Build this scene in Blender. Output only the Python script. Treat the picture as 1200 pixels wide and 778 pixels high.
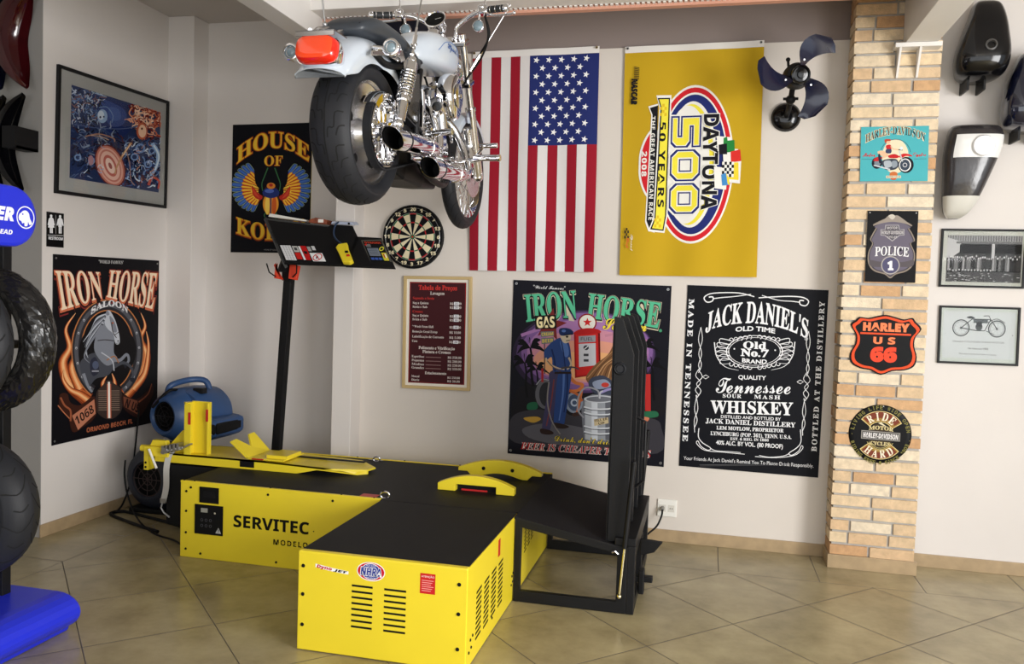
import bpy, bmesh, math, random
from mathutils import Vector, Matrix, Euler, Quaternion
from math import sin, cos, pi, radians, sqrt, atan2
random.seed(7)
for _o in list(bpy.data.objects): bpy.data.objects.remove(_o)
SC = bpy.context.scene
COL = SC.collection

# ------------------------------------------------------------------ camera
EYE = 1.65
_yaw, _pit, _rol, _f = .230423795, .0471737211, -.0314876481, 974.417
_fw = Vector((-sin(_yaw)*cos(_pit), cos(_yaw)*cos(_pit), -sin(_pit)))
_rt = Vector((cos(_yaw), sin(_yaw), 0)); _dn = _fw.cross(_rt)
_r2 = cos(_rol)*_rt + sin(_rol)*_dn; _d2 = -sin(_rol)*_rt + cos(_rol)*_dn
cam = bpy.data.cameras.new('camera'); cam.sensor_width = 36; cam.lens = _f/1200*36
cam.clip_start = .05
camo = bpy.data.objects.new('camera', cam); COL.objects.link(camo)
_m = Matrix((_r2, -_d2, -_fw)).transposed().to_4x4(); _m.translation = (0, 0, EYE)
camo.matrix_world = _m
SC.camera = camo

# ------------------------------------------------------------------ light
SC.view_settings.view_transform = 'Standard'; SC.view_settings.look = 'None'
SC.view_settings.exposure = 0.13; SC.view_settings.gamma = 1
SC.view_settings.use_curve_mapping = False
W = bpy.data.worlds.new('daylight'); SC.world = W; W.use_nodes = True
W.node_tree.nodes['Background'].inputs[0].default_value = (.85, .93, 1, 1)
W.node_tree.nodes['Background'].inputs[1].default_value = 1.0

def area(name, loc, rot, sx, sy, power, col=(1, 1, 1)):
    l = bpy.data.lights.new(name, 'AREA'); l.shape = 'RECTANGLE'; l.size = sx; l.size_y = sy
    l.energy = power; l.color = col
    o = bpy.data.objects.new(name, l); COL.objects.link(o); o.location = loc; o.rotation_euler = rot
    return o
# daylight entering by the shop front (behind the viewer) and by the glazed right-hand side
area('shopfront_daylight', (.6, -2.45, 1.75), (radians(90), 0, 0), 7.6, 3.0, 95, (1, .99, .98))
area('side_daylight', (4.35, .3, 1.75), (radians(90), 0, radians(90)), 3.0, 2.9, 450, (1, .99, .98))
area('ceiling_strip_light', (1.0, 1.2, 3.6), (0, 0, 0), 2.2, .5, 14, (1, .98, .94))

# ------------------------------------------------------------------ materials
def lin(c):
    c = c/255
    return c/12.92 if c <= .04045 else ((c+.055)/1.055)**2.4
def rgb(r, g, b): return (lin(r), lin(g), lin(b), 1)
_M = {}
def mat(name, col, rough=.5, metal=0, noise=0, nscale=8, bump=0, bscale=60, coat=0, spec=.5, trans=0, alpha=1):
    if name in _M: return _M[name]
    m = bpy.data.materials.new(name); m.use_nodes = True; nt = m.node_tree; N = nt.nodes; L = nt.links
    p = N['Principled BSDF']
    p.inputs['Base Color'].default_value = col; p.inputs['Roughness'].default_value = rough
    p.inputs['Metallic'].default_value = metal; p.inputs['Coat Weight'].default_value = coat
    p.inputs['Coat Roughness'].default_value = .06
    p.inputs['Specular IOR Level'].default_value = spec; p.inputs['Transmission Weight'].default_value = trans
    p.inputs['Alpha'].default_value = alpha
    tc = N.new('ShaderNodeTexCoord')
    if noise:
        n = N.new('ShaderNodeTexNoise'); n.inputs['Scale'].default_value = nscale; n.inputs['Detail'].default_value = 6
        L.new(tc.outputs['Object'], n.inputs['Vector'])
        r = N.new('ShaderNodeMapRange'); r.inputs[1].default_value = .3; r.inputs[2].default_value = .7
        r.inputs[3].default_value = 1-noise; r.inputs[4].default_value = 1+noise
        L.new(n.outputs['Fac'], r.inputs[0])
        v = N.new('ShaderNodeVectorMath'); v.operation = 'SCALE'; v.inputs[0].default_value = col[:3]
        L.new(r.outputs[0], v.inputs['Scale']); L.new(v.outputs[0], p.inputs['Base Color'])
    if bump:
        n = N.new('ShaderNodeTexNoise'); n.inputs['Scale'].default_value = bscale; n.inputs['Detail'].default_value = 4
        L.new(tc.outputs['Object'], n.inputs['Vector'])
        b = N.new('ShaderNodeBump'); b.inputs['Strength'].default_value = bump; b.inputs['Distance'].default_value = .004
        L.new(n.outputs['Fac'], b.inputs['Height']); L.new(b.outputs[0], p.inputs['Normal'])
    _M[name] = m
    return m
def attr_mat(name, rough=.45, coat=0, spec=.5, metal=0, bump=0, bscale=300):
    if name in _M: return _M[name]
    m = mat(name, (1, 1, 1, 1), rough, metal, bump=bump, bscale=bscale, coat=coat, spec=spec)
    a = m.node_tree.nodes.new('ShaderNodeAttribute'); a.attribute_name = 'ink'
    m.node_tree.links.new(a.outputs['Color'], m.node_tree.nodes['Principled BSDF'].inputs['Base Color'])
    return m

WALL = mat('painted_plaster', rgb(217, 211, 206), .75, noise=.025, nscale=1.6, bump=.12, bscale=35)
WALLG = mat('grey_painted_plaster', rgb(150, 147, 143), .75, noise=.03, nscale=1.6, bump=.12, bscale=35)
CEIL = mat('ceiling_paint', rgb(190, 184, 178), .85, noise=.02, nscale=2)
BEAMW = mat('white_beam_paint', rgb(226, 222, 217), .6, noise=.02, nscale=3)
TILEB = mat('skirting_tile', rgb(168, 145, 112), .35, noise=.12, nscale=14)
BLACK = mat('black_powder_coat', rgb(19, 19, 21), .45, bump=.15, bscale=220, spec=.22)
DECK = mat('black_rubber_deck', rgb(25, 25, 27), .6, noise=.15, nscale=5, bump=.25, bscale=260, spec=.2)
YEL = mat('yellow_enamel', rgb(233, 209, 46), .32, noise=.03, nscale=3)
CHROME = mat('chrome', (.82, .82, .84, 1), .06, 1)
ALU = mat('polished_aluminium', (.80, .80, .82, 1), .26, 1)
STEEL = mat('zinc_steel', (.5, .5, .5, 1), .35, 1)
RUB = mat('tyre_rubber', rgb(32, 33, 37), .55, noise=.1, nscale=12, bump=.1, bscale=120, spec=.3)
DARK = mat('matt_black', rgb(12, 12, 13), .6, spec=.2)
GLOSSB = mat('gloss_black', rgb(9, 9, 12), .14, coat=.15, spec=.35)
SILV = mat('silver_blue_paint', rgb(198, 207, 218), .28, .0, coat=.6)
VINYL = mat('seat_vinyl', rgb(52, 57, 64), .38, bump=.08, bscale=200)
RED = mat('red_label', rgb(190, 30, 30), .4)
WHITE = mat('white_plastic', rgb(235, 233, 226), .35)
PRINT = attr_mat('printed_vinyl', .45, spec=.1)
PRINTM = attr_mat('printed_tin', .4, spec=.08)
ENAM = mat('black_sign_enamel', rgb(14, 14, 16), .4, spec=.12)
CLOTH = attr_mat('printed_flag_cloth', .85, spec=.2, bump=.15, bscale=700)
PAPER = attr_mat('printed_paper', .7, spec=.1)
GLASS = mat('picture_glass', (1, 1, 1, 1), .02, trans=1)
GLASS.node_tree.nodes['Principled BSDF'].inputs['IOR'].default_value = 1.22

# ------------------------------------------------------------------ object helpers
def tag(o, label, cat, group=None, kind=None):
    if label: o['label'] = label
    if cat: o['category'] = cat
    if group: o['group'] = group
    if kind: o['kind'] = kind
    return o
def thing(name, loc, label, cat, group=None, rot=(0, 0, 0)):
    o = bpy.data.objects.new(name, None); o.empty_display_size = .05
    COL.objects.link(o); o.location = loc; o.rotation_euler = rot
    return tag(o, label, cat, group)
def frame_of(axis):
    a = Vector(axis).normalized()
    t = Vector((0, 0, 1)) if abs(a.z) < .9 else Vector((1, 0, 0))
    u = t.cross(a).normalized(); return u, a.cross(u)

class MB:
    """collects shapes in one mesh"""
    def __init__(s): s.v = []; s.f = []; s.mi = []; s.sm = []
    def add(s, vs, fs, mi=0, smooth=False):
        b = len(s.v); s.v += [tuple(v) for v in vs]
        for f in fs: s.f.append([b+i for i in f]); s.mi.append(mi); s.sm.append(smooth)
        return s
    def box(s, x0, x1, y0, y1, z0, z1, mi=0, M=None):
        vs = [Vector((x, y, z)) for z in (z0, z1) for y in (y0, y1) for x in (x0, x1)]
        if M: vs = [M @ v for v in vs]
        return s.add(vs, [(0, 2, 3, 1), (4, 5, 7, 6), (0, 1, 5, 4), (2, 6, 7, 3), (0, 4, 6, 2), (1, 3, 7, 5)], mi)
    def bar(s, p, q, w, h, mi=0, up=(0, 0, 1)):
        p = Vector(p); q = Vector(q); a = (q-p).normalized(); up = Vector(up)
        if abs(a.dot(up)) > .97: up = Vector((0, 1, 0))
        u = a.cross(up).normalized(); n = u.cross(a)
        vs = [c+u*(sx*w/2)+n*(sz*h/2) for c in (p, q) for sx, sz in ((-1, -1), (1, -1), (1, 1), (-1, 1))]
        return s.add(vs, [(0, 3, 2, 1), (4, 5, 6, 7), (0, 1, 5, 4), (1, 2, 6, 5), (2, 3, 7, 6), (3, 0, 4, 7)], mi)
    def cyl(s, p, q, r, r2=None, n=16, mi=0, caps=True, smooth=True):
        p = Vector(p); q = Vector(q); r2 = r if r2 is None else r2
        u, w = frame_of(q-p)
        ring = lambda c, rr: [c+u*(rr*cos(2*pi*i/n))+w*(rr*sin(2*pi*i/n)) for i in range(n)]
        s.add(ring(p, r)+ring(q, r2), [(i, (i+1) % n, n+(i+1) % n, n+i) for i in range(n)], mi, smooth)
        if caps:
            s.add(ring(p, r), [tuple(reversed(range(n)))], mi); s.add(ring(q, r2), [tuple(range(n))], mi)
        return s
    def tube(s, pts, r, n=8, mi=0, closed=False, rs=None):
        P = [Vector(p) for p in pts]; k = len(P); vs = []
        u = None
        for i in range(k):
            a = (P[(i+1) % k]-P[i-1]) if closed else (P[min(i+1, k-1)]-P[max(i-1, 0)])
            a.normalize()
            if u is None: u, w = frame_of(a)
            else:
                u = (u-a*u.dot(a)).normalized(); w = a.cross(u)
            rr = rs[i] if rs else r
            vs += [P[i]+u*(rr*cos(2*pi*j/n))+w*(rr*sin(2*pi*j/n)) for j in range(n)]
        fs = []
        for i in range(k if closed else k-1):
            i2 = (i+1) % k
            fs += [(i*n+j, i*n+(j+1) % n, i2*n+(j+1) % n, i2*n+j) for j in range(n)]
        s.add(vs, fs, mi, True)
        if not closed:
            s.add(vs[:n], [tuple(reversed(range(n)))], mi); s.add(vs[-n:], [tuple(range(n))], mi)
        return s
    def lathe(s, prof, c, axis, n=32, mi=0, smooth=True, a0=0, a1=2*pi):
        """prof: (r, h) pairs about axis through c"""
        c = Vector(c); ax = Vector(axis).normalized(); u, w = frame_of(ax)
        full = abs(a1-a0-2*pi) < 1e-6; m = n if full else n+1; k = len(prof); vs = []
        for i in range(m):
            t = a0+(a1-a0)*i/n
            d = u*cos(t)+w*sin(t)
            vs += [c+d*r+ax*h for r, h in prof]
        fs = []
        for i in range(n):
            i2 = (i+1) % m
            fs += [(i*k+j, i2*k+j, i2*k+j+1, i*k+j+1) for j in range(k-1)]
        return s.add(vs, fs, mi, smooth)
    def prism(s, poly, d, mi=0, smooth=False):
        """poly of 3D points extruded by vector d"""
        P = [Vector(p) for p in poly]; d = Vector(d); n = len(P)
        s.add(P, [tuple(range(n))], mi); s.add([p+d for p in P], [tuple(reversed(range(n)))], mi)
        return s.add(P+[p+d for p in P], [(i, n+i, n+(i+1) % n, (i+1) % n) for i in range(n)], mi, smooth)
    def frame(s, poly, hole, d, mi=0):
        """plate with one hole (same number of points), extruded by d"""
        n = len(poly); P = [Vector(p) for p in poly]; H = [Vector(p) for p in hole]; d = Vector(d)
        for o in (Vector(), d):
            s.add([p+o for p in P]+[p+o for p in H], [(i, (i+1) % n, n+(i+1) % n, n+i) for i in range(n)], mi)
        s.add(P+[p+d for p in P], [(i, (i+1) % n, n+(i+1) % n, n+i) for i in range(n)], mi)
        return s.add(H+[p+d for p in H], [(i, (i+1) % n, n+(i+1) % n, n+i) for i in range(n)], mi)
    def loft(s, rings, mi=0, caps=True, smooth=True, closed=True):
        n = len(rings[0]); vs = [p for r in rings for p in r]; fs = []
        for i in range(len(rings)-1):
            fs += [(i*n+j, i*n+(j+1) % n, (i+1)*n+(j+1) % n, (i+1)*n+j) for j in range(n if closed else n-1)]
        s.add(vs, fs, mi, smooth)
        if caps and closed:
            s.add(rings[0], [tuple(reversed(range(n)))], mi, smooth); s.add(rings[-1], [tuple(range(n))], mi, smooth)
        return s
    def ball(s, c, rx, ry=None, rz=None, n=16, m=10, mi=0):
        ry = rx if ry is None else ry; rz = rx if rz is None else rz; c = Vector(c)
        vs = [c+Vector((rx*sin(pi*j/m)*cos(2*pi*i/n), ry*sin(pi*j/m)*sin(2*pi*i/n), rz*cos(pi*j/m))) for j in range(m+1) for i in range(n)]
        return s.add(vs, [(j*n+i, (j+1)*n+i, (j+1)*n+(i+1) % n, j*n+(i+1) % n) for j in range(m) for i in range(n)], mi, True)
    def build(s, name, mats, parent=None, local=False, bevel=0, label=None, weld=True, subd=0):
        """world coordinates unless local; the parent is assumed unrotated then"""
        me = bpy.data.meshes.new(name)
        off = Vector()
        if parent is not None and not local:
            q = parent
            while q is not None: off += q.location; q = q.parent
        me.from_pydata([tuple(Vector(v)-off) for v in s.v], [], s.f)
        for m in (mats if isinstance(mats, (list, tuple)) else [mats]): me.materials.append(m)
        for p, mi, sm in zip(me.polygons, s.mi, s.sm): p.material_index = mi; p.use_smooth = sm
        bm = bmesh.new(); bm.from_mesh(me)
        if weld: bmesh.ops.remove_doubles(bm, verts=bm.verts, dist=1e-5)
        bmesh.ops.recalc_face_normals(bm, faces=bm.faces)
        bm.to_mesh(me); bm.free()
        if any(s.sm) and not subd:
            me.set_sharp_from_angle(angle=radians(42))
        o = bpy.data.objects.new(name, me); COL.objects.link(o)
        if parent is not None: o.parent = parent
        if bevel:
            b = o.modifiers.new('bevel', 'BEVEL'); b.width = bevel; b.segments = 2; b.limit_method = 'ANGLE'; b.angle_limit = radians(40)
        if subd:
            b = o.modifiers.new('subd', 'SUBSURF'); b.levels = subd; b.render_levels = subd
        if label: o['label'] = label
        return o
def structure(name, mb, mats, **k):
    o = mb.build(name, mats, **k); o['kind'] = 'structure'; return o
def copy_tree(o, parent=None):
    c = o.copy(); COL.objects.link(c)
    if parent is not None: c.parent = parent
    for ch in list(o.children): copy_tree(ch, c)
    return c

# ------------------------------------------------------------------ flat printed artwork
_tc = {}
TXT = bpy.data.scenes.new('lettering_workshop')      # scratch scene for setting type, removed at the end
def mathify(s, st):
    if st is None: return s
    base = {'serif': (0x1D400, 0x1D41A, 0x1D7CE), 'serifit': (0x1D468, 0x1D482, 0x1D7CE), 'script': (0x1D4D0, 0x1D4EA, 0x1D7CE),
            'sans': (0x1D5D4, 0x1D5EE, 0x1D7EC), 'sansit': (0x1D63C, 0x1D656, 0x1D7EC), 'black': (0x1D56C, 0x1D586, 0x1D7CE)}[st]
    out = ''
    for ch in s:
        if 'A' <= ch <= 'Z': out += chr(base[0]+ord(ch)-65)
        elif 'a' <= ch <= 'z': out += chr(base[1]+ord(ch)-97)
        elif '0' <= ch <= '9': out += chr(base[2]+ord(ch)-48)
        else: out += ch
    return out
def text_mesh(s, st=None, bold=0, res=3, space=1):
    k = (s, st, bold, res, space)
    if k in _tc: return _tc[k]
    c = bpy.data.curves.new('t', 'FONT'); c.body = mathify(s, st); c.offset = bold; c.resolution_u = res; c.space_character = space
    o = bpy.data.objects.new('t', c); TXT.collection.objects.link(o)
    vl = TXT.view_layers[0]; vl.update()
    e = o.evaluated_get(vl.depsgraph); me = e.to_mesh()
    V = [(v.co.x, v.co.y) for v in me.vertices]; F = [tuple(p.vertices) for p in me.polygons]
    e.to_mesh_clear(); bpy.data.objects.remove(o); bpy.data.curves.remove(c)
    # letters stand on the baseline; box is the cap height unless all small
    xs = [v[0] for v in V] or [0, 1]; ys = [v[1] for v in V] or [0, 1]
    b = (min(xs), max(xs), min(ys), max(ys))
    _tc[k] = (V, F, b)
    return _tc[k]
class Art:
    """flat ink on a w x h sheet, u to the right, v downward, in metres"""
    def __init__(s, w, h, bg=None, dz=.00002, nx=1, ny=1, quad=None):
        s.w, s.h, s.dz = w, h, dz; s.v = []; s.f = []; s.c = []; s.z = 0; s.H = None; s.lock = False
        if bg: s.grid(0, 0, w, h, bg, nx, ny)
        if quad: s.H = s.homog(quad)
    def homog(s, q):
        # drawing-sheet coordinates (any quadrilateral grid) -> metres on the sheet
        import numpy as np
        A = []; B = []
        for (x, y), (X, Y) in zip(q, ((0, 0), (s.w, 0), (0, s.h), (s.w, s.h))):
            A += [[x, y, 1, 0, 0, 0, -X*x, -X*y], [0, 0, 0, x, y, 1, -Y*x, -Y*y]]; B += [X, Y]
        return [float(t) for t in np.linalg.solve(np.array(A, float), np.array(B, float))]+[1.]
    def level(s, on):      # pieces that do not overlap share one level
        s.z += s.dz if on else 0; s.lock = on
    def m(s, x, y):
        if not s.H: return (x, y)
        h = s.H; d = h[6]*x+h[7]*y+1
        return ((h[0]*x+h[1]*y+h[2])/d, (h[3]*x+h[4]*y+h[5])/d)
    def raw(s, V, F, col, flat=False):
        if not s.lock: s.z += s.dz
        b = len(s.v); c = rgb(*col)
        if s.H and not flat: V = [s.m(*p) for p in V]
        s.v += [(x, y, s.z) for x, y in V]
        for f in F: s.f.append([b+i for i in f]); s.c.append(c)
        return s
    def grid(s, x0, y0, x1, y1, col, nx=1, ny=1):
        V = [(x0+(x1-x0)*i/nx, y0+(y1-y0)*j/ny) for j in range(ny+1) for i in range(nx+1)]
        return s.raw(V, [(j*(nx+1)+i, j*(nx+1)+i+1, (j+1)*(nx+1)+i+1, (j+1)*(nx+1)+i) for j in range(ny) for i in range(nx)], col)
    rect = grid
    def poly(s, pts, col): return s.raw(pts, [tuple(range(len(pts)))], col)
    def ell(s, cx, cy, rx, ry, col, n=36, a0=0, a1=2*pi, rot=0):
        P = [(cx+rx*cos(a0+(a1-a0)*i/n), cy+ry*sin(a0+(a1-a0)*i/n)) for i in range(n if a1-a0 > 6.28 else n+1)]
        if rot: P = [(cx+(x-cx)*cos(rot)-(y-cy)*sin(rot), cy+(x-cx)*sin(rot)+(y-cy)*cos(rot)) for x, y in P]
        return s.poly(P, col)
    def ring(s, cx, cy, r0, r1, col, a0=0, a1=2*pi, n=40, ky=1):
        V = []
        for i in range(n+1):
            t = a0+(a1-a0)*i/n
            V += [(cx+r0*cos(t), cy+ky*r0*sin(t)), (cx+r1*cos(t), cy+ky*r1*sin(t))]
        return s.raw(V, [(2*i, 2*i+1, 2*i+3, 2*i+2) for i in range(n)], col)
    def line(s, pts, w, col, w1=None, closed=False):
        n = len(pts); V = []; w1 = w if w1 is None else w1
        if closed: pts = list(pts)+[pts[0], pts[1]]; n += 1
        for i in range(n):
            a = Vector(pts[max(i-1, 0)]); b = Vector(pts[min(i+1, len(pts)-1)]); d = (b-a)
            d = d.normalized() if d.length > 0 else Vector((1, 0)); q = Vector((-d.y, d.x))*(w+(w1-w)*i/max(n-1, 1))/2
            p = Vector(pts[i]); V += [tuple(p-q), tuple(p+q)]
        return s.raw(V, [(2*i, 2*i+1, 2*i+3, 2*i+2) for i in range(n-1)], col)
    def spline(s, ctrl, w, col, w1=None, n=6):
        return s.line(smooth(ctrl, n), w, col, w1)
    def blob(s, ctrl, col, n=5):
        return s.poly(smooth(ctrl, n, True), col)
    def text(s, t, x0, y0, x1, y1, col, st=None, bold=0, warp=None, res=3, shear=0, keep=None, rot=None, space=1, box=None):
        """fit text in the box x0..x1, y0(top)..y1(bottom); keep='l','c','r' keeps the letter shape"""
        V, F, b = text_mesh(t, st, bold, res, space)
        if box: b = (b[0], b[1], box[0], box[1])
        if not V: return s
        W_, H_ = b[1]-b[0], b[3]-b[2]
        sx = (x1-x0)/W_; sy = (y1-y0)/H_
        if keep:
            sx = min(sx, sy) if keep != 'f' else sx
            wd = W_*sx
            x0 = {'l': x0, 'c': (x0+x1-wd)/2, 'r': x1-wd}[keep]
        P = []
        for x, y in V:
            u = x0+(x-b[0])*sx; v = y1-(y-b[2])*sy
            u += shear*(y1-v)
            P.append((u, v))
        if warp: P = [warp(u, v) for u, v in P]
        if rot:
            cx, cy, a = rot
            P = [(cx+(u-cx)*cos(a)-(v-cy)*sin(a), cy+(u-cx)*sin(a)+(v-cy)*cos(a)) for u, v in P]
        return s.raw(P, F, col)
    def tx(s, t, p, q, h, col, st=None, bold=0, arch=0, res=3, space=1, lean=0, slim=1, grow=0, keep=False, bow=0, h2=1):
        """text with its baseline from p to q, cap height h (drawing units); arch lifts the middle, grow stretches the ends downward"""
        V, F, b = text_mesh(t, st, bold, res, space)
        P = Vector(s.m(*p)); Q = Vector(s.m(*q)); T = Vector(s.m(p[0], p[1]-h)); hh = (T-P).length
        L = (Q-P).length; ex = (Q-P)/L; ey = Vector((ex.y, -ex.x))
        W_ = b[1]-b[0]; H_ = b[3]-max(b[2], 0) if b[3] > .5 else .7
        out = []
        w = min(L, W_*hh/H_*1.25) if keep else L; x0 = (L-w)/2
        for x, y in V:
            k = (x-b[0])/W_; yy = y/H_
            f = 1-(2*k-1)**2
            yy *= 1+(h2-1)*k
            yo = (yy*(1+grow*(1-f))-grow*(1-f))*hh+arch*f*hh+bow*f*hh*max(0, yy)
            r = P+ex*(x0+k*w+lean*yo)+ey*yo
            out.append((r.x, r.y))
        return s.raw(out, F, col, True)
    def build(s, name, m, parent, O, U, V, disp=None, thick=None):
        """O = top-left corner, U right, V down (unit vectors, world)"""
        O = Vector(O); U = Vector(U).normalized(); V = Vector(V).normalized(); N = V.cross(U)
        # N points out of the sheet towards the viewer
        off = Vector(); q = parent
        while q is not None: off += q.location; q = q.parent
        s.v = [(min(max(x, 0), s.w), min(max(y, 0), s.h), z) for x, y, z in s.v]      # ink stays on its sheet
        me = bpy.data.meshes.new(name); me.from_pydata(s.v, [], s.f); me.materials.append(m)
        a = me.color_attributes.new('ink', 'FLOAT_COLOR', 'CORNER')
        buf = []
        for p in me.polygons: buf += list(s.c[p.index])*p.loop_total
        a.data.foreach_set('color', buf)
        if disp:        # cloth: fine facets so that the ink follows the folds
            bm = bmesh.new(); bm.from_mesh(me); bmesh.ops.triangulate(bm, faces=bm.faces)
            for _ in range(8):
                E_ = [e for e in bm.edges if e.calc_length() > .017]
                if not E_: break
                bmesh.ops.subdivide_edges(bm, edges=E_, cuts=1)
                bmesh.ops.triangulate(bm, faces=[f for f in bm.faces if len(f.verts) > 3])
            bm.to_mesh(me); bm.free()
        for v in me.vertices:
            x, y, z = v.co; d = disp(x, y) if disp else 0
            v.co = O+U*x+V*y+N*(z+d)-off
        if disp:
            for p in me.polygons: p.use_smooth = True
        o = bpy.data.objects.new(name, me); COL.objects.link(o); o.parent = parent
        return o
def smooth(P, n=6, closed=False):
    """Catmull-Rom through points"""
    k = len(P); out = []
    for i in range(k if closed else k-1):
        p0, p1, p2, p3 = [P[j % k] if closed else P[min(max(j, 0), k-1)] for j in (i-1, i, i+1, i+2)]
        for j in range(n):
            t = j/n
            out.append(tuple(.5*(2*b+(c-a)*t+(2*a-5*b+4*c-d)*t*t+(3*b-a-3*c+d)*t**3) for a, b, c, d in zip(p0, p1, p2, p3)))
    if not closed: out.append(tuple(P[-1]))
    return out
def arc_warp(cx, cy, r, u0):
    """bend text: u measured from u0 along a circle centred (cx,cy) below, v the height above radius r"""
    def w(u, v):
        a = (u-u0)/r; rr = r+(cy-r-v)
        return (cx+rr*sin(a), cy-rr*cos(a))
    return w
# ================================================================== THE ROOM
YB, XL, YH, YP = 5.669, -4.075, 5.823, 5.459
CZ = 3.66
# floor: diagonal tiles inside a straight border
fm = bpy.data.materials.new('floor_tiles'); fm.use_nodes = True; nt = fm.node_tree; N = nt.nodes; L = nt.links
pb = N['Principled BSDF']
tc = N.new('ShaderNodeTexCoord'); sp = N.new('ShaderNodeSeparateXYZ'); L.new(tc.outputs['Object'], sp.inputs[0])
def mth(op, a, b=None, c=None):
    n = N.new('ShaderNodeMath'); n.operation = op
    for i, x in enumerate((a, b, c)):
        if x is None: continue
        if isinstance(x, (int, float)): n.inputs[i].default_value = x
        else: L.new(x, n.inputs[i])
    return n.outputs[0]
X, Y = sp.outputs[0], sp.outputs[1]
dx = mth('SUBTRACT', X, 1.0); dy = mth('SUBTRACT', Y, 5.132)
T = .573*sqrt(2)
u = mth('DIVIDE', mth('ADD', dx, dy), T); v = mth('DIVIDE', mth('SUBTRACT', dx, dy), T*1.03)
def dist_to_int(a): return mth('ABSOLUTE', mth('SUBTRACT', mth('FRACT', mth('ADD', a, .5)), .5))
du = mth('MULTIPLY', mth('MINIMUM', dist_to_int(u), dist_to_int(v)), .573)
bx = mth('DIVIDE', mth('SUBTRACT', X, .128), .581); by = mth('DIVIDE', mth('SUBTRACT', Y, 4.07), .535)
ds = mth('MULTIPLY', mth('MINIMUM', dist_to_int(bx), mth('ADD', mth('ABSOLUTE', mth('SUBTRACT', Y, 5.137)), 0)), .58)
dl = mth('MULTIPLY', mth('MINIMUM', dist_to_int(by), mth('ABSOLUTE', mth('ADD', X, 3.6))), .56)
inb = mth('GREATER_THAN', Y, 5.137); inl = mth('LESS_THAN', X, -3.6)
def mixf(f, a, b):
    n = N.new('ShaderNodeMix'); n.data_type = 'FLOAT'
    L.new(f, n.inputs[0]); L.new(a, n.inputs[2]); L.new(b, n.inputs[3]); return n.outputs[0]
d = mixf(inl, mixf(inb, du, ds), dl)
gr = N.new('ShaderNodeMapRange'); gr.interpolation_type = 'SMOOTHSTEP'
gr.inputs[1].default_value = .0012; gr.inputs[2].default_value = .0042; L.new(d, gr.inputs[0])
no = N.new('ShaderNodeTexNoise'); no.inputs['Scale'].default_value = 3.2; no.inputs['Detail'].default_value = 8; no.inputs['Roughness'].default_value = .62
L.new(tc.outputs['Object'], no.inputs['Vector'])
rp = N.new('ShaderNodeValToRGB'); rp.color_ramp.elements[0].position = .3; rp.color_ramp.elements[1].position = .72
rp.color_ramp.elements[0].color = rgb(136, 123, 91); rp.color_ramp.elements[1].color = rgb(177, 164, 127)
L.new(no.outputs['Fac'], rp.inputs[0])
# each tile a slightly different tone
wn = N.new('ShaderNodeTexWhiteNoise'); wn.noise_dimensions = '2D'
cb = N.new('ShaderNodeCombineXYZ'); L.new(mth('FLOOR', u), cb.inputs[0]); L.new(mth('FLOOR', v), cb.inputs[1]); L.new(cb.outputs[0], wn.inputs['Vector'])
tv = N.new('ShaderNodeMapRange'); tv.inputs[3].default_value = .93; tv.inputs[4].default_value = 1.05; L.new(wn.outputs['Value'], tv.inputs[0])
sv = N.new('ShaderNodeVectorMath'); sv.operation = 'SCALE'; L.new(rp.outputs[0], sv.inputs[0]); L.new(tv.outputs[0], sv.inputs['Scale'])
mx = N.new('ShaderNodeMix'); mx.data_type = 'RGBA'; L.new(gr.outputs[0], mx.inputs[0]); mx.inputs[6].default_value = rgb(88, 80, 70)
L.new(sv.outputs[0], mx.inputs[7]); L.new(mx.outputs[2], pb.inputs['Base Color'])
rr = N.new('ShaderNodeMapRange'); rr.inputs[3].default_value = .7; rr.inputs[4].default_value = .27; L.new(gr.outputs[0], rr.inputs[0]); L.new(rr.outputs[0], pb.inputs['Roughness'])
bp = N.new('ShaderNodeBump'); bp.inputs['Strength'].default_value = .5; bp.inputs['Distance'].default_value = .002
L.new(gr.outputs[0], bp.inputs['Height']); L.new(bp.outputs[0], pb.inputs['Normal'])
structure('floor', MB().box(-6.2, 5, -2.9, 6.2, -.12, 0), fm)

structure('ceiling', MB().box(-6.2, 5, -2.9, 6.2, CZ, CZ+.15), CEIL)
# back wall: cream lining below, beam shade painted in as taupe above the ledge
bw = bpy.data.materials.new('back_wall_paint_and_shade'); bw.use_nodes = True
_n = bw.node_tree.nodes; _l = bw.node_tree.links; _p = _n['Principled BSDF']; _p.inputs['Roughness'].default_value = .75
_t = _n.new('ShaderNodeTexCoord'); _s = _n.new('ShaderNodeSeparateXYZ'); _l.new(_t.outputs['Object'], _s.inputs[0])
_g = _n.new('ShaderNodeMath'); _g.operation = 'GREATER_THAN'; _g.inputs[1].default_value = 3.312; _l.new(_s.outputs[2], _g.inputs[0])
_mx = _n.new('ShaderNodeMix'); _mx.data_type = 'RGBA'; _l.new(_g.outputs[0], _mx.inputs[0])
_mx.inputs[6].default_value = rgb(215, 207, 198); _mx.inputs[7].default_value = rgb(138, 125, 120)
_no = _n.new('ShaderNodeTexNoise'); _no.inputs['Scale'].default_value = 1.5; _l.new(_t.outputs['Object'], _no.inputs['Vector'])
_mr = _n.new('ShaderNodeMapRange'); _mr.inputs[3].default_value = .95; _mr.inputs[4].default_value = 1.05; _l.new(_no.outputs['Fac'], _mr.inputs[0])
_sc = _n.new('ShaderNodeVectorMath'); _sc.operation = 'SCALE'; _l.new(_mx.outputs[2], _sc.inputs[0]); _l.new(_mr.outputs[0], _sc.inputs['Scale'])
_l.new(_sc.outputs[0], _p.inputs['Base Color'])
structure('wall_back', MB().box(-2.461, .86, YB, YB+.3, 0, 3.312).box(-2.461, .86, YB+.012, YB+.3, 3.312, CZ), bw)
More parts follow.
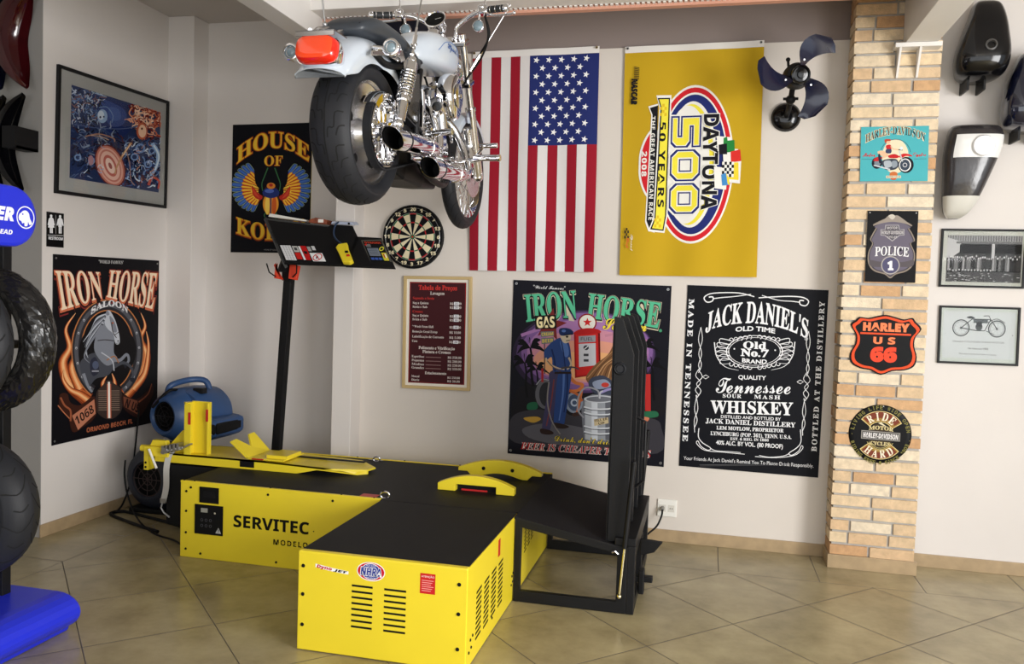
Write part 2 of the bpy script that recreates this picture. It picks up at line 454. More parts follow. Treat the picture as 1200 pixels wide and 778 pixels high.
structure('wall_back_alcove', MB().box(XL-.2, -2.5, YH, YH+.2, 0, CZ), WALL)
structure('wall_back_right', MB().box(1.2, 4.8, YB, YB+.3, 0, CZ), WALL)
structure('trim_1', MB().box(-2.609, -2.461, 5.504, YH+.1, 0, CZ), WALL, bevel=.004)      # column between alcove and back wall
structure('trim_2', MB().box(XL-.1, -3.856, 5.635, YH+.1, 0, CZ), WALL, bevel=.004)        # corner column
structure('wall_left', MB().box(XL-.2, XL, 4.412, 5.7, 0, CZ), WALL)
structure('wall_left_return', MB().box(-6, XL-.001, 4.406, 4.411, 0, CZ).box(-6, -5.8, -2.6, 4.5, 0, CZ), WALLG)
# glazed front (behind the viewer) and right side
fw = MB().box(-6, -3.5, -2.8, -2.6, 0, CZ).box(-3.5, 4.8, -2.8, -2.6, 3.33, CZ).box(4.5, 4.8, -2.8, -2.6, 0, 3.33).box(-3.5, 4.5, -2.8, -2.6, 0, .12)
structure('wall_front', fw, WALL)
rw = MB().box(4.6, 4.8, 3.9, 5.7, 0, CZ).box(4.6, 4.8, -2.8, 3.9, 3.33, CZ).box(4.6, 4.8, -2.8, -1.1, 0, 3.33).box(4.6, 4.8, -1.1, 3.9, 0, .3)
structure('wall_right', rw, WALL)
def glazing(name, a, b, z0, z1, n):
    a = Vector(a); b = Vector(b); m = MB()
    for i in range(n+1):
        p = a.lerp(b, i/n); m.bar((p.x, p.y, z0), (p.x, p.y, z1), .06, .06)
    for z in (z0, (z0*.3+z1*.7), z1): m.bar((a.x, a.y, z), (b.x, b.y, z), .05, .05)
    structure(name, m, ALU)
glazing('window_1', (-3.5, -2.7), (4.5, -2.7), .12, 3.33, 5)
glazing('window_2', (4.7, -1.1), (4.7, 3.9), .3, 3.33, 4)
# skirting tiles
structure('baseboard_back', MB().box(-2.46, .795, YB-.012, YB, 0, .082), TILEB, bevel=.002)
structure('baseboard_back_right', MB().box(1.3, 4.6, YB-.012, YB, 0, .082), TILEB, bevel=.002)
structure('baseboard_alcove', MB().box(-3.856, -2.609, YH-.012, YH, 0, .082), TILEB, bevel=.002)
structure('baseboard_left', MB().box(XL, XL+.012, 4.4, 5.635, 0, .082), TILEB, bevel=.002)
# brick pillar: mortar core and laid bricks
pil = MB().box(.812, 1.285, YP+.012, YB+.1, 0, CZ)
structure('trim_3', pil, mat('mortar', rgb(172, 168, 162), .9, noise=.08, nscale=20, bump=.6, bscale=90))
class Bricks:
    pass
bm_ = MB(); cols = []
z = .085; row = 0; BH, JT = .0625, .0145
pal = [(212, 180, 142), (220, 195, 160), (204, 164, 122), (224, 204, 174), (214, 186, 150), (198, 156, 114), (222, 199, 164), (228, 212, 186)]
def brick(x0, x1, y0, y1, z0, z1, c):
    j = lambda: random.uniform(-.0022, .0022)
    n0 = len(bm_.f); bm_.box(x0+j(), x1+j(), y0+j()*.6, y1, z0+j(), z1+j()); cols.extend([c]*(len(bm_.f)-n0))
while z < CZ-.02:
    z1 = min(z+BH, CZ)
    if row % 2 == 0: cuts = [.80, 1.035, 1.29] if row % 4 == 0 else [.80, .92, 1.165, 1.29]
    else: cuts = [.80, .91, 1.145, 1.29] if row % 4 == 1 else [.80, 1.045, 1.29]
    for a, b in zip(cuts[:-1], cuts[1:]):
        c = random.choice(pal)
        if a == .80: brick(a, b-JT, YP, YP+.11 if row % 2 else YP+.21-.0, z, z1, c)
        else: brick(a, b-(JT if b < 1.28 else 0), YP, YP+.06, z, z1, c)
    if row % 2: brick(.80, .86, YP+.11+JT, YB-.004, z, z1, random.choice(pal))
    z += BH+JT; row += 1
bo = bm_.build('trim_4', attr_mat('brick_faces', .88, bump=.9, bscale=130), weld=False); bo['kind'] = 'structure'
a_ = bo.data.color_attributes.new('ink', 'FLOAT_COLOR', 'CORNER'); buf = []
for p in bo.data.polygons: buf += list(rgb(*cols[p.index]))*p.loop_total
a_.data.foreach_set('color', buf)
nt = bo.data.materials[0].node_tree
_at = [n for n in nt.nodes if n.type == 'ATTRIBUTE'][0]; _nz = nt.nodes.new('ShaderNodeTexNoise'); _nz.inputs['Scale'].default_value = 25; _nz.inputs['Detail'].default_value = 6
_mr = nt.nodes.new('ShaderNodeMapRange'); _mr.inputs[1].default_value = .3; _mr.inputs[2].default_value = .7; _mr.inputs[3].default_value = .84; _mr.inputs[4].default_value = 1.1
_vs = nt.nodes.new('ShaderNodeVectorMath'); _vs.operation = 'SCALE'
nt.links.new([n for n in nt.nodes if n.type == 'TEX_COORD'][0].outputs['Object'], _nz.inputs['Vector'])
nt.links.new(_nz.outputs['Fac'], _mr.inputs[0]); nt.links.new(_at.outputs['Color'], _vs.inputs[0]); nt.links.new(_mr.outputs[0], _vs.inputs['Scale'])
nt.links.new(_vs.outputs[0], nt.nodes['Principled BSDF'].inputs['Base Color'])
structure('baseboard_pillar', MB().box(.79, 1.305, YP-.012, YP+.006, 0, .085).box(.79, .812, YP, YB, 0, .085), TILEB, bevel=.002)
# ceiling beams: two along the room, one across that carries the motorcycle
structure('trim_5', MB().box(-2.58, -2.43, -2.6, 5.504, 3.2, CZ), BEAMW, bevel=.004)
structure('trim_6', MB().box(1.072, 1.25, -2.6, YP-.002, 3.2, CZ), BEAMW, bevel=.004)
xb = MB().box(-2.43, 1.072, 4.72, 4.86, 3.33, CZ)
for i in range(116): xb.box(-2.42+i*.03, -2.42+i*.03+.016, 4.86, 4.885, 3.325, 3.39)
structure('trim_7', xb, BEAMW)
structure('trim_8', MB().box(-2.43, 1.072, 4.885, 4.93, 3.31, 3.40), mat('terracotta_edge', rgb(205, 150, 128), .8))
# bracket on the brick pillar under the beam
t = thing('wall_bracket', (1.13, YP, 3.0), 'white angled steel bracket on the brick pillar under the beam end', 'bracket')
MB().box(1.015, 1.27, YP-.09, YP-.0, 3.172, 3.198).build('top_plate', BEAMW, t, bevel=.002)
for x in (1.04, 1.15):
    MB().prism([(x, YP-.085, 3.172), (x, YP-.002, 3.172), (x, YP-.002, 3.01), (x, YP-.012, 3.01)], (.012, 0, 0)).build('gusset', BEAMW, t)
t = thing('shaded_hollow', (-2.3, 5.45, 3.2), 'dark box fixed high up between beam and wall behind the motorcycle', 'box')
MB().box(-2.41, -2.0, 5.4, YB-.001, 3.33, 3.6).build('case', mat('navy_hollow_shade', rgb(30, 31, 48), .5), t, bevel=.006)  # navy block colours in the shade of the hollow behind the beam
MB().box(-2.45, -2.41, 5.40, 5.66, 3.30, 3.63).build('edge_strip', BEAMW, t)
# ================================================================== THE DYNAMOMETER
TZ = .458
def screws(parent, pts, d, r=.008, name='screw'):
    d = Vector(d)
    for p in pts:
        p = Vector(p); MB().cyl(p-d*.002, p+d*.004, r, r*.7, n=10).build(name, DARK, parent)
# ---- long bench
t = thing('motorcycle_dynamometer', (-2.0, 4.87, 0), 'long yellow dynamometer bench with black rubber deck and black lettering on its side', 'dynamometer')
b = MB()
b.box(-3.04, -1.757, 4.368, 4.372+.02, 0, TZ); b.box(-1.757, -.965, 4.368, 4.372+.02, 0, TZ-.03)                  # lettered front panel
b.box(-3.04, -3.02, 4.372, 4.78, 0, TZ)
b.box(-.985, -.957, 4.372, 5.385, 0.01, TZ-.03)                   # right end panel
b.box(-3.45, -.96, 5.385, 5.405, 0, TZ+.006)                   # rear rim
b.build('bench_body', YEL, t, bevel=.004)
k = MB(); k.box(-3.035, -.957, 4.385, 5.386, TZ-.03, TZ+.001); k.box(-1.757, -.957, 4.362, 4.386, TZ-.03, TZ+.001); k.box(-3.44, -3.03, 4.79, 5.385, .05, TZ-.012)
k.build('deck', DECK, t)
m = MB(); m.box(-3.04, -1.757, 4.366, 4.386, TZ-.006, TZ+.005)
m.build('front_lip', YEL, t, bevel=.002)
o_ = (-3.04, 4.3675, TZ)
art = Art(2.08, .458); art.text('SERVITEC', .358, .172, .846, .245, (22, 22, 20), 'sans', .012)
art.ell(.875, .222, .004, .004, (22, 22, 20), 10)
art.build('maker_lettering', PRINT, t, o_, (1, 0, 0), (0, 0, -1))
art = Art(2.08, .458); art.text('MODELO 2', .62, .292, .89, .325, (22, 22, 20), 'sans', .01, space=1.25)
art.rect(.655, .3075, .862, .3098, (214, 190, 40))
art.build('model_lettering', PRINT, t, o_, (1, 0, 0), (0, 0, -1))
# switch openings in the side panel
def opening(parent, x0, x1, z0, z1, y, details):
    m = MB(); m.frame([(x0-.004, y-.001, z0-.004), (x1+.004, y-.001, z0-.004), (x1+.004, y-.001, z1+.004), (x0-.004, y-.001, z1+.004)],
                      [(x0+.003, y-.001, z0+.003), (x1-.003, y-.001, z0+.003), (x1-.003, y-.001, z1-.003), (x0+.003, y-.001, z1-.003)], (0, -.004, 0))
    m.box(x0, x1, y-.002, y-.0005, z0, z1)
    o = m.build('switch_panel', DARK, parent)
    details(o, x0, x1, z0, z1, y)
def det1(o, x0, x1, z0, z1, y):
    MB().box(x0+.02, x1-.02, y-.004, y-.002, z0+.03, z1-.025).build('rocker_switch', BLACK, o)
def det2(o, x0, x1, z0, z1, y):
    w = x1-x0; h = z1-z0
    put = lambda nm: a.build(nm, PRINT, o, (x0, y-.0025, z1), (1, 0, 0), (0, 0, -1))
    a = Art(w, h); a.rect(.2*w, .1*h, .45*w, .25*h, (150, 150, 140)); put('rating_label')
    a = Art(w, h); a.ell(.72*w, .25*h, .006, .006, (200, 190, 170), 12); put('pilot_lamp')
    for r in range(2):
        for c in range(3):
            a = Art(w, h); a.ring((.3+.2*c)*w*.8, (.52+.2*r)*h, .006, .009, (80, 80, 84), n=12); put('connector_ring')
    a = Art(w, h)
    a.poly([(.75*w, .95*h), (.96*w, .95*h), (.86*w, .75*h)], (190, 190, 185)); a.text('!', .84*w, .8*h, .88*w, .92*h, (20, 20, 20), bold=.03)
    put('hazard_triangle')
opening(t, -2.905, -2.785, .345, .432, 4.368, det1)
opening(t, -2.935, -2.755, .155, .325, 4.368, det2)
screws(t, [(-3.0, 4.367, z) for z in (.40, .28, .15, .05)]+[(x, 4.367, .425) for x in (-2.97, -2.90, -2.46, -2.05)]+[(x, 4.367, .03) for x in (-2.9, -2.4, -2.2)], (0, -1, 0))
screws(t, [(x, 4.376, TZ+.004) for x in (-3.02, -2.95, -2.45, -2.0, -1.8)]+[(x, 5.395, TZ+.006) for x in (-2.35, -2.0, -1.6)], (0, 0, 1), .007)
# slots in the end panel seen through the ramp frame
for c in range(3):
    s = MB()
    for r in range(9): s.bar((-.9565, 4.55+c*.09, .36-r*.022+c*.012), (-.9565, 4.6+c*.09, .37-r*.022+c*.012), .0015, .008)
    s.build('vent_slots', DARK, t)
# red warning labels and lifting eyes on the deck
MB().box(-1.9, -1.8, 4.40, 4.46, TZ+.001, TZ+.0025).build('warning_label', RED, t)
MB().box(-2.45, -2.34, 5.27, 5.33, TZ+.001, TZ+.0025).build('warning_label', RED, t)
MB().box(-2.86, -2.74, 5.30, 5.35, TZ+.001, TZ+.0025).build('warning_label', RED, t)
m = MB(); m.tube([(-1.745+.028*cos(a), 4.40+.006, TZ+.018+.02*sin(a)) for a in [i*pi/6 for i in range(12)]], .006, closed=True)
m.build('lifting_eye', CHROME, t)
m = MB(); m.tube([(-2.18+.024*cos(a), 5.33, TZ+.018+.018*sin(a)) for a in [i*pi/6 for i in range(12)]], .006, closed=True); m.box(-2.24, -2.13, 5.325, 5.335, TZ, TZ+.01)
m.build('lifting_eye', CHROME, t)
# yellow arc-shaped roller guards standing on the deck
def guard(y, x0, x1, notch, holes):
    n = 16; P = []; h = .075; xc = (x0+x1)/2
    for i in range(n+1):
        x = x0+(x1-x0)*i/n; P.append((x, y, TZ+.045+h*(1-((x-xc)/((x1-x0)/2))**2)*.75))
    low = [(x1, y, TZ+.003), (x1-.11, y, TZ+.003), (x1-.11, y, TZ+.045), (x0+.11, y, TZ+.045), (x0+.11, y, TZ+.003), (x0, y, TZ+.003)]
    m = MB(); m.prism(P+low, (0, .05, 0)); 
    g = m.build('roller_guard', YEL, t, bevel=.003)
    MB().box(x0+.1, x1-.1, y+.046, y+.049, TZ+.004, TZ+.05).build('opening', DARK, g)
    MB().box(x0+.14, x1-.17, y+.03, y+.034, TZ+.004, TZ+.014).build('red_roller_strip', RED, g)
    if holes:
        for x in holes: MB().cyl((x, y-.002, TZ+.062), (x, y+.004, TZ+.062), .011, n=12).build('bolt', DARK, g)
guard(4.70, -1.53, -1.06, True, None)
def guard2():
    y = 5.12; n = 18; x0, x1 = -1.53, -.98; xc = (x0+x1)/2; P = []
    for i in range(n+1):
        x = x0+(x1-x0)*i/n; P.append((x, y, TZ+.055+.062*(1-((x-xc)/((x1-x0)/2))**2)))
    lo = []
    for i in range(n+1):
        x = x1-(x1-x0)*i/n; q = abs((x-xc)/((x1-x0)/2)); lo.append((x, y, TZ+.004+(.03 if q > .72 else 0)+(.028*(1-(q/.5)**2) if q < .5 else 0)))
    m = MB(); m.prism(P+lo, (0, .05, 0)); g = m.build('roller_guard', YEL, t, bevel=.003)
    for x in (-1.36, -1.17): MB().cyl((x, y-.003, TZ+.06), (x, y+.004, TZ+.06), .012, n=12).build('bolt', DARK, g)
guard2()
MB().box(-1.46, -1.1, 4.755, 5.12, TZ-.0, TZ+.002).build('roller_opening', DARK, t)

# ---- front wheel clamp sled
t = sled = thing('wheel_clamp_sled', (-2.9, 4.95, TZ), 'yellow sled with upright wheel stop and folded jaws on the dynamometer deck', 'wheel clamp')
m = MB()
m.box(-3.53, -2.72, 4.79, 4.80, TZ+.002, TZ+.062); m.box(-3.53, -2.72, 5.12, 5.13, TZ+.002, TZ+.062)
m.box(-3.53, -2.72, 4.79, 5.13, TZ+.052, TZ+.062)
m.prism([(-2.72, 4.79, TZ+.062), (-2.26, 4.79, TZ+.05), (-2.08, 4.93, TZ+.03), (-2.06, 5.02, TZ+.03), (-2.2, 5.13, TZ+.045), (-2.72, 5.13, TZ+.062)], (0, 0, -.01))
m.prism([(-2.72, 4.79, TZ+.062), (-2.26, 4.79, TZ+.05), (-2.36, 4.79, TZ+.035), (-2.5, 4.79, TZ+.002), (-2.72, 4.79, TZ+.002)], (0, .01, 0))
m.prism([(-2.26, 4.79, TZ+.05), (-2.08, 4.93, TZ+.03), (-2.08, 4.93, TZ+.002), (-2.13, 4.885, TZ+.002), (-2.36, 4.79, TZ+.035)], (.004, .01, 0))
m.build('sled_channel', YEL, t)
MB().box(-2.90, -2.80, 4.786, 4.79, TZ+.015, TZ+.052).build('slot', DARK, t)
MB().bar((-2.7, 5.0, TZ+.066), (-2.15, 5.06, TZ+.05), .03, .006).build('slide_slot', DARK, t)
# upright stop: folded plate
m = MB()
z0, z1 = TZ+.062, .862
m.box(-3.31, -3.295, 4.80, 4.87, z0-.04, z1); m.box(-3.31, -3.17, 4.868, 4.88, z0, z1+.004); m.box(-3.18, -3.168, 4.84, 4.875, z0, z1)
m.prism([(-3.31, 4.80, z1), (-3.31, 4.875, z1), (-3.345, 4.83, z1)], (0, 0, -.012))
m.box(-3.318, -3.27, 4.795, 4.806, z0-.05, z1-.01)
u = m.build('upright_stop', YEL, t, bevel=.002)
MB().box(-3.287, -3.269, 4.792, 4.795, .72, .80).build('red_reflector', RED, u)
MB().box(-3.185, -3.169, 4.835, 4.839, .74, .82).build('red_reflector', RED, u)
# jaws
m = MB()
m.prism([(-2.86, 4.80, TZ+.066), (-2.60, 4.80, TZ+.066), (-2.60, 5.08, TZ+.066), (-2.86, 5.08, TZ+.066)], (0, 0, .008))
m.prism([(-2.985, 4.80, .625), (-2.985, 4.865, .630), (-2.912, 4.93, .575), (-2.965, 4.985, .645), (-2.965, 5.05, .648), (-2.86, 5.08, TZ+.067), (-2.86, 4.80, TZ+.067)], (.010, 0, .006))
m.prism([(-2.74, 4.84, TZ+.074), (-2.60, 4.84, TZ+.074), (-2.60, 5.04, TZ+.074), (-2.74, 5.04, TZ+.074)], (0, 0, .02))
j = m.build('jaw', YEL, t)
MB().box(-2.82, -2.74, 4.796, 4.800, TZ+.067, TZ+.074).build('red_strip', RED, j)
# ratchet tie-down strap hooked on the sled's end
t = thing('ratchet_strap', (-3.42, 4.77, .1), 'white ratchet strap hanging over the end of the yellow sled', 'strap')
m = MB(); path = [(-3.36, 4.9, TZ+.09), (-3.41, 4.8, TZ+.07), (-3.43, 4.775, TZ-.02), (-3.43, 4.772, .3), (-3.45, 4.77, .2)]
P = smooth([tuple(p) for p in path], 5)
m.loft([[(x-.022, y, z), (x+.022, y, z), (x+.022, y+.002, z+.001), (x-.022, y+.002, z+.001)] for x, y, z in P], smooth=False)
m.loft([[(x-.05, y-.02, z), (x+.03, y+.01, z+.03), (x+.035, y+.012, z+.034), (x-.05, y-.018, z+.006)] for x, y, z in [(-3.40, 4.82, .55), (-3.34, 4.86, .58), (-3.27, 4.9, .56), (-3.25, 4.95, .6)]], smooth=False)
m.build('webbing', mat('strap_webbing', rgb(205, 203, 198), .7), t)
m = MB()
for i in range(5): m.box(-3.45+i*.028, -3.432+i*.028, 4.745, 4.80, .52+i*.008, .575+i*.006)
m.bar((-3.46, 4.775, .53), (-3.30, 4.775, .575), .05, .012); m.cyl((-3.42, 4.74, .55), (-3.42, 4.81, .55), .014, n=10); m.bar((-3.32, 4.77, .56), (-3.24, 4.76, .60), .03, .01)
m.build('ratchet_buckle', STEEL, t); m = MB(); m.tube([(-3.45, 4.77, .2), (-3.46, 4.765, .16), (-3.44, 4.765, .13), (-3.40, 4.77, .1)], .006); m.box(-3.47, -3.43, 4.765, 4.78, .19, .22)
m.build('strap_hook', STEEL, t)
# crossbar with clamps at the sled's left end
strap_thing = t; t = sled
m = MB(); m.box(-3.60, -3.42, 4.77, 4.84, .495, .56); m.box(-3.60, -3.565, 4.77, 4.84, .40, .495); m.prism([(-3.5, 4.84, .52), (-3.3, 4.84, .52), (-3.3, 4.84, .66), (-3.36, 4.84, .67)], (0, .012, 0)); m.cyl((-3.64, 4.80, .54), (-3.60, 4.80, .54), .022, n=12)
m.prism([(-3.57, 4.79, .56), (-3.44, 4.79, .56), (-3.45, 4.79, .6), (-3.55, 4.79, .6)], (0, .04, 0))
m.build('end_clamp_bar', YEL, t, bevel=.003)
MB().cyl((-3.55, 4.755, .545), (-3.48, 4.74, .425), .008, n=10).build('white_handle', WHITE, t)
screws(t, [(-3.585, 4.77, .45), (-3.585, 4.77, .42)], (0, -1, 0), .009)

# ---- side unit (brake/absorber box)
t = thing('absorber_unit', (-1.36, 3.85, 0), 'low yellow box with slotted vents and black top, standing in front of the dynamometer bench', 'dynamometer unit')
xl, xr, yf, yb = -1.755, -.957, 3.395, 4.362
m = MB(); m.frame([(xl, yf, 0.004), (xr, yf, 0.004), (xr, yb, .004), (xl, yb, .004)], [(xl+.02, yf+.02, .004), (xr-.02, yf+.02, .004), (xr-.02, yb-.02, .004), (xl+.02, yb-.02, .004)], (0, 0, TZ-.008))
m.build('housing', YEL, t, bevel=.004)
MB().box(xl+.004, xr-.006, yf+.03, yb, TZ-.02, TZ).build('top', DECK, t, bevel=.002)
MB().box(xl, xr, yf, yf+.034, TZ-.012, TZ+.001).build('front_lip', YEL, t, bevel=.008)
for x0, x1 in ((-1.492, -1.393), (-1.338, -1.236)):
    s = MB()
    for i in range(8): s.box(x0, x1, yf-.001, yf+.004, .322-i*.0265, .331-i*.0265)
    s.build('vent_slots', DARK, t)
for c in range(4):
    s = MB()
    for r in range(10 if c else 10):
        y = 3.545+c*.135; z = .30-r*.0235-(0 if c != 3 else 0)+c*.0
        s.bar((xr+.0005, y, z), (xr+.0005, y+.085, z+.006), .002, .010, up=(0, 0, 1))
    s.build('vent_slots', DARK, t)
screws(t, [(-1.73, yf, z) for z in (.39, .26, .12)]+[(-.995, yf, z) for z in (.385, .255, .10)], (0, -1, 0), .010)
screws(t, [(xr, 3.44+a, .07+b_) for a, b_ in ((0, 0), (.035, .012), (.02, .05), (.055, .058))]+[(xr, 4.24+a, .10+b_) for a, b_ in ((0, 0), (.03, .01), (.01, .045), (.035, .055))]+[(xr, 3.84, .075)], (1, 0, 0), .008)
dec = lambda nm: a.build(nm, PRINT, t, (xl, yf-.0006, .44), (1, 0, 0), (0, 0, -1))
a = Art(.8, .45)
# oval racing decal
a.ell(.352, .042, .067, .043, (238, 238, 238)); a.ell(.352, .042, .063, .039, (196, 30, 45)); a.ell(.352, .042, .046, .037, (238, 238, 238)); a.ell(.352, .042, .044, .034, (46, 60, 150))
for g, c in ((.07, (238, 238, 238)), (.02, (40, 54, 140))): a.text('NHRA', .304-g*.06, .026-g*.05, .400+g*.06, .060+g*.05, c, 'sans', g, shear=.1)
a.text('HOT ROD', .33, .012, .375, .019, (238, 238, 238)); a.text('DRAG RACING', .328, .0675, .377, .0735, (238, 238, 238))
dec('oval_decal'); a = Art(.8, .45)
# red and white decal
a.poly([(.085, .034), (.165, .045), (.245, .053), (.245, .067), (.165, .061), (.085, .05)], (240, 240, 240))
a.text('Dyno', .09, .036, .165, .056, (190, 25, 40), 'sansit', bold=.03, warp=lambda u, v: (u, v+(u-.09)*.1))
a.text('JET', .172, .048, .24, .062, (30, 30, 30), 'sansit', bold=.03, warp=lambda u, v: (u, v+(u-.17)*.08))
dec('script_decal'); a = Art(.8, .45)
# red warning label
a.rect(.582, .022, .652, .112, (196, 40, 40)); a.text('ATENÇÃO', .587, .03, .647, .042, (235, 200, 195), bold=.02)
for i in range(6): a.rect(.59, .052+i*.009, .644-(i % 3)*.006, .0555+i*.009, (226, 150, 145))
dec('warning_decal')
MB().box(xr, xr+.0012, 3.93, 3.97, .345, .43).build('warning_label', RED, t)

# ---- loading ramp: frame, sloping deck and upright folded ramp
t = thing('loading_ramp', (-.65, 4.75, 0), 'black steel ramp frame with folded ramp standing upright at the bench end', 'ramp')
def side_frame(y, name='side_frame'):
    O = [(-.95, y, .004), (-.352, y, .004), (-.352, y, .355), (-.42, y, .362), (-.95, y, TZ)]
    H = [(-.918, y, .062), (-.405, y, .062), (-.405, y, .30), (-.42, y, .318), (-.918, y, .405)]
    m = MB(); m.frame(O, H, (0, .035, 0)); m.build(name, BLACK, t, bevel=.003)
side_frame(4.272); side_frame(5.23)
m = MB(); m.prism([(-.955, 4.268, TZ+.003), (-.42, 4.268, .362), (-.42, 4.268, .352), (-.955, 4.268, TZ-.01)], (0, 1.0, 0))
m.build('sloping_deck', DECK, t)
def end_frame():
    O = [(-.352, 4.272, .004), (-.352, 5.265, .004), (-.352, 5.265, .36), (-.352, 4.272, .36)]
    H = [(-.352, 4.33, .06), (-.352, 5.21, .06), (-.352, 5.21, .3), (-.352, 4.33, .3)]
    m = MB(); m.frame(O, H, (.04, 0, 0))
    m.box(-.35, -.31, 4.74, 4.79, .06, .3)
    m.build('end_frame', BLACK, t, bevel=.003)
    m = MB(); m.box(-.42, -.31, 4.272, 5.265, .36, .40); m.build('hinge_beam', BLACK, t, bevel=.004)
end_frame()
# folded ramp
m = MB(); m.box(-.472, -.460, 4.30, 5.24, .37, 1.50)
m.build('ramp_plate', BLACK, t, bevel=.002)
for y in (4.30, 4.62, 4.93, 5.22):
    m = MB(); m.prism([(-.468, y, .37), (-.36, y, .37), (-.36, y, 1.35), (-.425, y, 1.535), (-.468, y, 1.545)], (0, .022, 0))
    m.build('ramp_flange', BLACK, t, bevel=.002)
m = MB(); m.box(-.40, -.385, 4.32, 5.23, .42, 1.30); m.build('folded_leaf', BLACK, t)
m = MB(); m.lathe([(0, .012), (.018, .012), (.02, .006), (.026, .01), (.032, .004), (.034, 0)], (-.43, 4.30, 1.275), (0, -1, 0), 20); m.build('rubber_buffer', RUB, t)
# gas struts
def strut(p, q, frac, r):
    p, q = Vector(p), Vector(q); k = p.lerp(q, frac)
    s_ = MB().cyl(k, q, r*1.5, n=12).ball(q, r*1.6, n=10, m=6).build('gas_strut', BLACK, t)
    MB().cyl(p, k, r*.75, n=10).ball(p, r*1.5, n=10, m=6).build('strut_rod', mat('brass_rod', (.75, .68, .45, 1), .2, 1), s_)
strut((-.385, 4.255, .10), (-.335, 4.255, .80), .36, .009)
strut((-.385, 5.285, .10), (-.335, 5.285, .80), .36, .009)
m = MB(); m.tube([(-.345, 4.5, .62), (-.30, 4.5, .66), (-.30, 4.5, .98), (-.345, 4.5, 1.0)], .008); m.build('lift_handle', BLACK, t)
m = MB(); m.prism([(-.312, 4.62, .21), (-.312, 4.62, .30), (-.25, 4.62, .30), (-.19, 4.62, .295), (-.235, 4.62, .235)], (0, .03, 0)); m.build('latch_blade', BLACK, t, bevel=.004)
m = MB(); m.box(-.34, -.235, 4.55, 4.60, .085, .115); m.box(-.31, -.28, 4.54, 4.61, .02, .15); m.build('foot_pedal', BLACK, t, bevel=.005)
MB().tube([(-.43, 4.262, .325), (-.415, 4.255, .335), (-.40, 4.262, .32)], .007).build('hinge_pin', CHROME, t)

# ---- operator's console
t = thing('console_stand', (-3.05, 5.455, 0), 'black sloping console tray on a leaning post behind the dynamometer', 'console')
PT, PB_ = Vector((0, 5.45, 2.11)), Vector((0, 5.2, 1.80))
def cp(x, z, d=0):     # a point on the tray face
    f = (2.11-z)/.31
    p = PT.lerp(PB_, f); return Vector((x, p.y, p.z))+d*Vector((0, -.7785, .6277))
face = [(-3.145, 2.129), (-2.625, 2.075), (-2.61, 2.09), (-2.443, 2.083), (-2.375, 2.005), (-2.36, 2.003), (-2.36, 1.80), (-2.846, 1.805)]
nrm = Vector((0, -.7785, .6277))
m = MB(); m.prism([cp(x, z) for x, z in face], -nrm*.02); m.build('tray', BLACK, t, bevel=.003)
m = MB()
m.prism([cp(-3.15, 2.125), cp(-3.135, 2.14), cp(-2.835, 1.81), cp(-2.85, 1.80)], -nrm*.05); m.prism([cp(-3.145, 2.135), cp(-2.62, 2.08), cp(-2.62, 2.07), cp(-3.145, 2.12)], -nrm*.04)
m.build('tray_rim', mat('grey_rim', rgb(70, 70, 70), .5), t)
m = MB(); m.prism([cp(-2.39, 2.005), cp(-2.197, 1.998), cp(-2.028, 1.795), cp(-2.39, 1.80)], -nrm*.025)
cpn = m.build('control_panel', BLACK, t, bevel=.003)
# tray face coordinates for prints: u along x, v down the slope
sl = (PT-PB_).length/.31
def tray_art(x0, z0): return cp(x0, z0, .0006), (1, 0, 0), (0, -.6277, -.7785)
a = Art(.34, .2)
sk = lambda u, v: (u+v*.62, v)
a.poly([sk(0, .01), sk(.155, .0), sk(.155, .21), sk(0, .21)], (90, 88, 80)); 
a.poly([sk(.008, .018), sk(.147, .01), sk(.147, .2), sk(.008, .2)], (22, 22, 24))
a.text('DYNAMIC', .03, .022, .15, .04, (205, 70, 45), 'sans', warp=lambda u, v: sk(u-.01, v))
a.poly([sk(.02, .08), sk(.10, .08), sk(.10, .15), sk(.02, .15)], (120, 128, 140)); a.poly([sk(.02, .045), sk(.055, .045), sk(.055, .07), sk(.02, .07)], (110, 110, 112))
a.ell(*sk(.022, .05), .008, .007, (200, 40, 40)); 
for i, c in enumerate(((60, 90, 170), (60, 90, 170), (60, 90, 170), (70, 150, 80))): a.poly([sk(.02+i*.028, .165), sk(.042+i*.028, .165), sk(.042+i*.028, .185), sk(.02+i*.028, .185)], c)
a.ell(*sk(.125, .085), .017, .02, (215, 210, 60)); a.ell(*sk(.125, .085), .010, .012, (40, 40, 40)); a.poly([sk(.11, .12), sk(.145, .12), sk(.145, .19), sk(.11, .19)], (215, 200, 60)); a.poly([sk(.118, .13), sk(.126, .13), sk(.126, .165), sk(.118, .165)], (180, 40, 40)); a.poly([sk(.13, .13), sk(.138, .13), sk(.138, .165), sk(.13, .165)], (235, 235, 235))
for i in range(4): a.poly([sk(.025, .088+i*.015), sk(.09, .088+i*.015), sk(.09, .092+i*.015), sk(.025, .092+i*.015)], (60, 62, 70))
O, U, V = tray_art(-2.345, 1.985); a.build('panel_print', PRINT, cpn, O, U, V)
a = Art(.45, .2)
g = lambda u, v: (u+v*.72, v)
def par(u0, v0, u1, v1, c): a.poly([g(u0, v0), g(u1, v0), g(u1, v1), g(u0, v1)], c)
par(0, 0, .08, .135, (225, 225, 226))
for i in range(1, 4): par(.0+i*.02, .002, .0025+i*.02, .132, (120, 120, 124))
for i in range(9): par(.004, .01+i*.014, .075, .012+i*.014, (176, 176, 180))
par(.088, .005, .13, .06, (190, 190, 186)); par(.098, .018, .12, .045, (70, 70, 72)); par(.088, .065, .13, .125, (200, 40, 36))
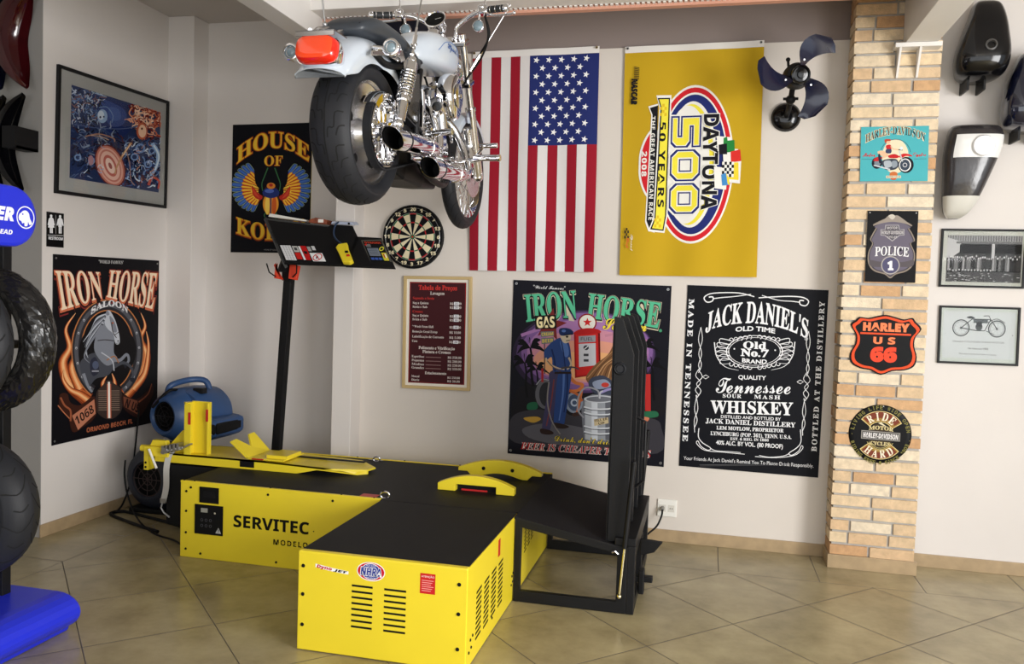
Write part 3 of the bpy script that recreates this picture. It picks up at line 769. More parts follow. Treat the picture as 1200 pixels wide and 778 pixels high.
par(.135, .005, .15, .13, (235, 235, 235)); par(.152, .002, .195, .13, (190, 30, 30)); par(.16, .05, .185, .075, (30, 30, 30)); par(.2, .008, .225, .05, (170, 170, 168)); par(.235, .002, .26, .04, (205, 205, 205)); par(.19, .095, .208, .13, (30, 30, 30))
par(.2, .065, .295, .14, (236, 236, 236))
cx, cy = g(.246, .102); a.ring(cx, cy, .027, .034, (200, 40, 40)); a.line([g(.234, .115), g(.25, .09)], .012, (40, 40, 60)); a.line([(cx-.022, cy-.02), (cx+.022, cy+.02)], .006, (200, 40, 40))
O, U, V = tray_art(-2.93, 1.93); a.build('stickers', PRINT, t, O, U, V)
MB().bar((-3.045, 5.475, .0), (-2.905, 5.40, 1.70), .06, .06, up=(0, 1, 0)).build('post', BLACK, t, bevel=.004)
MB().box(-3.12, -2.97, 5.43, 5.53, 0, .02).build('post_foot', BLACK, t)
m = MB(); m.bar((-2.905, 5.40, 1.69), (-2.88, 5.34, 1.93), .075, .075, up=(0, 1, 0)); m.bar((-2.91, 5.33, 1.75), (-2.86, 5.30, 1.84), .09, .03); m.build('post_head', BLACK, t, bevel=.004)
for s_ in (-1, 1):
    x = -2.89+s_*.055
    m = MB(); m.prism([(x-.03, 5.31, 1.70), (x+.03, 5.31, 1.69), (x+.04*s_+.01, 5.31, 1.79), (x-.02, 5.31, 1.80)], (0, .03, 0)); k = m.build('clamp', mat('orange_clamp', rgb(214, 62, 34), .4), t, bevel=.003)
    MB().tube([(x+.01*s_, 5.30, 1.71), (x+.05*s_, 5.28, 1.74), (x+.06*s_, 5.26, 1.80)], .005).build('clamp_wire', DARK, k)
# things lying on the tray
t = thing('yellow_pendant_control', (-2.41, 5.25, 1.86), 'yellow pendant remote with red button hung on the console tray', 'remote control')
m = MB(); n2 = nrm*.035
m.prism([cp(-2.475, 1.925, .001), cp(-2.415, 1.935, .001), cp(-2.395, 1.90, .001), cp(-2.325, 1.812, .001), cp(-2.345, 1.798, .001), cp(-2.395, 1.80, .001), cp(-2.455, 1.87, .001), cp(-2.485, 1.90, .001)], n2)
m.build('body', YEL, t, bevel=.006)
MB().prism([cp(-2.405, 1.873, .036), cp(-2.383, 1.875, .036), cp(-2.375, 1.862, .036), cp(-2.398, 1.86, .036)], nrm*.004).build('black_button', DARK, t)
MB().prism([cp(-2.385, 1.848, .036), cp(-2.362, 1.85, .036), cp(-2.354, 1.838, .036), cp(-2.377, 1.835, .036)], nrm*.004).build('red_button', RED, t)
MB().tube(smooth([tuple(cp(-2.455, 1.935, .015)), tuple(cp(-2.52, 1.975, .012)), tuple(cp(-2.555, 2.02, .012)), tuple(cp(-2.56, 2.07, .02)), tuple(cp(-2.55, 2.10, .012))], 5), .006).build('cable', mat('blue_cable', rgb(40, 58, 86), .4), t)
t = thing('white_folder', (-2.85, 5.50, 2.14), 'white folder lying along the top edge of the console tray', 'folder')
m = MB(); m.prism([(-3.11, 5.455, 2.142), (-2.82, 5.455, 2.112), (-2.82, 5.455, 2.124), (-3.10, 5.455, 2.166)], (0, .20, .0)); m.build('cover', WHITE, t, bevel=.003)
t = thing('brown_packet', (-2.72, 5.52, 2.11), 'small reddish brown packet lying on top of the console tray', 'packet')
m = MB(); m.prism([(-2.80, 5.46, 2.105), (-2.655, 5.46, 2.092), (-2.66, 5.46, 2.125), (-2.74, 5.46, 2.14), (-2.79, 5.46, 2.125)], (0, .1, 0)); m.build('packet', mat('brown_paper', rgb(140, 70, 44), .5, noise=.4, nscale=30), t, bevel=.004)
MB().box(-2.72, -2.68, 5.458, 5.46, 2.105, 2.128).build('paper_tag', WHITE, t)
t = thing('slim_meter', (-2.52, 5.45, 2.1), 'pale slim meter clipped to the right end of the console tray', 'meter')
m = MB(); m.prism([(-2.61, 5.43, 2.092), (-2.43, 5.43, 2.086), (-2.45, 5.43, 2.108), (-2.60, 5.43, 2.112)], (0, .09, .01)); m.build('case', mat('pale_blue_plastic', rgb(176, 184, 204), .3), t, bevel=.004)
MB().cyl((-2.47, 5.425, 2.097), (-2.47, 5.44, 2.097), .008, n=10).build('lens', DARK, t)
# ================================================================== ON THE WALLS
def sheet(name, label, cat, TL, TR, BL, thick=.003, back=DARK, group=None, part='sheet'):
    """a flat panel fixed on a wall; returns thing, O, U, V, w, h with O on the face"""
    TL, TR, BL = Vector(TL), Vector(TR), Vector(BL); U = (TR-TL); V = (BL-TL); w, h = U.length, V.length; U.normalize(); V.normalize()
    N = V.cross(U).normalized()
    t = thing(name, tuple(BL), label, cat, group)
    m = MB(); m.prism([TL, TR, TR+V*h, TL+V*h], -N*(thick-.0004)) if False else m.prism([TL+N*thick, TR+N*thick, TR+V*h+N*thick, BL+N*thick], -N*(thick-.0003))
    m.build(part, back, t)
    return t, TL+N*(thick+.0003), U, V, w, h, N
def grommets(t, pts, N, m=STEEL, r=.009):
    for p in pts:
        k = MB(); k.lathe([(r*.45, .0012), (r*.6, .003), (r*.9, .003), (r, .0)], p, N, 16); g = k.build('grommet', m, t)
        MB().cyl(Vector(p)+N*.0012, Vector(p)+N*.0016, r*.45, n=12).build('eyelet', DARK, g)

# ---- national flag hung lengthwise
W_, H_ = .885, 1.52
t = thing('american_flag', (-1.66, YB, 1.80), 'American flag hung lengthwise on the back wall', 'flag')
def wave(k, amp):
    return lambda x, y: .008+amp*(.5+.5*sin(x*17+k+.8*sin(y*2.6)))*(.25+.75*min(1, y/1.2))+.0025*sin(y*7+x*5+k)
a = Art(W_, H_, dz=.0004)
a.level(True)
sw = W_/13
for i in range(13): a.grid(i*sw, .042, (i+1)*sw, H_, (152, 25, 43) if i % 2 == 0 else (224, 220, 219), 3, 40)
a.level(False); a.grid(6*sw, .042, W_, .042+.615, (36, 46, 106), 20, 16)
a.level(True)
for r in range(11):
    n = 5 if r % 2 == 0 else 4
    for c in range(n):
        cx = 6*sw+(.0455 if r % 2 == 0 else .0455+.043)+c*.0862; cy = .042+.035+r*.0545
        a.poly([(cx+(.0235 if k % 2 == 0 else .0095)*sin(k*pi/5+.25), cy-(.0235 if k % 2 == 0 else .0095)*cos(k*pi/5+.25)) for k in range(10)], (244, 244, 244))
for k in range(1, 13): a.line([(k*sw, (.042 if k < 7 else .66)+j*.02) for j in range(int((H_-(.045 if k < 7 else .665))/.02))], .0012, (150, 120, 125))
fw1 = wave(0, .026)
a.build('cloth', CLOTH, t, (-1.669, YB, 3.318), (1, .0, .01), (.012, 0, -1), disp=fw1)
h_ = Art(W_, .045); h_.grid(0, 0, W_, .045, (232, 228, 224), 12, 2)
h_.build('heading_band', CLOTH, t, (-1.669, YB, 3.318), (1, 0, .01), (.012, 0, -1), disp=lambda x, y: fw1(x, y)+.002)
grommets(t, [(-1.655, YB-.03, 3.305), (-.80, YB-.03, 3.314)], Vector((0, -1, 0)), mat('brass', (.6, .45, .2, 1), .3, 1))
# ---- yellow race flag, hung lengthwise so its writing runs downward
t = thing('yellow_race_flag', (-.6, YB, 1.79), 'yellow race flag with sideways writing, hung lengthwise on the back wall', 'flag')
a = Art(1.522, .892, dz=.0003)
YF = (196, 160, 32)
a.grid(.04, 0, 1.522, .892, YF, 46, 24)
fq = lambda x, y: ((y-50)*.0022, (462-x)*.00214)      # drawing grid -> flag
def fp(pts): return [fq(*p) for p in pts]
NAVY, RD, WH, YL, BK = (36, 46, 112), (206, 36, 46), (238, 236, 230), (240, 226, 70), (24, 24, 30)
cx, cy = fq(262, 408)
E = lambda rx, ry, c, dx=0: a.ell(cx, cy+dx*.00214, ry*.0022, rx*.00214, c, 64)
E(122, 236, WH); E(117, 229, RD); E(104, 214, WH); E(100, 208, NAVY)
a.ell(*fq(258, 408), 188*.0022, 76*.00214, WH, 60); a.ell(*fq(254, 408), 180*.0022, 72*.00214, YL, 60); a.ell(*fq(244, 408), 176*.0022, 68*.00214, WH, 60)
# lower lens with year
a.poly(fp(smooth([(150, 282), (118, 320), (100, 365), (97, 408), (100, 450), (118, 495), (150, 532)], 5)), WH)
a.poly(fp(smooth([(150, 290), (122, 326), (106, 368), (103, 408), (106, 447), (122, 490), (150, 524)], 5)), RD)
a.poly(fp([(152, 225), (122, 232), (132, 258), (122, 580), (132, 606), (152, 612)]), WH)
a.poly(fp([(152, 230), (127, 237), (136, 258), (126, 576), (136, 600), (152, 604)]), BK)
a.poly(fp([(192, 200), (146, 200), (156, 235), (146, 570), (132, 608), (182, 612), (190, 560)]), WH)
a.poly(fp([(188, 208), (150, 208), (160, 236), (150, 570), (138, 602), (179, 606), (186, 560)]), BK)
a.poly(fp([(184, 212), (155, 212), (164, 238), (154, 570), (144, 598), (176, 602), (182, 560)]), YL)
a.level(True)
for (x0, y0) in ((158, 226), (150, 560)):
    for i in range(3):
        for j in range(4):
            if (i+j) % 2: a.poly(fp([(x0+i*7, y0+j*9), (x0+i*7+7, y0+j*9), (x0+i*7+7, y0+j*9+9), (x0+i*7, y0+j*9+9)]), (226, 190, 40))
a.level(False)
def ft(t_, y0, y1, x0, x1, c, st=None, bold=0, space=1, shear=0):
    (u0, v0), (u1, v1) = fq(x1, y0), fq(x0, y1); a.text(t_, u0, v0, u1, v1, c, st, bold, space=space, shear=shear)
ft('50 YEARS', 280, 535, 158, 178, BK, 'sans', .01, 1.25)
ft('THE GREAT AMERICAN RACE', 262, 574, 132, 145, WH, 'sans', .0, 1.1)
ft('2008', 366, 442, 106, 122, WH, 'sans', .02, 1.2)
# big 500: outlined block figures
def block(y0, y1, which):
    for g, c in ((13, WH), (9, NAVY), (4, WH), (2, YL)):
        x0, x1 = 196-g+6, 282+g-6; Y0, Y1 = y0-g+4, y1+g-4; r = 18
        if which == '0':
            P = [(x0+r, Y0), (x1-r, Y0), (x1, Y0+r), (x1, Y1-r), (x1-r, Y1), (x0+r, Y1), (x0, Y1-r), (x0, Y0+r)]
            a.poly(fp(P), c)
        else:
            e = g-4
            a.poly(fp([(x1, Y0), (x1, Y1), (262-e, Y1), (262-e, Y0+22+2*e)[:2] if False else (262-e, y0+24+e), (250+e, y0+24+e), (250+e, Y1-14), (240+e, Y1), (x0+12, Y1), (x0, Y1-12), (x0, Y0), (214+e, Y0), (214+e, y1-26-e), (228-e, y1-26-e), (228-e, Y0)]), c)
    if which == '0':
        ym = (y0+y1)/2
        for g, c in ((9, WH), (5, NAVY), (1, WH)):
            a.poly(fp([(225-g, ym-14-g), (253+g, ym-14-g), (253+g, ym+14+g), (225-g, ym+14+g)]), c)
block(268, 352, '5'); block(368, 452, '0'); block(468, 550, '0')
for g, c in ((.06, WH), (.02, BK)): ft('DAYTONA', 262-g*60, 542+g*60, 292-g*60, 337+g*60, c, 'sans', g*.9)
# waving chequered flags
for x, y, w, h, c in ((352, 330, 34, 40, WH), (372, 365, 36, 42, WH), (385, 400, 30, 62, WH), (345, 420, 30, 60, WH)):
    a.poly(fp([(x-w/2-4, y-4), (x+w/2+6, y), (x+w/2+4, y+h+4), (x-w/2, y+h)]), c)
a.poly(fp([(352, 332), (362, 328), (364, 340), (384, 338), (386, 372), (352, 376)]), (40, 130, 60)); a.poly(fp([(338, 352), (362, 348), (364, 380), (340, 380)]), BK)
a.poly(fp([(374, 372), (402, 366), (406, 400), (376, 404)]), (214, 50, 44)); a.poly(fp([(384, 404), (398, 404), (400, 456), (366, 452), (370, 430)]), (240, 214, 60))
a.level(True)
for i in range(5):
    for j in range(5): a.poly(fp([(350+i*7, 402+j*9), (357+i*7, 402+j*9), (357+i*7, 411+j*9), (350+i*7, 411+j*9)]), BK if (i+j) % 2 else WH)
a.level(False); a.poly(fp([(348, 440), (362, 434), (372, 470), (352, 472)]), (70, 140, 200)); a.poly(fp([(362, 434), (372, 452), (374, 470), (368, 468)]), (240, 214, 60))
# small corner marks
a.level(True)
for i in range(9): a.poly(fp([(76, 112+i*4.6), (92, 116+i*4.2), (92, 118+i*4.2), (76, 114+i*4.6)]), BK)
a.level(False)
ft('NASCAR', 148, 226, 68, 88, BK, 'sansit', .05)
for i in range(4):
    for j in range(3):
        if (i+j) % 2: a.poly(fp([(58+j*5, 598+i*8), (63+j*5, 598+i*8), (63+j*5, 606+i*8), (58+j*5, 606+i*8)]), (60, 50, 40))
ft('Sprint', 618, 668, 76, 86, WH, 'script'); ft('Cup', 628, 660, 62, 74, (220, 110, 50), 'script', .02)
fw2 = wave(1.7, .014); fd2 = lambda x, y: .007+1.2*fw2(y, x)+.01*max(0, (x-1.1))*sin(y*8)
a.build('cloth', CLOTH, t, (.281, YB, 3.322), (.012, 0, -1), (-1, 0, -.01), disp=fd2)
h_ = Art(.042, .892); h_.grid(0, 0, .042, .892, (230, 226, 220), 2, 20); h_.build('heading_band', CLOTH, t, (.281, YB, 3.322), (.012, 0, -1), (-1, 0, -.01), disp=lambda x, y: fd2(x, y)+.002)
grommets(t, [(-.592, YB-.026, 3.300), (.262, YB-.026, 3.309)], Vector((0, -1, 0)))

# ---- whiskey banner
t, O, U, V, w, h, N = sheet('whiskey_banner', 'black and white whiskey label poster on the back wall beside the brick pillar', 'poster', (-.138, YB, 1.738), (.748, YB, 1.730), (-.146, YB, .523), .006, mat('banner_black', rgb(18, 18, 22), .4))
a = Art(w, h, (17, 18, 24), quad=((48, 42), (567, 62), (15, 695), (525, 745)))
WT = (236, 236, 238)
a.tx("JACK DANIEL'S", (112, 208), (487, 238), 66, WT, 'serif', .012, arch=.62, bow=.22)
a.tx('OLD TIME', (222, 212), (368, 219), 17, WT, bold=.03, arch=.35)
a.ring(292, 284, 101, 105, WT, ky=.56); a.ring(292, 284, 94, 96.5, WT, ky=.53)
a.tx('Old', (250, 272), (335, 276), 26, WT, 'serif', .02); a.tx('No.7', (241, 299), (343, 305), 27, WT, 'serif', .03); a.tx('BRAND', (246, 322), (337, 328), 15, WT, bold=.03, arch=-.2)
for sx in (-1, 1):
    c = 293
    for k in range(6):
        yy = 245+k*14
        a.spline([(c+sx*(95-abs(k-2.5)*4), yy), (c+sx*(125+10*sin(k)), yy-8), (c+sx*(148-abs(k-2.5)*8), yy+6), (c+sx*(120), yy+14), (c+sx*(98-abs(k-2.5)*4), yy+12)], 3.2, WT, 1.2)
    for k in range(5):
        xx = c+sx*(18+k*17)
        a.ring(xx, 232+abs(k)*2.5, 6, 8.2, WT, pi*.9, 2.4*pi); a.ring(xx, 342-k*3.2, 6, 8.4, WT, -.2, pi*1.3)
    a.ell(c+sx*75, 277+sx*3, 3, 3, WT, 12)
    a.spline([(c+sx*148, 250), (c+sx*140, 300), (c+sx*110, 338), (c+sx*60, 352)], 4, WT, 1)
a.tx('QUALITY', (232, 384), (334, 388), 15, WT, bold=.02)
a.tx('Tennessee', (150, 432), (424, 440), 54, WT, 'script', .004)
a.tx('SOUR', (175, 450), (243, 453), 14, WT, 'serif', .01, space=1.2); a.tx('MASH', (290, 455), (386, 459), 14, WT, 'serif', .01, space=1.3)
a.tx('WHISKEY', (130, 505), (433, 517), 46, WT, 'serif', .012)
a.tx('DISTILLED AND BOTTLED BY', (168, 524), (388, 536), 11, WT, bold=.01)
a.tx('JACK DANIEL DISTILLERY', (112, 541), (442, 561), 17, WT, 'serif', .01)
a.tx('LEM MOTLOW, PROPRIETOR', (152, 565), (398, 579), 13, WT, 'serif', .015)
a.tx('LYNCHBURG (POP. 361), TENN. U.S.A.', (130, 585), (427, 603), 14, WT, 'serif', .012)
a.tx('EST. & REG. IN 1866', (202, 604), (343, 611), 10, WT, 'serif', .01)
a.tx('40% ALC. BY VOL. (80 PROOF)', (150, 619), (395, 637), 15, WT, bold=.02)
a.tx("Your Friends At Jack Daniel's Remind You To Please Drink Responsibly.", (32, 673), (508, 708), 13, WT)
a.rect(90, 692, 440, 693.2, (110, 110, 112)); a.rect(90, 696, 440, 697.2, (90, 90, 92))
def vert(txt, x0, y0, x1, y1, wd, down):
    p, q = (x0, y0), (x1, y1)
    V_, F_, b = text_mesh(txt, 'serif', .015, 3, 1.35)
    P = Vector(a.m(*p)); Q = Vector(a.m(*q)); L = (Q-P).length; ex = (Q-P)/L; ey = Vector((ex.y, -ex.x)); T = Vector(a.m(x0+wd, y0)); hh = (T-P).length
    a.raw([tuple(P+ex*((x-b[0])/(b[1]-b[0])*L)+ey*(y/.7*hh)) for x, y in V_], F_, WT, True)
vert('MADE IN TENNESSEE', 53, 92, 28, 606, 19, True)
vert('BOTTLED AT THE DISTILLERY', 519, 650, 552, 104, 19, False)
for sx, ox in ((-1, 92), (1, 488)):
    for pts in ([(ox+4, 195), (ox-4, 240), (ox+8, 290), (ox-2, 330), (ox+4, 350)], [(ox+4, 195), (ox+10, 240), (ox-2, 290), (ox+8, 330), (ox-2, 360)],
                [(ox, 345), (ox-12, 370), (ox+6, 395), (ox-12, 420), (ox, 440)], [(ox-2, 350), (ox+12, 375), (ox-8, 400), (ox+8, 425), (ox-6, 450)],
                [(ox-6, 440), (ox-14, 490), (ox-4, 530), (ox-14, 560)], [(ox-10, 440), (ox-2, 490), (ox-14, 530), (ox-12, 575)]):
        a.spline([(x-(y-195)*.02, y+(16 if sx > 0 else 0)) for x, y in pts], 2.2, WT, 2.6)
    xx = 113 if sx < 0 else 460; yy = 375 if sx < 0 else 396
    a.line([(xx-12, yy), (xx, yy-7), (xx+12, yy), (xx, yy+7)], 2.4, WT, closed=True)
for fx, fy, mx_ in ((0, 0, 1), (0, 0, -1)):
    X_ = lambda x: x if mx_ > 0 else 600-x
    k = 0 if mx_ > 0 else 14
    a.spline([(X_(292), 85+k*.3), (X_(240), 72+k), (X_(180), 70+k), (X_(130), 74+k), (X_(108), 88+k), (X_(118), 104+k), (X_(138), 100+k), (X_(140), 86+k), (X_(125), 86+k)], 3.5, WT, 4.5)
    a.spline([(X_(280), 76+k*.3), (X_(220), 84+k), (X_(170), 88+k), (X_(140), 92+k)], 2.5, WT, 3.5)
for mx_ in (1, -1):
    X_ = lambda x: x if mx_ > 0 else 548-x
    k = 0 if mx_ > 0 else 22
    a.spline([(X_(88), 560+k*.4), (X_(86), 590+k), (X_(100), 612+k), (X_(130), 632+k), (X_(120), 640+k), (X_(96), 626+k), (X_(84), 606+k), (X_(80), 616+k), (X_(110), 640+k), (X_(180), 648+k), (X_(255), 656+k*.4)], 3.2, WT, 2.2)
    a.spline([(X_(128), 632+k), (X_(150), 642+k), (X_(200), 646+k), (X_(240), 650+k*.5)], 2.4, WT, 2)
a.tx('®', (476, 245), (489, 246), 12, WT)
a.build('print', PRINT, t, O, U, V)

# ---- saloon banner with gas pump
t, O, U, V, w, h, N = sheet('saloon_gas_banner', 'black saloon poster with green title, red gas pump and keg, behind the folded ramp', 'poster', (-1.329, YB, 1.740), (-.243, YB, 1.729), (-1.333, YB, .518), .006, mat('banner_black', rgb(18, 18, 22), .4))
a = Art(w, h, (22, 22, 30), quad=((68, 57), (645, 75), (45, 690), (612, 740)))
# dusk sky
sky = [((325, 330), 262, 165, (44, 34, 56)), ((330, 325), 252, 155, (84, 62, 104)), ((335, 318), 240, 142, (130, 94, 152)), ((338, 320), 222, 122, (168, 120, 172)), ((335, 335), 205, 98, (204, 140, 158)), ((330, 352), 190, 76, (224, 156, 132)), ((325, 368), 170, 50, (236, 176, 120))]
for (x, y), rx, ry, c in sky: a.ell(x, y, rx, ry, c, 40)
a.spline([(95, 260), (180, 235), (260, 250), (350, 225)], 12, (170, 120, 175), 4); a.spline([(400, 260), (480, 250), (560, 280)], 10, (190, 130, 150), 4)
a.blob([(75, 470), (120, 440), (200, 452), (300, 470), (450, 460), (590, 450), (600, 560), (340, 600), (80, 570)], (26, 24, 28))
a.blob([(60, 560), (150, 530), (330, 540), (560, 560), (605, 600), (590, 690), (330, 680), (70, 650)], (58, 56, 62)); a.blob([(100, 600), (200, 580), (330, 600), (420, 640), (300, 665), (140, 640)], (92, 90, 96))
def palm(x, y, s_, c=(14, 13, 16)):
    a.spline([(x, y), (x+6*s_, y+40*s_), (x+4*s_, y+90*s_), (x+10*s_, y+140*s_)], 7*s_, c, 10*s_)
    for k in range(9):
        an = pi+.1+k*pi/8*1.0+(.15 if k % 2 else -.1)
        L_ = (48+8*(k % 3))*s_
        a.blob([(x, y), (x+L_*.5*cos(an)-4*s_, y+L_*.5*sin(an)-9*s_), (x+L_*cos(an), y+L_*sin(an)+22*s_), (x+L_*.55*cos(an), y+L_*.5*sin(an)+8*s_)], c, 3)
palm(128, 305, 1.0); palm(108, 360, .9); palm(150, 385, .8); palm(545, 300, .9); palm(570, 370, .9)
# titles
for g, c in ((.05, (206, 196, 170)), (.032, (30, 34, 36)), (.008, (88, 186, 144))):
    k = g*90
    a.tx('IRON', (114-k, 204+k), (300+k*.4, 188+k), 94+1.6*k, c, 'serif', g, grow=.06); a.tx('HORSE', (332-k*.4, 190+k), (596+k, 226+k), 88+1.6*k, c, 'serif', g, grow=.05)
# star and signs
a.poly([(200+62*(1 if k % 2 == 0 else .42)*sin(k*pi/5+.2), 220-62*(1 if k % 2 == 0 else .42)*cos(k*pi/5+.2)) for k in range(10)], (120, 40, 40))
a.poly([(145, 188), (222, 184), (224, 234), (147, 238)], (24, 20, 18)); a.tx('GAS', (152, 232), (218, 229), 40, (246, 232, 180), 'sans', .02)
a.poly([(166, 246), (214, 244), (214, 262), (167, 266)], (110, 116, 120)); a.poly([(168, 270), (214, 266), (214, 288), (169, 291)], (110, 116, 120)); a.tx('CREAM', (170, 262), (212, 259), 12, (226, 200, 80), 'sans'); a.tx('BEER', (172, 287), (212, 284), 13, (226, 200, 80), 'sans')
a.rect(178, 290, 182, 400, (70, 66, 70))
# gas pump
a.poly([(287, 248), (382, 242), (384, 400), (290, 415)], (150, 24, 26)); a.poly([(293, 252), (376, 246), (378, 396), (296, 408)], (196, 36, 34)); a.poly([(374, 246), (382, 242), (384, 400), (378, 398)], (110, 14, 18))
a.ell(336, 212, 34, 33, (140, 30, 30)); a.ell(336, 212, 29, 28, (230, 226, 214)); a.poly([(336+17*(1 if k % 2 == 0 else .42)*sin(k*pi/5), 211-17*(1 if k % 2 == 0 else .42)*cos(k*pi/5)) for k in range(10)], (200, 40, 40)); a.blob([(300, 240), (336, 232), (374, 236), (380, 250), (290, 255)], (176, 30, 30))
a.poly([(304, 262), (366, 258), (366, 282), (304, 286)], (150, 150, 158)); a.poly([(304, 290), (366, 287), (367, 368), (305, 375)], (200, 200, 206)); a.ell(331, 304, 10, 9, (60, 60, 70)); a.line([(324, 310), (338, 298)], 3, (230, 230, 230)); a.rect(322, 326, 340, 335, (60, 60, 66)); a.rect(322, 346, 340, 355, (60, 60, 66)); a.text('FUEL', 312, 266, 358, 278, (60, 60, 70))
# motorcycle wheel, girl's legs, and horse mane behind
a.ell(180, 475, 40, 58, (30, 30, 34)); a.ell(182, 475, 36, 53, (96, 96, 102)); a.ell(186, 475, 26, 44, (44, 44, 48)); a.spline([(150, 440), (170, 420), (200, 425)], 4, (150, 150, 156))
a.ell(285, 505, 42, 48, (26, 26, 30)); a.ell(287, 505, 32, 38, (140, 152, 170)); a.ell(288, 505, 24, 30, (70, 84, 110)); a.ring(288, 505, 8, 14, (190, 200, 215))
a.blob([(330, 420), (360, 370), (410, 330), (440, 290), (450, 430), (440, 480), (380, 460)], (120, 84, 54)); 
for k in range(7): a.spline([(335+k*14, 415+k*4), (375+k*10, 370), (425+k*4, 320+k*10), (445, 300+k*12)], 4, [(170, 124, 84), (90, 60, 38), (196, 152, 108)][k % 3], 2)
a.blob([(340, 425), (390, 405), (440, 440), (436, 475), (360, 470)], (60, 66, 84)); a.blob([(355, 430), (400, 420), (420, 445), (370, 455)], (140, 150, 172)); a.ell(400, 440, 14, 9, (190, 60, 50)); a.spline([(380, 470), (420, 455), (445, 470)], 9, (150, 140, 190))
a.spline([(272, 412), (292, 432), (318, 440), (300, 460), (270, 462)], 13, (206, 116, 62), 10); a.spline([(318, 438), (310, 480), (300, 530), (296, 548)], 12, (206, 116, 62), 8); a.spline([(270, 462), (300, 476), (316, 500)], 9, (190, 100, 52), 8); a.blob([(280, 545), (306, 538), (312, 548), (286, 556)], (60, 40, 36))
# keg
a.blob([(322, 488), (430, 480), (436, 500), (430, 640), (400, 652), (340, 648), (322, 634)], (112, 114, 122), 3)
for x0, x1, c in ((326, 350, (176, 180, 186)), (350, 372, (206, 210, 216)), (372, 400, (150, 154, 160)), (400, 430, (96, 98, 106))): a.poly([(x0, 500), (x1, 502), (x1, 644), (x0, 638)], c)
a.ell(379, 492, 56, 14, (196, 200, 206)); a.ell(379, 492, 48, 10, (110, 112, 120))
for yy in (520, 540, 590, 610): a.line([(322, yy), (350, yy+7), (380, yy+9), (410, yy+8), (434, yy+3)], 5, (214, 218, 222)); a.line([(322, yy+5), (350, yy+12), (380, yy+14), (410, yy+13), (434, yy+8)], 2.5, (60, 62, 70))
a.poly([(358, 566), (410, 558), (412, 580), (360, 590)], (196, 178, 140)); a.tx('FILL ER', (362, 575), (408, 568), 9, (60, 44, 30), 'sans'); a.tx('UP', (376, 586), (398, 583), 9, (60, 44, 30), 'sans')
a.spline([(378, 488), (372, 460), (330, 450), (304, 480), (300, 530), (322, 560)], 6, (150, 150, 156)); a.spline([(380, 490), (382, 468), (392, 462)], 5, (190, 190, 196))
# attendant in blue uniform
B1, B2, B3 = (44, 70, 128), (28, 44, 88), (84, 116, 180)
a.blob([(198, 395), (232, 392), (226, 470), (208, 560), (196, 610), (170, 606), (182, 520), (196, 450)], (64, 60, 92)); a.blob([(232, 395), (276, 390), (268, 470), (258, 540), (246, 590), (214, 584), (218, 500)], B1)
a.spline([(250, 400), (246, 480), (232, 570)], 8, B3, 4); a.spline([(214, 420), (204, 500), (186, 590)], 5, (120, 60, 60), 4); a.spline([(262, 400), (262, 460), (250, 540)], 6, B2, 4)
a.blob([(166, 600), (200, 606), (212, 618), (190, 622), (166, 616)], (46, 30, 26)); a.blob([(214, 578), (250, 584), (268, 594), (244, 600), (214, 594)], (46, 34, 30))
a.blob([(200, 290), (236, 268), (266, 282), (276, 330), (276, 385), (246, 398), (212, 392), (206, 340), (186, 350), (178, 320)], B1); a.blob([(236, 280), (262, 290), (268, 330), (252, 335)], B3); a.spline([(206, 310), (216, 350), (218, 390)], 6, B2); a.spline([(240, 275), (250, 330), (256, 390)], 4, B2)
a.spline([(184, 342), (196, 362), (226, 378), (252, 384)], 7, (200, 180, 150), 4); a.spline([(190, 352), (210, 374), (240, 392)], 3, (90, 70, 56)); a.spline([(268, 340), (276, 365), (262, 384)], 7, (200, 180, 150), 5); a.spline([(240, 380), (262, 376), (286, 376), (306, 384)], 8, (70, 66, 70), 4)
a.rect(216, 392, 276, 400, (40, 28, 24)); a.blob([(238, 256), (262, 250), (276, 262), (270, 282), (254, 288), (242, 276)], (210, 194, 166)); a.ell(262, 264, 5, 4, (40, 30, 28), 10); a.line([(258, 279), (272, 277)], 3, (60, 46, 40)); a.blob([(234, 236), (260, 232), (280, 240), (282, 254), (240, 260)], B2); a.line([(252, 257), (284, 254)], 4, (20, 24, 40)); a.ell(250, 243, 8, 5, B3, 12)
a.spline([(196, 430), (190, 500), (205, 570), (236, 620)], 5, (136, 130, 126), 4); a.blob([(106, 560), (150, 556), (166, 566), (140, 578), (112, 570)], (190, 150, 60)); a.blob([(120, 508), (150, 504), (152, 528), (118, 530)], (36, 96, 66)); a.rect(168, 380, 176, 430, (170, 40, 40)); a.rect(546, 400, 566, 535, (180, 46, 44)); a.blob([(530, 540), (585, 536), (590, 556), (532, 560)], (40, 100, 70)); a.blob([(510, 555), (560, 560), (540, 580)], (200, 120, 90))
a.tx('"World Famous"', (140, 88), (256, 92), 13, (232, 232, 232), 'script')
for g, c in ((.05, (24, 22, 24)), (.01, (238, 214, 70))): a.tx('Saloon', (392, 236), (552, 243), 40, c, 'script', g)
for g, c in ((.04, (24, 22, 24)), (.0, (236, 208, 70))): a.tx("Drink, don't drive.", (216, 645), (440, 660), 22, c, 'script', g)
for g, c in ((.028, (230, 226, 220)), (-.004, (186, 34, 36))): a.tx('BEER IS CHEAPER THAN GAS', (92, 674), (566, 706), 26, c, 'serifit', g)
a.ell(603, 240, 6, 6, (70, 150, 110), 12)
a.build('print', PRINT, t, O, U, V)
grommets(t, [O+U*(w*x)+V*(h*y) for x, y in ((.02, .02), (.98, .02), (.02, .98), (.98, .98))], N)

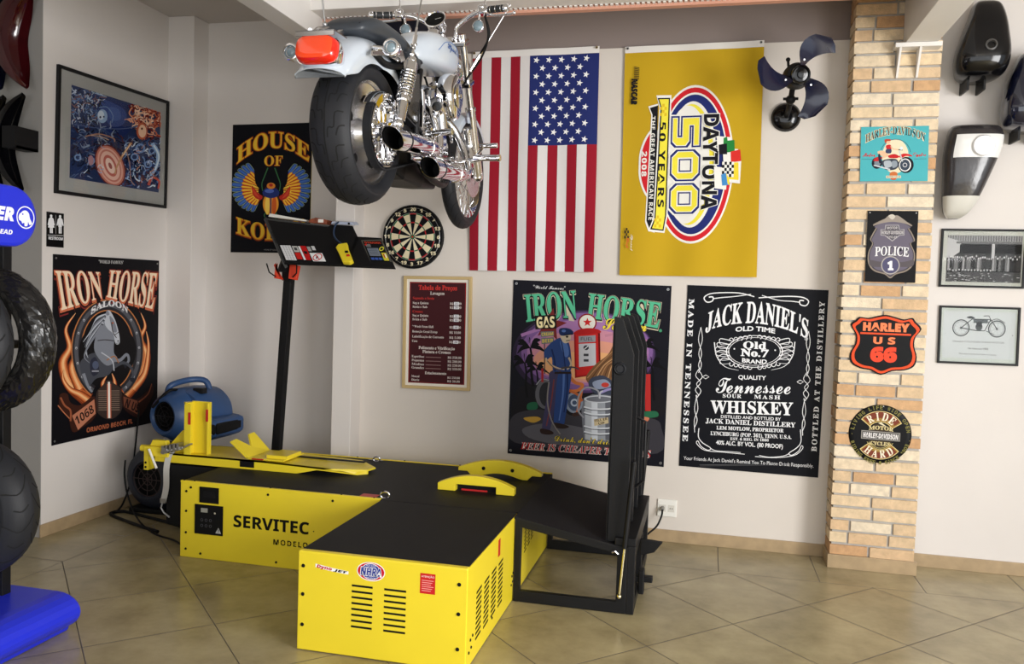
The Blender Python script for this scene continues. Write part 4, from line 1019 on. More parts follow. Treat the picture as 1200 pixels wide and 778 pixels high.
# ---- saloon banner with horse, on the left wall
t, O, U, V, w, h, N = sheet('saloon_horse_banner', 'black saloon poster with rearing horse in a horseshoe and flames on the left wall', 'poster', (XL, 4.498, 1.804), (XL, 5.545, 1.809), (XL, 4.494, .574), .006, mat('banner_black', rgb(18, 18, 22), .4))
a = Art(w, h, (17, 16, 20), quad=((203, 25), (603, 50), (193, 753), (590, 665)))
FL = [(120, 52, 26), (186, 92, 46), (226, 140, 84), (240, 186, 130)]
def flame(pts, wd):
    for k, c in enumerate(FL): a.spline(pts, wd*1.7*(1-.26*k), c, 1.5)
for pts, wd in (([(330, 580), (262, 520), (236, 440), (262, 380), (248, 310), (285, 250)], 34), ([(300, 540), (270, 460), (290, 400), (276, 340), (300, 270)], 24), ([(340, 590), (300, 560), (262, 540), (236, 500), (240, 460)], 24),
                ([(470, 560), (530, 490), (552, 410), (530, 350), (548, 300), (532, 250)], 30), ([(500, 540), (545, 480), (560, 380), (552, 320)], 20), ([(500, 430), (478, 380), (500, 330), (480, 270), (455, 250)], 24), ([(505, 460), (520, 400), (505, 350), (520, 290)], 18)): flame(pts, wd)
# horseshoe
def shoe(rx0, ry0, rx1, ry1, c):
    V_ = []
    n = 40
    for i in range(n+1):
        q = radians(118)+radians(304)*i/n
        V_ += [(405+rx0*cos(q), 392+ry0*sin(q)), (405+rx1*cos(q), 392+ry1*sin(q))]
    a.raw(V_, [(2*i, 2*i+1, 2*i+3, 2*i+2) for i in range(n)], c)
shoe(138, 194, 98, 150, (190, 120, 70)); shoe(134, 190, 102, 154, (44, 42, 46)); shoe(126, 181, 112, 165, (84, 84, 90))
for k in range(16):
    q = radians(125)+radians(290)*k/15; a.ell(405+119*cos(q), 392+173*sin(q), 4, 5, (190, 190, 196), 8); a.ell(405+119*cos(q), 393+173*sin(q), 2, 2.5, (30, 30, 32), 8)
a.blob([(310, 340), (405, 250), (500, 340), (506, 430), (440, 530), (360, 530), (302, 450)], (20, 18, 20))
# rearing horse
G1, G2, G3, G4 = (70, 72, 80), (128, 132, 142), (188, 192, 200), (36, 38, 46)
a.blob([(300, 440), (330, 410), (365, 400), (420, 400), (440, 430), (420, 470), (400, 490), (360, 500), (330, 530), (310, 500)], G1)
a.blob([(355, 395), (362, 330), (385, 280), (420, 258), (440, 300), (430, 350), (428, 400), (440, 425), (400, 450)], G2)
a.blob([(395, 262), (408, 240), (420, 250), (436, 285), (448, 330), (450, 362), (440, 370), (432, 360), (426, 330), (405, 310), (394, 290)], G3); a.blob([(412, 262), (430, 280), (440, 320), (424, 318)], G2)
a.blob([(398, 258), (404, 238), (412, 256)], G2); a.ell(424, 288, 4, 3, (200, 90, 40), 8); a.ell(444, 357, 3, 3, G4, 8); a.line([(436, 366), (448, 364)], 2, G4)
for k in range(9): a.spline([(400-k*2, 256+k*5), (365-k*4, 270+k*13), (340-k*3, 320+k*12), (312+k*3, 360+k*10)], 9, [G3, G1, G2][k % 3], 1.5)
a.spline([(366, 355), (395, 352), (428, 356)], 3, (40, 30, 28)); a.spline([(420, 285), (424, 320), (438, 345)], 3, (50, 34, 28)); a.spline([(430, 335), (450, 320)], 2.5, (50, 34, 28))
a.blob([(340, 430), (360, 420), (372, 470), (350, 490), (338, 465)], (44, 46, 60)); a.ell(358, 448, 12, 16, (80, 88, 110), 14); a.rect(344, 468, 370, 474, (150, 150, 160))
a.spline([(420, 425), (450, 430), (476, 408), (484, 430), (470, 450)], 14, G2, 7); a.spline([(420, 460), (460, 440), (490, 455), (500, 485), (496, 505)], 14, G1, 7); a.blob([(488, 498), (504, 500), (502, 514), (490, 510)], G4); a.blob([(464, 446), (476, 450), (470, 462)], G4)
a.spline([(312, 480), (330, 530), (345, 550)], 12, G2, 7); a.spline([(400, 430), (430, 415), (445, 440)], 4, (170, 110, 60)); a.spline([(380, 400), (420, 430), (428, 470)], 4, G3)
# centre plaque with bright post
flame([(405, 560), (385, 520), (400, 490)], 20); flame([(410, 560), (430, 520), (420, 480)], 20)
a.blob([(360, 555), (380, 530), (405, 505), (430, 520), (455, 545), (455, 620), (410, 655), (362, 625)], (58, 46, 42)); 
for k in range(10): a.rect(368, 545+k*8, 400, 548+k*8, (130, 110, 96)); a.rect(416, 545+k*8, 448, 548+k*8, (130, 110, 96))
a.rect(404, 512, 412, 650, (240, 232, 220)); a.rect(400, 520, 404, 650, (180, 90, 60)); a.rect(412, 520, 416, 650, (180, 90, 60))
# ribbons
a.blob([(222, 560), (250, 556), (262, 590), (300, 600), (352, 566), (358, 640), (300, 690), (268, 700), (252, 640), (222, 610)], (60, 32, 24), 3); a.poly([(268, 640), (352, 578), (357, 632), (290, 694)], (186, 120, 92)); a.spline([(225, 570), (240, 600), (262, 620), (262, 660)], 7, (150, 84, 56)); a.spline([(215, 600), (235, 625), (258, 650)], 4, (180, 110, 76)); a.tx('1068', (286, 676), (352, 626), 34, (24, 16, 16), 'sans')
a.blob([(458, 560), (510, 580), (560, 540), (570, 520), (575, 560), (530, 640), (500, 644), (462, 610)], (48, 28, 24), 3); a.poly([(462, 568), (515, 585), (520, 640), (464, 606)], (120, 70, 52)); a.tx('N US', (466, 606), (516, 630), 32, (32, 20, 20), 'sans', .02); a.spline([(520, 590), (555, 560), (570, 520)], 6, (130, 72, 50), 2)
a.tx('ORMOND BEACH, FL', (322, 704), (496, 670), 18, (170, 96, 66), 'sans', .01)
# title
for g, c, dy in ((.085, (120, 40, 40), 0), (.06, (30, 18, 18), 0), (.03, (206, 110, 76), 0)):
    k = g*60
    a.tx('IRON', (226-k, 242+k), (391, 192+k), 160+2*k, c, 'serif', g, h2=.68); a.tx('HORSE', (397, 190+k), (579+k, 238+k), 108+2*k, c, 'serif', g, h2=1.45)
a.tx('IRON', (230, 239), (387, 190), 157, (240, 216, 186), 'serif', .003, h2=.68); a.tx('HORSE', (401, 188), (576, 235), 106, (240, 216, 186), 'serif', .003, h2=1.45)
a.tx('"WORLD FAMOUS"', (372, 60), (466, 63), 13, (200, 198, 196), 'serif')
a.tx('SALOON', (342, 256), (482, 252), 24, (224, 222, 224), 'serif', .02, arch=1.3)
a.build('print', PRINT, t, O, U, V)
grommets(t, [O+U*(w*x)+V*(h*y) for x, y in ((.02, .02), (.98, .02), (.02, .98))], N, r=.007)

# ---- scarab poster in the alcove
t, O, U, V, w, h, N = sheet('scarab_poster', 'black poster with winged scarab beetle and yellow lettering in the alcove', 'poster', (-3.631, YH, 2.878), (-2.962, YH, 2.884), (-3.634, YH, 1.895), .006, mat('yellow_edge', rgb(190, 170, 60), .5))
a = Art(w, h, (17, 18, 24), quad=((58, 72), (462, 58), (45, 716), (466, 712)))
for g, c in ((.05, (150, 60, 30)), (.02, (226, 150, 40)), (-.01, (236, 196, 60))): a.tx('HOUSE', (78-g*60, 262+g*60), (452+g*60, 248+g*60), 78+g*90, c, 'serif', g, arch=.95)
for g, c in ((.04, (150, 60, 30)), (.0, (230, 180, 56))): a.tx('OF', (220, 270), (315, 268), 50, c, 'serif', g)
BL_, OR_, YE_ = (44, 74, 150), (206, 72, 40), (240, 190, 60)
for sx in (-1, 1):
    for k in range(13):
        an = radians(-72+k*13.2); cx0, cy0 = 258+sx*62, 372
        tip = (258+sx*(88+112*cos(an)*.98), 378+118*sin(an)); root = (258+sx*(70+64*cos(an)), 378+72*sin(an)); nx, ny = -sin(an)*13*sx, cos(an)*13
        for f, c in ((1.25, (150, 170, 110)), (1.0, BL_), (.5, (70, 110, 190))):
            a.blob([(root[0]-nx*.6*f, root[1]-ny*.6*f), (tip[0]-nx*.7*f, tip[1]-ny*.7*f), (tip[0]+(tip[0]-root[0])*.12*f, tip[1]+(tip[1]-root[1])*.12*f), (tip[0]+nx*.7*f, tip[1]+ny*.7*f), (root[0]+nx*.6*f, root[1]+ny*.6*f)], c, 3)
    for k in range(13):
        an = radians(-66+k*12.4)
        tip = (258+sx*(72+78*cos(an)), 382+84*sin(an)); root = (258+sx*(56+42*cos(an)), 384+50*sin(an)); nx, ny = -sin(an)*8*sx, cos(an)*8
        for f, c in ((1.15, (120, 40, 26)), (.95, OR_ if k % 2 else (222, 110, 44)), (.5, YE_)):
            a.blob([(root[0]-nx*.6*f, root[1]-ny*.6*f), (tip[0]-nx*f, tip[1]-ny*f), (tip[0]+nx*f, tip[1]+ny*f), (root[0]+nx*.6*f, root[1]+ny*.6*f)], c, 3)
    for k in range(9):
        an = radians(-60+k*17); tip = (258+sx*(62+44*cos(an)), 392+52*sin(an)); root = (258+sx*(42+24*cos(an)), 395+30*sin(an)); nx, ny = -sin(an)*6*sx, cos(an)*6
        a.poly([(root[0]-nx*.5, root[1]-ny*.5), (tip[0]-nx, tip[1]-ny), (tip[0]+nx, tip[1]+ny), (root[0]+nx*.5, root[1]+ny*.5)], (232, 150, 50) if k % 2 else (240, 196, 70))
    a.blob([(258+sx*100, 370), (258+sx*92, 420), (258+sx*58, 442), (258+sx*44, 424), (258+sx*70, 405)], (180, 46, 36)); a.blob([(258+sx*98, 380), (258+sx*88, 414), (258+sx*60, 432), (258+sx*74, 410)], (206, 70, 48))
    a.blob([(258+sx*85, 255), (258+sx*88, 300), (258+sx*80, 360), (258+sx*48, 390), (258+sx*40, 330), (258+sx*52, 270)], (17, 18, 24))
    a.spline([(258+sx*18, 280), (258+sx*34, 320), (258+sx*48, 360), (258+sx*44, 395)], 6, (60, 110, 70), 4)
    a.spline([(258+sx*20, 500), (258+sx*34, 520), (258+sx*20, 545), (258+sx*6, 556)], 6, (60, 110, 70), 3)
a.ell(258, 440, 45, 80, (70, 40, 24)); a.ell(258, 462, 41, 56, (226, 150, 50)); a.ell(240, 470, 12, 46, (244, 204, 90)); a.ell(276, 470, 12, 46, (200, 90, 40)); a.rect(254, 420, 262, 512, (70, 60, 90)); a.ell(258, 405, 44, 27, (36, 50, 110)); a.ell(250, 396, 24, 10, (80, 104, 180)); a.ell(258, 370, 22, 16, (210, 130, 50)); a.ell(258, 366, 10, 8, (170, 50, 40))
for g, c in ((.05, (150, 60, 30)), (.02, (226, 150, 40)), (-.01, (236, 196, 60))):
    a.tx('KOLOR', (76-g*60, 612+g*60), (450+g*60, 606+g*60), 84+g*90, c, 'serif', g, arch=-.42)
a.tx('HOUSE OF KOLOR', (225, 702), (300, 702), 7, (150, 150, 150))
a.build('print', PRINT, t, O, U, V)

# ---- framed painting, left wall
def picture(name, label, TL, TR, BL, fw_, matc, ins, fcol, art_fn, quad, depth=.022, glass=True, group=None):
    TL, TR, BL = Vector(TL), Vector(TR), Vector(BL); U = (TR-TL); V = (BL-TL); w, h = U.length, V.length; U.normalize(); V.normalize(); N = V.cross(U).normalized()
    t = thing(name, tuple(BL), label, 'picture', group)
    P = lambda u, v, d: TL+U*u+V*v+N*d
    m = MB(); m.frame([P(0, 0, .001), P(w, 0, .001), P(w, h, .001), P(0, h, .001)], [P(fw_, fw_, .001), P(w-fw_, fw_, .001), P(w-fw_, h-fw_, .001), P(fw_, h-fw_, .001)], N*depth); m.build('frame', fcol, t, bevel=.002)
    m = MB(); m.prism([P(fw_*.5, fw_*.5, depth*.45), P(w-fw_*.5, fw_*.5, depth*.45), P(w-fw_*.5, h-fw_*.5, depth*.45), P(fw_*.5, h-fw_*.5, depth*.45)], -N*.006); m.build('mat_board', matc, t)
    u0, v0, u1, v1 = ins; a = Art((u1-u0)*w, (v1-v0)*h, quad=quad); art_fn(a); a.build('print', PAPER, t, P(u0*w, v0*h, depth*.45+.0004), U, V)
    if glass:
        m = MB(); m.prism([P(fw_*.7, fw_*.7, depth*.8), P(w-fw_*.7, fw_*.7, depth*.8), P(w-fw_*.7, h-fw_*.7, depth*.8), P(fw_*.7, h-fw_*.7, depth*.8)], -N*.002); m.build('glass', GLASS, t)
    return t
def paint(a):
    rnd = random.Random(5)
    a.raw([(0, 0), (1, 0), (1, 1), (0, 1)], [(0, 1, 2, 3)], (30, 36, 66)) if False else a.poly([(93, 120), (545, 268), (530, 690), (75, 605)], (46, 62, 108))
    a.blob([(200, 170), (330, 205), (420, 250), (410, 330), (340, 400), (260, 390), (220, 300)], (40, 58, 120)); a.blob([(230, 200), (320, 225), (370, 270), (350, 330), (280, 330)], (58, 84, 158)); a.blob([(280, 240), (330, 250), (340, 300), (290, 305)], (74, 104, 180))
    def strokes(x0, y0, x1, y1, n, cols, L, wd):
        for _ in range(n):
            x, y = rnd.uniform(x0, x1), rnd.uniform(y0, y1); an = rnd.uniform(0, 6.28); P = [(x, y)]
            for k in range(3):
                an += rnd.uniform(-.9, .9); x += L*cos(an); y += L*sin(an); P.append((min(max(x, 84+(y-120)*-.02), 536), min(max(y, 126+(x-93)*.33), 600+(x-75)*.18)))
            a.spline(P, wd*rnd.uniform(.5, 1.3), rnd.choice(cols), wd*.3, 3)
    Bc = [(70, 96, 150), (110, 140, 190), (170, 195, 225), (40, 54, 96), (24, 28, 48), (200, 214, 232)]
    Rc = [(196, 110, 84), (150, 60, 50), (230, 170, 140), (110, 40, 40), (240, 205, 180)]
    strokes(95, 145, 240, 340, 150, Bc+[(150, 110, 110)], 14, 8); strokes(88, 345, 300, 590, 170, [(24, 28, 48), (60, 84, 140), (52, 74, 126), (44, 54, 84), (90, 110, 150), (150, 170, 200), (70, 50, 60)], 15, 9)
    strokes(330, 400, 530, 660, 190, Bc+[(50, 70, 120)]+[(60, 44, 60), (90, 60, 70)], 15, 9); strokes(385, 235, 535, 340, 120, Rc, 14, 9); strokes(420, 300, 530, 400, 30, Rc+[(70, 40, 50)], 12, 10)
    a.ell(238, 285, 26, 36, (150, 178, 214)); a.ell(232, 280, 16, 24, (206, 220, 236)); a.ell(228, 290, 5, 6, (40, 50, 84)); a.ell(246, 288, 4, 5, (40, 50, 84)); a.spline([(222, 240), (262, 238), (292, 280), (286, 320)], 5, (120, 150, 200))
    a.ell(440, 365, 28, 44, (190, 96, 70)); a.ell(442, 365, 20, 34, (238, 196, 166)); a.ell(440, 352, 5, 6, (90, 40, 36)); a.spline([(392, 240), (376, 270), (398, 300), (412, 330)], 7, (220, 150, 120)); a.spline([(400, 236), (420, 232), (430, 250)], 6, (226, 160, 130))
    a.spline([(92, 325), (200, 345), (330, 352), (420, 340)], 4, (90, 110, 160)); a.spline([(150, 390), (220, 378), (290, 400), (300, 420)], 6, (180, 140, 120)); a.spline([(180, 385), (230, 392), (270, 410)], 3, (230, 200, 180))
    # big wheel
    for rx, ry, c in ((72, 118, (110, 54, 54)), (66, 110, (196, 120, 104)), (58, 100, (220, 168, 152)), (50, 90, (196, 124, 110)), (44, 80, (228, 184, 168)), (30, 60, (190, 104, 94)), (20, 44, (236, 204, 190)), (8, 18, (160, 90, 84))): a.ell(275, 545, rx, ry, c, 30, rot=-.35)
    a.poly([(190, 640), (360, 668), (360, 665), (350, 700), (180, 660)], (28, 30, 46)) if False else None
    a.spline([(385, 425), (340, 490), (305, 560), (300, 590)], 12, (196, 150, 110), 6); a.spline([(380, 432), (338, 495)], 4, (240, 214, 180)); a.spline([(360, 470), (375, 540), (380, 620), (400, 650)], 5, (160, 130, 120))
    for x, y, r in ((430, 455, 26), (400, 500, 20), (490, 470, 18), (470, 540, 20), (110, 500, 18), (180, 515, 16)): a.ring(x, y, r*.6, r, (120, 150, 200)); a.ell(x, y, r*.5, r*.5, (50, 64, 104), 14)
    a.spline([(490, 430), (520, 480), (510, 560), (480, 600)], 22, (150, 180, 220), 10); a.spline([(500, 440), (526, 500), (505, 570)], 8, (210, 226, 240)); a.spline([(470, 650), (490, 610), (525, 630), (520, 670)], 14, (190, 90, 76), 8); a.ell(176, 515, 14, 26, (170, 130, 140))
    strokes(110, 420, 250, 600, 16, [(210, 225, 240), (150, 170, 205)], 10, 5); strokes(380, 440, 520, 640, 24, [(190, 205, 230), (200, 150, 130)], 10, 5)
picture('framed_painting', 'large black framed blue and red fantasy painting on the left wall', (XL, 4.518, 3.003), (XL, 5.625, 3.022), (XL, 4.500, 2.190), .022, mat('grey_mat', rgb(176, 176, 172), .8), (.11, .125, .922, .862), BLACK, paint, ((93, 120), (545, 268), (75, 605), (530, 690)))

# ---- restroom sign
t, O, U, V, w, h, N = sheet('restroom_sign', 'small black restroom sign with two white figures on the left wall', 'sign', (XL, 4.444, 2.068), (XL, 4.584, 2.068), (XL, 4.444, 1.849), .006, GLOSSB, part='plate')
a = Art(w, h, quad=((266, 475), (360, 482), (264, 675), (358, 680)))
for cx, dress in ((288, 1), (338, 0)):
    a.ell(cx, 499, 7, 8, WT, 16); a.blob([(cx-9, 510), (cx+9, 510), (cx+11, 545), (cx+8, 552), (cx-8, 552), (cx-11, 545)], WT, 3)
    if dress: a.poly([(cx-8, 512), (cx+8, 512), (cx+18, 566), (cx-18, 566)], WT)
    else: a.poly([(cx-10, 512), (cx+10, 512), (cx+10, 560), (cx-10, 560)], WT)
    a.line([(cx-10, 514), (cx-17, 552)], 6, WT); a.line([(cx+10, 514), (cx+17, 552)], 6, WT); a.line([(cx-4.5, 550), (cx-4.5, 598)], 7, WT); a.line([(cx+4.5, 550), (cx+4.5, 598)], 7, WT)
a.rect(312, 492, 315, 600, (150, 150, 150)); a.rect(268, 608, 356, 611, (200, 200, 200)); a.tx('RESTROOM', (273, 634), (353, 637), 17, WT, 'sans', .01)
a.build('print', PRINT, t, O, U, V)

# ---- price list
def prices(a):
    a.poly([(0, 0), (100, 0), (100, 170), (0, 170)], (66, 30, 34)); a.line([(1, 1), (99, 1), (99, 169), (1, 169)], 1.6, (150, 40, 40), closed=True)
    C_ = (222, 212, 206); R_ = (196, 56, 50)
    a.tx('Tabela de Preços', (16, 13), (84, 13), 8, R_, 'serif', .02); a.tx('Lavagem', (37, 21), (62, 21), 5.2, C_, 'serif')
    a.tx('Segunda a Sexta', (6, 29), (44, 29), 4, R_, 'serif')
    rows = [(37, 'Seg a Quinta'), (43.5, 'Sexta e Sab'), (58, 'Seg a Quinta'), (64.5, 'Sexta e Sab'), (76.5, '**Wash From Hell'), (85, 'Remoção Geral Escap'), (93.5, 'Lubrificação de Corrente'), (101, 'Cera')]
    a.tx('Cromo', (6, 51.5), (24, 51.5), 4, R_, 'serif')
    pr = ['R$ 25,00', 'R$ 30,00', 'R$ 35,00', 'R$ 40,00', 'R$ 60,00', 'R$ 10,00', 'R$ 5,00', 'R$ 20,00']
    for i, ((y, s_), p_) in enumerate(zip(rows, pr)):
        a.tx(s_, (6, y), (6+len(s_)*2.35, y), 3.9, C_, 'serif'); a.tx(p_, (72, y), (92, y), 3.9, C_, 'serif')
        if i in (0, 1, 2, 3, 4, 7): a.rect(79, y-4.6, 88, y+.6, (226, 226, 230)); a.tx(p_[3:5], (81, y-.4), (86, y-.4), 3.2, (90, 90, 100), 'serif')
    a.tx('Polimento e Vitrificação', (18, 112.5), (82, 112.5), 5, C_, 'serif', .01); a.tx('Pintura e Cromos', (25, 119), (75, 119), 5, C_, 'serif', .01)
    for y, s_, p_ in ((127, 'Esportivas', '250,00'), (133.5, 'Pequenas', '200,00'), (140, 'Médias', '250,00'), (146, 'Grandes', '350,00')):
        a.tx(s_, (6, y), (28, y), 3.9, C_, 'serif'); a.rect(31, y-1.8, 58, y-.6, (140, 110, 108)); a.tx('R$ '+p_, (70, y), (94, y), 3.9, C_, 'serif')
    a.tx('Estacionamento', (30, 154.5), (68, 154.5), 4.6, C_, 'serif', .01)
    for y, s_, p_ in ((160.5, 'Mensal', 'R$ 250,00'), (166.5, 'Diaria', 'R$ 20,00')): a.tx(s_, (6, y), (20, y), 3.6, C_, 'serif'); a.tx(p_, (70, y), (92, y), 3.6, C_, 'serif')
picture('price_list', 'framed maroon price list below the dartboard', (-2.137, YB, 1.747), (-1.627, YB, 1.753), (-2.130, YB, .938), .022, mat('cream_mat', rgb(232, 226, 214), .8), (.085, .052, .915, .950), mat('gold_frame', rgb(196, 170, 118), .4), prices, ((0, 0), (100, 0), (0, 170), (100, 170)), glass=False)['category'] = 'price list'

# ---- dartboard
t = thing('dartboard', (-2.073, YB, 2.026), 'round dartboard with number ring on the back wall', 'dartboard')
m = MB(); m.lathe([(0, .034), (.222, .034), (.227, .030), (.227, .002), (0, .002)], (-2.073, YB, 2.026), (0, -1, 0), 56); m.build('board', DARK, t)
a = Art(.46, .46); c0 = .23; R_ = .226
BKd, CRM, RDd, GRd = (20, 20, 22), (226, 214, 178), (176, 40, 44), (40, 104, 66)
a.ell(c0, c0, .222, .222, BKd, 56)
for k in range(20):
    a0 = radians(-99+18*k); a1 = a0+radians(18); odd = k % 2
    a.ring(c0, c0, .016, .166, CRM if odd else BKd, a0, a1, 6); a.ring(c0, c0, .160, .168, GRd if odd else RDd, a0, a1, 6); a.ring(c0, c0, .098, .106, GRd if odd else RDd, a0, a1, 6)
a.ell(c0, c0, .016, .016, GRd, 20); a.ell(c0, c0, .0075, .0075, RDd, 16)
for k in range(20): 
    an = radians(-99+18*k); a.line([(c0+.016*cos(an), c0+.016*sin(an)), (c0+.17*cos(an), c0+.17*sin(an))], .0014, (150, 150, 150))
a.ring(c0, c0, .1685, .1705, (150, 150, 150)); 
for k, n_ in enumerate((20, 1, 18, 4, 13, 6, 10, 15, 2, 17, 3, 19, 7, 16, 8, 11, 14, 9, 12, 5)):
    an = radians(-90+18*k); s_ = str(n_); x, y = c0+.195*cos(an), c0+.195*sin(an); ww = .011*len(s_)
    a.text(s_, x-ww, y-.013, x+ww, y+.013, (226, 214, 178), 'sans', .03)
a.build('target_face', PAPER, t, (-2.073-.23, YB-.0345, 2.026+.23), (1, 0, 0), (0, 0, -1))
m = MB(); m.tube([(-2.073+.205*cos(q*pi/24), YB-.036, 2.026+.205*sin(q*pi/24)) for q in range(48)], .0012, 6, closed=True); m.build('number_ring', STEEL, t)

# ---- signs on the brick pillar
t, O, U, V, w, h, N = sheet('turquoise_tin_sign', 'turquoise tin sign of a rider on a red motorcycle, topmost on the brick pillar', 'sign', (.860, YP-.004, 2.722), (1.240, YP-.004, 2.724), (.868, YP-.004, 2.394), .004, STEEL, part='plate')
a = Art(w, h, (78, 172, 180), quad=((88, 88), (856, 78), (78, 702), (850, 705)))
a.ell(478, 420, 150, 195, (224, 214, 184)); a.ring(478, 400, 168, 176, (60, 110, 120), pi*1.1, pi*1.95, 30)
for g, c in ((.05, (226, 208, 170)), (.0, (56, 46, 48))):
    a.tx('HARLEY-DAVIDSON', (140-g*100, 262+g*80), (812+g*100, 250+g*80), 88+g*100, c, 'serif', g, arch=.95)
for s_, x0, x1 in (('Motor', 106, 248), ('Cycles', 680, 830)): a.tx(s_, (x0, 425), (x1, 423), 44, (190, 40, 44), 'script', .03)
a.rect(95, 450, 235, 454, (60, 90, 100)); a.rect(690, 450, 830, 454, (60, 90, 100))
a.ell(270, 495, 60, 66, (30, 34, 44)); a.ell(275, 492, 36, 42, (120, 130, 140)); a.ell(600, 520, 88, 92, (24, 26, 34)); a.ell(590, 520, 68, 74, (224, 224, 224)); a.ell(588, 520, 56, 62, (60, 70, 84)); a.ring(588, 520, 18, 26, (200, 200, 205))
a.blob([(330, 470), (480, 450), (520, 520), (470, 572), (360, 566)], (60, 66, 78)); a.blob([(350, 480), (420, 470), (440, 530), (370, 550)], (170, 178, 186)); a.blob([(440, 480), (490, 474), (500, 530), (450, 550)], (140, 150, 160))
a.blob([(400, 410), (470, 395), (520, 420), (500, 440), (410, 438)], (190, 36, 40)); a.blob([(520, 420), (570, 390), (640, 400), (672, 424), (600, 418), (545, 440)], (200, 36, 40)); a.spline([(520, 360), (540, 420), (560, 480)], 14, (190, 195, 200)); a.spline([(500, 345), (560, 350)], 10, (40, 44, 54)); a.ell(545, 330, 18, 20, (220, 226, 230)); a.blob([(230, 470), (260, 430), (330, 430), (300, 470)], (190, 40, 44)); a.spline([(235, 520), (330, 545), (420, 570)], 14, (200, 204, 210))
a.blob([(276, 365), (330, 355), (380, 380), (400, 410), (345, 440), (330, 420), (290, 400)], (222, 184, 150)); a.blob([(285, 395), (305, 400), (320, 470), (300, 500), (285, 450)], (40, 40, 56)); a.blob([(370, 300), (420, 290), (430, 340), (385, 345)], (196, 44, 46)); a.blob([(375, 340), (430, 340), (425, 385), (370, 380)], (60, 66, 96)); a.spline([(425, 305), (450, 335), (510, 345)], 14, (222, 184, 150)); a.ell(395, 255, 24, 27, (224, 186, 152)); a.blob([(352, 240), (370, 225), (420, 228), (418, 246), (380, 250), (366, 275)], (180, 70, 50))
a.ell(460, 625, 46, 30, (196, 110, 60)); a.ell(460, 670, 36, 20, (196, 90, 46)); a.rect(375, 640, 545, 668, (226, 214, 184)); a.tx('MOTOR CYCLES', (382, 662), (538, 662), 16, (60, 46, 44), 'sans')
a.build('print', PRINTM, t, O, U, V)

t, O, U, V, w, h, N = sheet('police_badge_sign', 'black tin sign with a grey police badge on the brick pillar', 'sign', (.922, YP-.004, 2.217), (1.207, YP-.004, 2.217), (.925, YP-.004, 1.786), .004, STEEL, part='plate')
a = Art(w, h, (22, 22, 24), quad=((102, 415), (334, 418), (88, 738), (320, 745)))
BZ = (112, 104, 100)
outl = [(140, 488), (126, 478), (180, 452), (210, 446), (245, 450), (305, 482), (290, 492), (306, 520), (318, 552), (300, 566), (318, 610), (312, 660), (280, 692), (232, 706), (205, 724), (180, 706), (130, 690), (104, 655), (104, 605), (122, 565), (112, 545), (126, 515)]
for k, c in ((1.0, (140, 128, 116)), (.95, (70, 66, 72)), (.91, (104, 98, 112))): a.blob([(212+(x-212)*k, 582+(y-582)*k) for x, y in outl], c, 4)
a.blob([(175, 456), (200, 436), (215, 446), (240, 438), (300, 484), (270, 474), (215, 466), (160, 474), (126, 484)], (150, 140, 130)); a.blob([(196, 440), (214, 432), (228, 442), (214, 456)], (196, 188, 176))
a.poly([(182, 480), (245, 480), (248, 500), (270, 500), (270, 528), (248, 530), (214, 556), (180, 530), (160, 528), (160, 500), (180, 500)], (160, 156, 160)); a.poly([(186, 484), (241, 484), (243, 502), (266, 504), (266, 525), (244, 527), (214, 550), (184, 527), (164, 525), (164, 504), (184, 502)], (80, 76, 84)); a.tx('MOTOR', (190, 500), (238, 500), 12, (190, 186, 186), 'sans'); a.tx('HARLEY-DAVIDSON', (166, 522), (264, 523), 16, (200, 196, 196), 'sans', .01); a.tx('CYCLES', (192, 541), (236, 541), 11, (190, 186, 186), 'sans')
for g, c in ((.06, (40, 38, 46)), (.01, (226, 224, 226))): a.tx('POLICE', (134, 622), (290, 626), 42, c, 'serif', g, arch=.12)
a.blob([(112, 640), (160, 648), (200, 640), (260, 650), (312, 640), (306, 670), (250, 672), (170, 672), (116, 668)], (90, 84, 88), 3); a.ell(206, 664, 43, 42, (170, 164, 160)); a.ell(206, 664, 38, 37, (84, 82, 110)); a.tx('1', (192, 684), (220, 684), 40, (236, 234, 236), 'serif', .06)
a.ell(112, 424, 3, 3, (190, 190, 190), 8); a.ell(324, 427, 3, 3, (190, 190, 190), 8)
a.build('print', PRINTM, t, O, U, V)

# shield
t = thing('route_shield_sign', (1.06, YP, 1.22), 'orange and black embossed road shield sign on the brick pillar', 'sign')
q66 = lambda x, y: (.857+(x-36)*.00224, 1.585-(y-103)*.00222)
sh = [(58, 110), (80, 112), (103, 106), (125, 102), (148, 107), (172, 113), (192, 108), (200, 118), (216, 137), (202, 160), (200, 185), (208, 215), (202, 240), (180, 252), (148, 256), (119, 268), (92, 256), (66, 252), (42, 238), (38, 212), (50, 185), (50, 158), (36, 132), (48, 120)]
def shield(k, y0, y1, m_, nm):
    P = smooth([(124+(x-124)*k, 184+(y-184)*k) for x, y in sh], 3, True)
    MB().prism([(q66(*p)[0], y0, q66(*p)[1]) for p in P], (0, y1-y0, 0)).build(nm, m_, t)
ORG = mat('orange_enamel', rgb(222, 76, 34), .35, spec=.15)
shield(1.0, YP-.006, YP-.002, ENAM, 'plate'); 
P1 = smooth([(124+(x-124)*.95, 184+(y-184)*.95) for x, y in sh], 3, True); P2 = smooth([(124+(x-124)*.86, 184+(y-184)*.87) for x, y in sh], 3, True)
m = MB(); m.frame([(q66(*p)[0], YP-.006, q66(*p)[1]) for p in P1], [(q66(*p)[0], YP-.006, q66(*p)[1]) for p in P2], (0, -.005, 0)); m.build('raised_border', ORG, t)
m = MB(); m.box(q66(62, 0)[0], q66(190, 0)[0], YP-.010, YP-.005, q66(0, 157)[1], q66(0, 152)[1]); m.build('raised_bar', ORG, t)
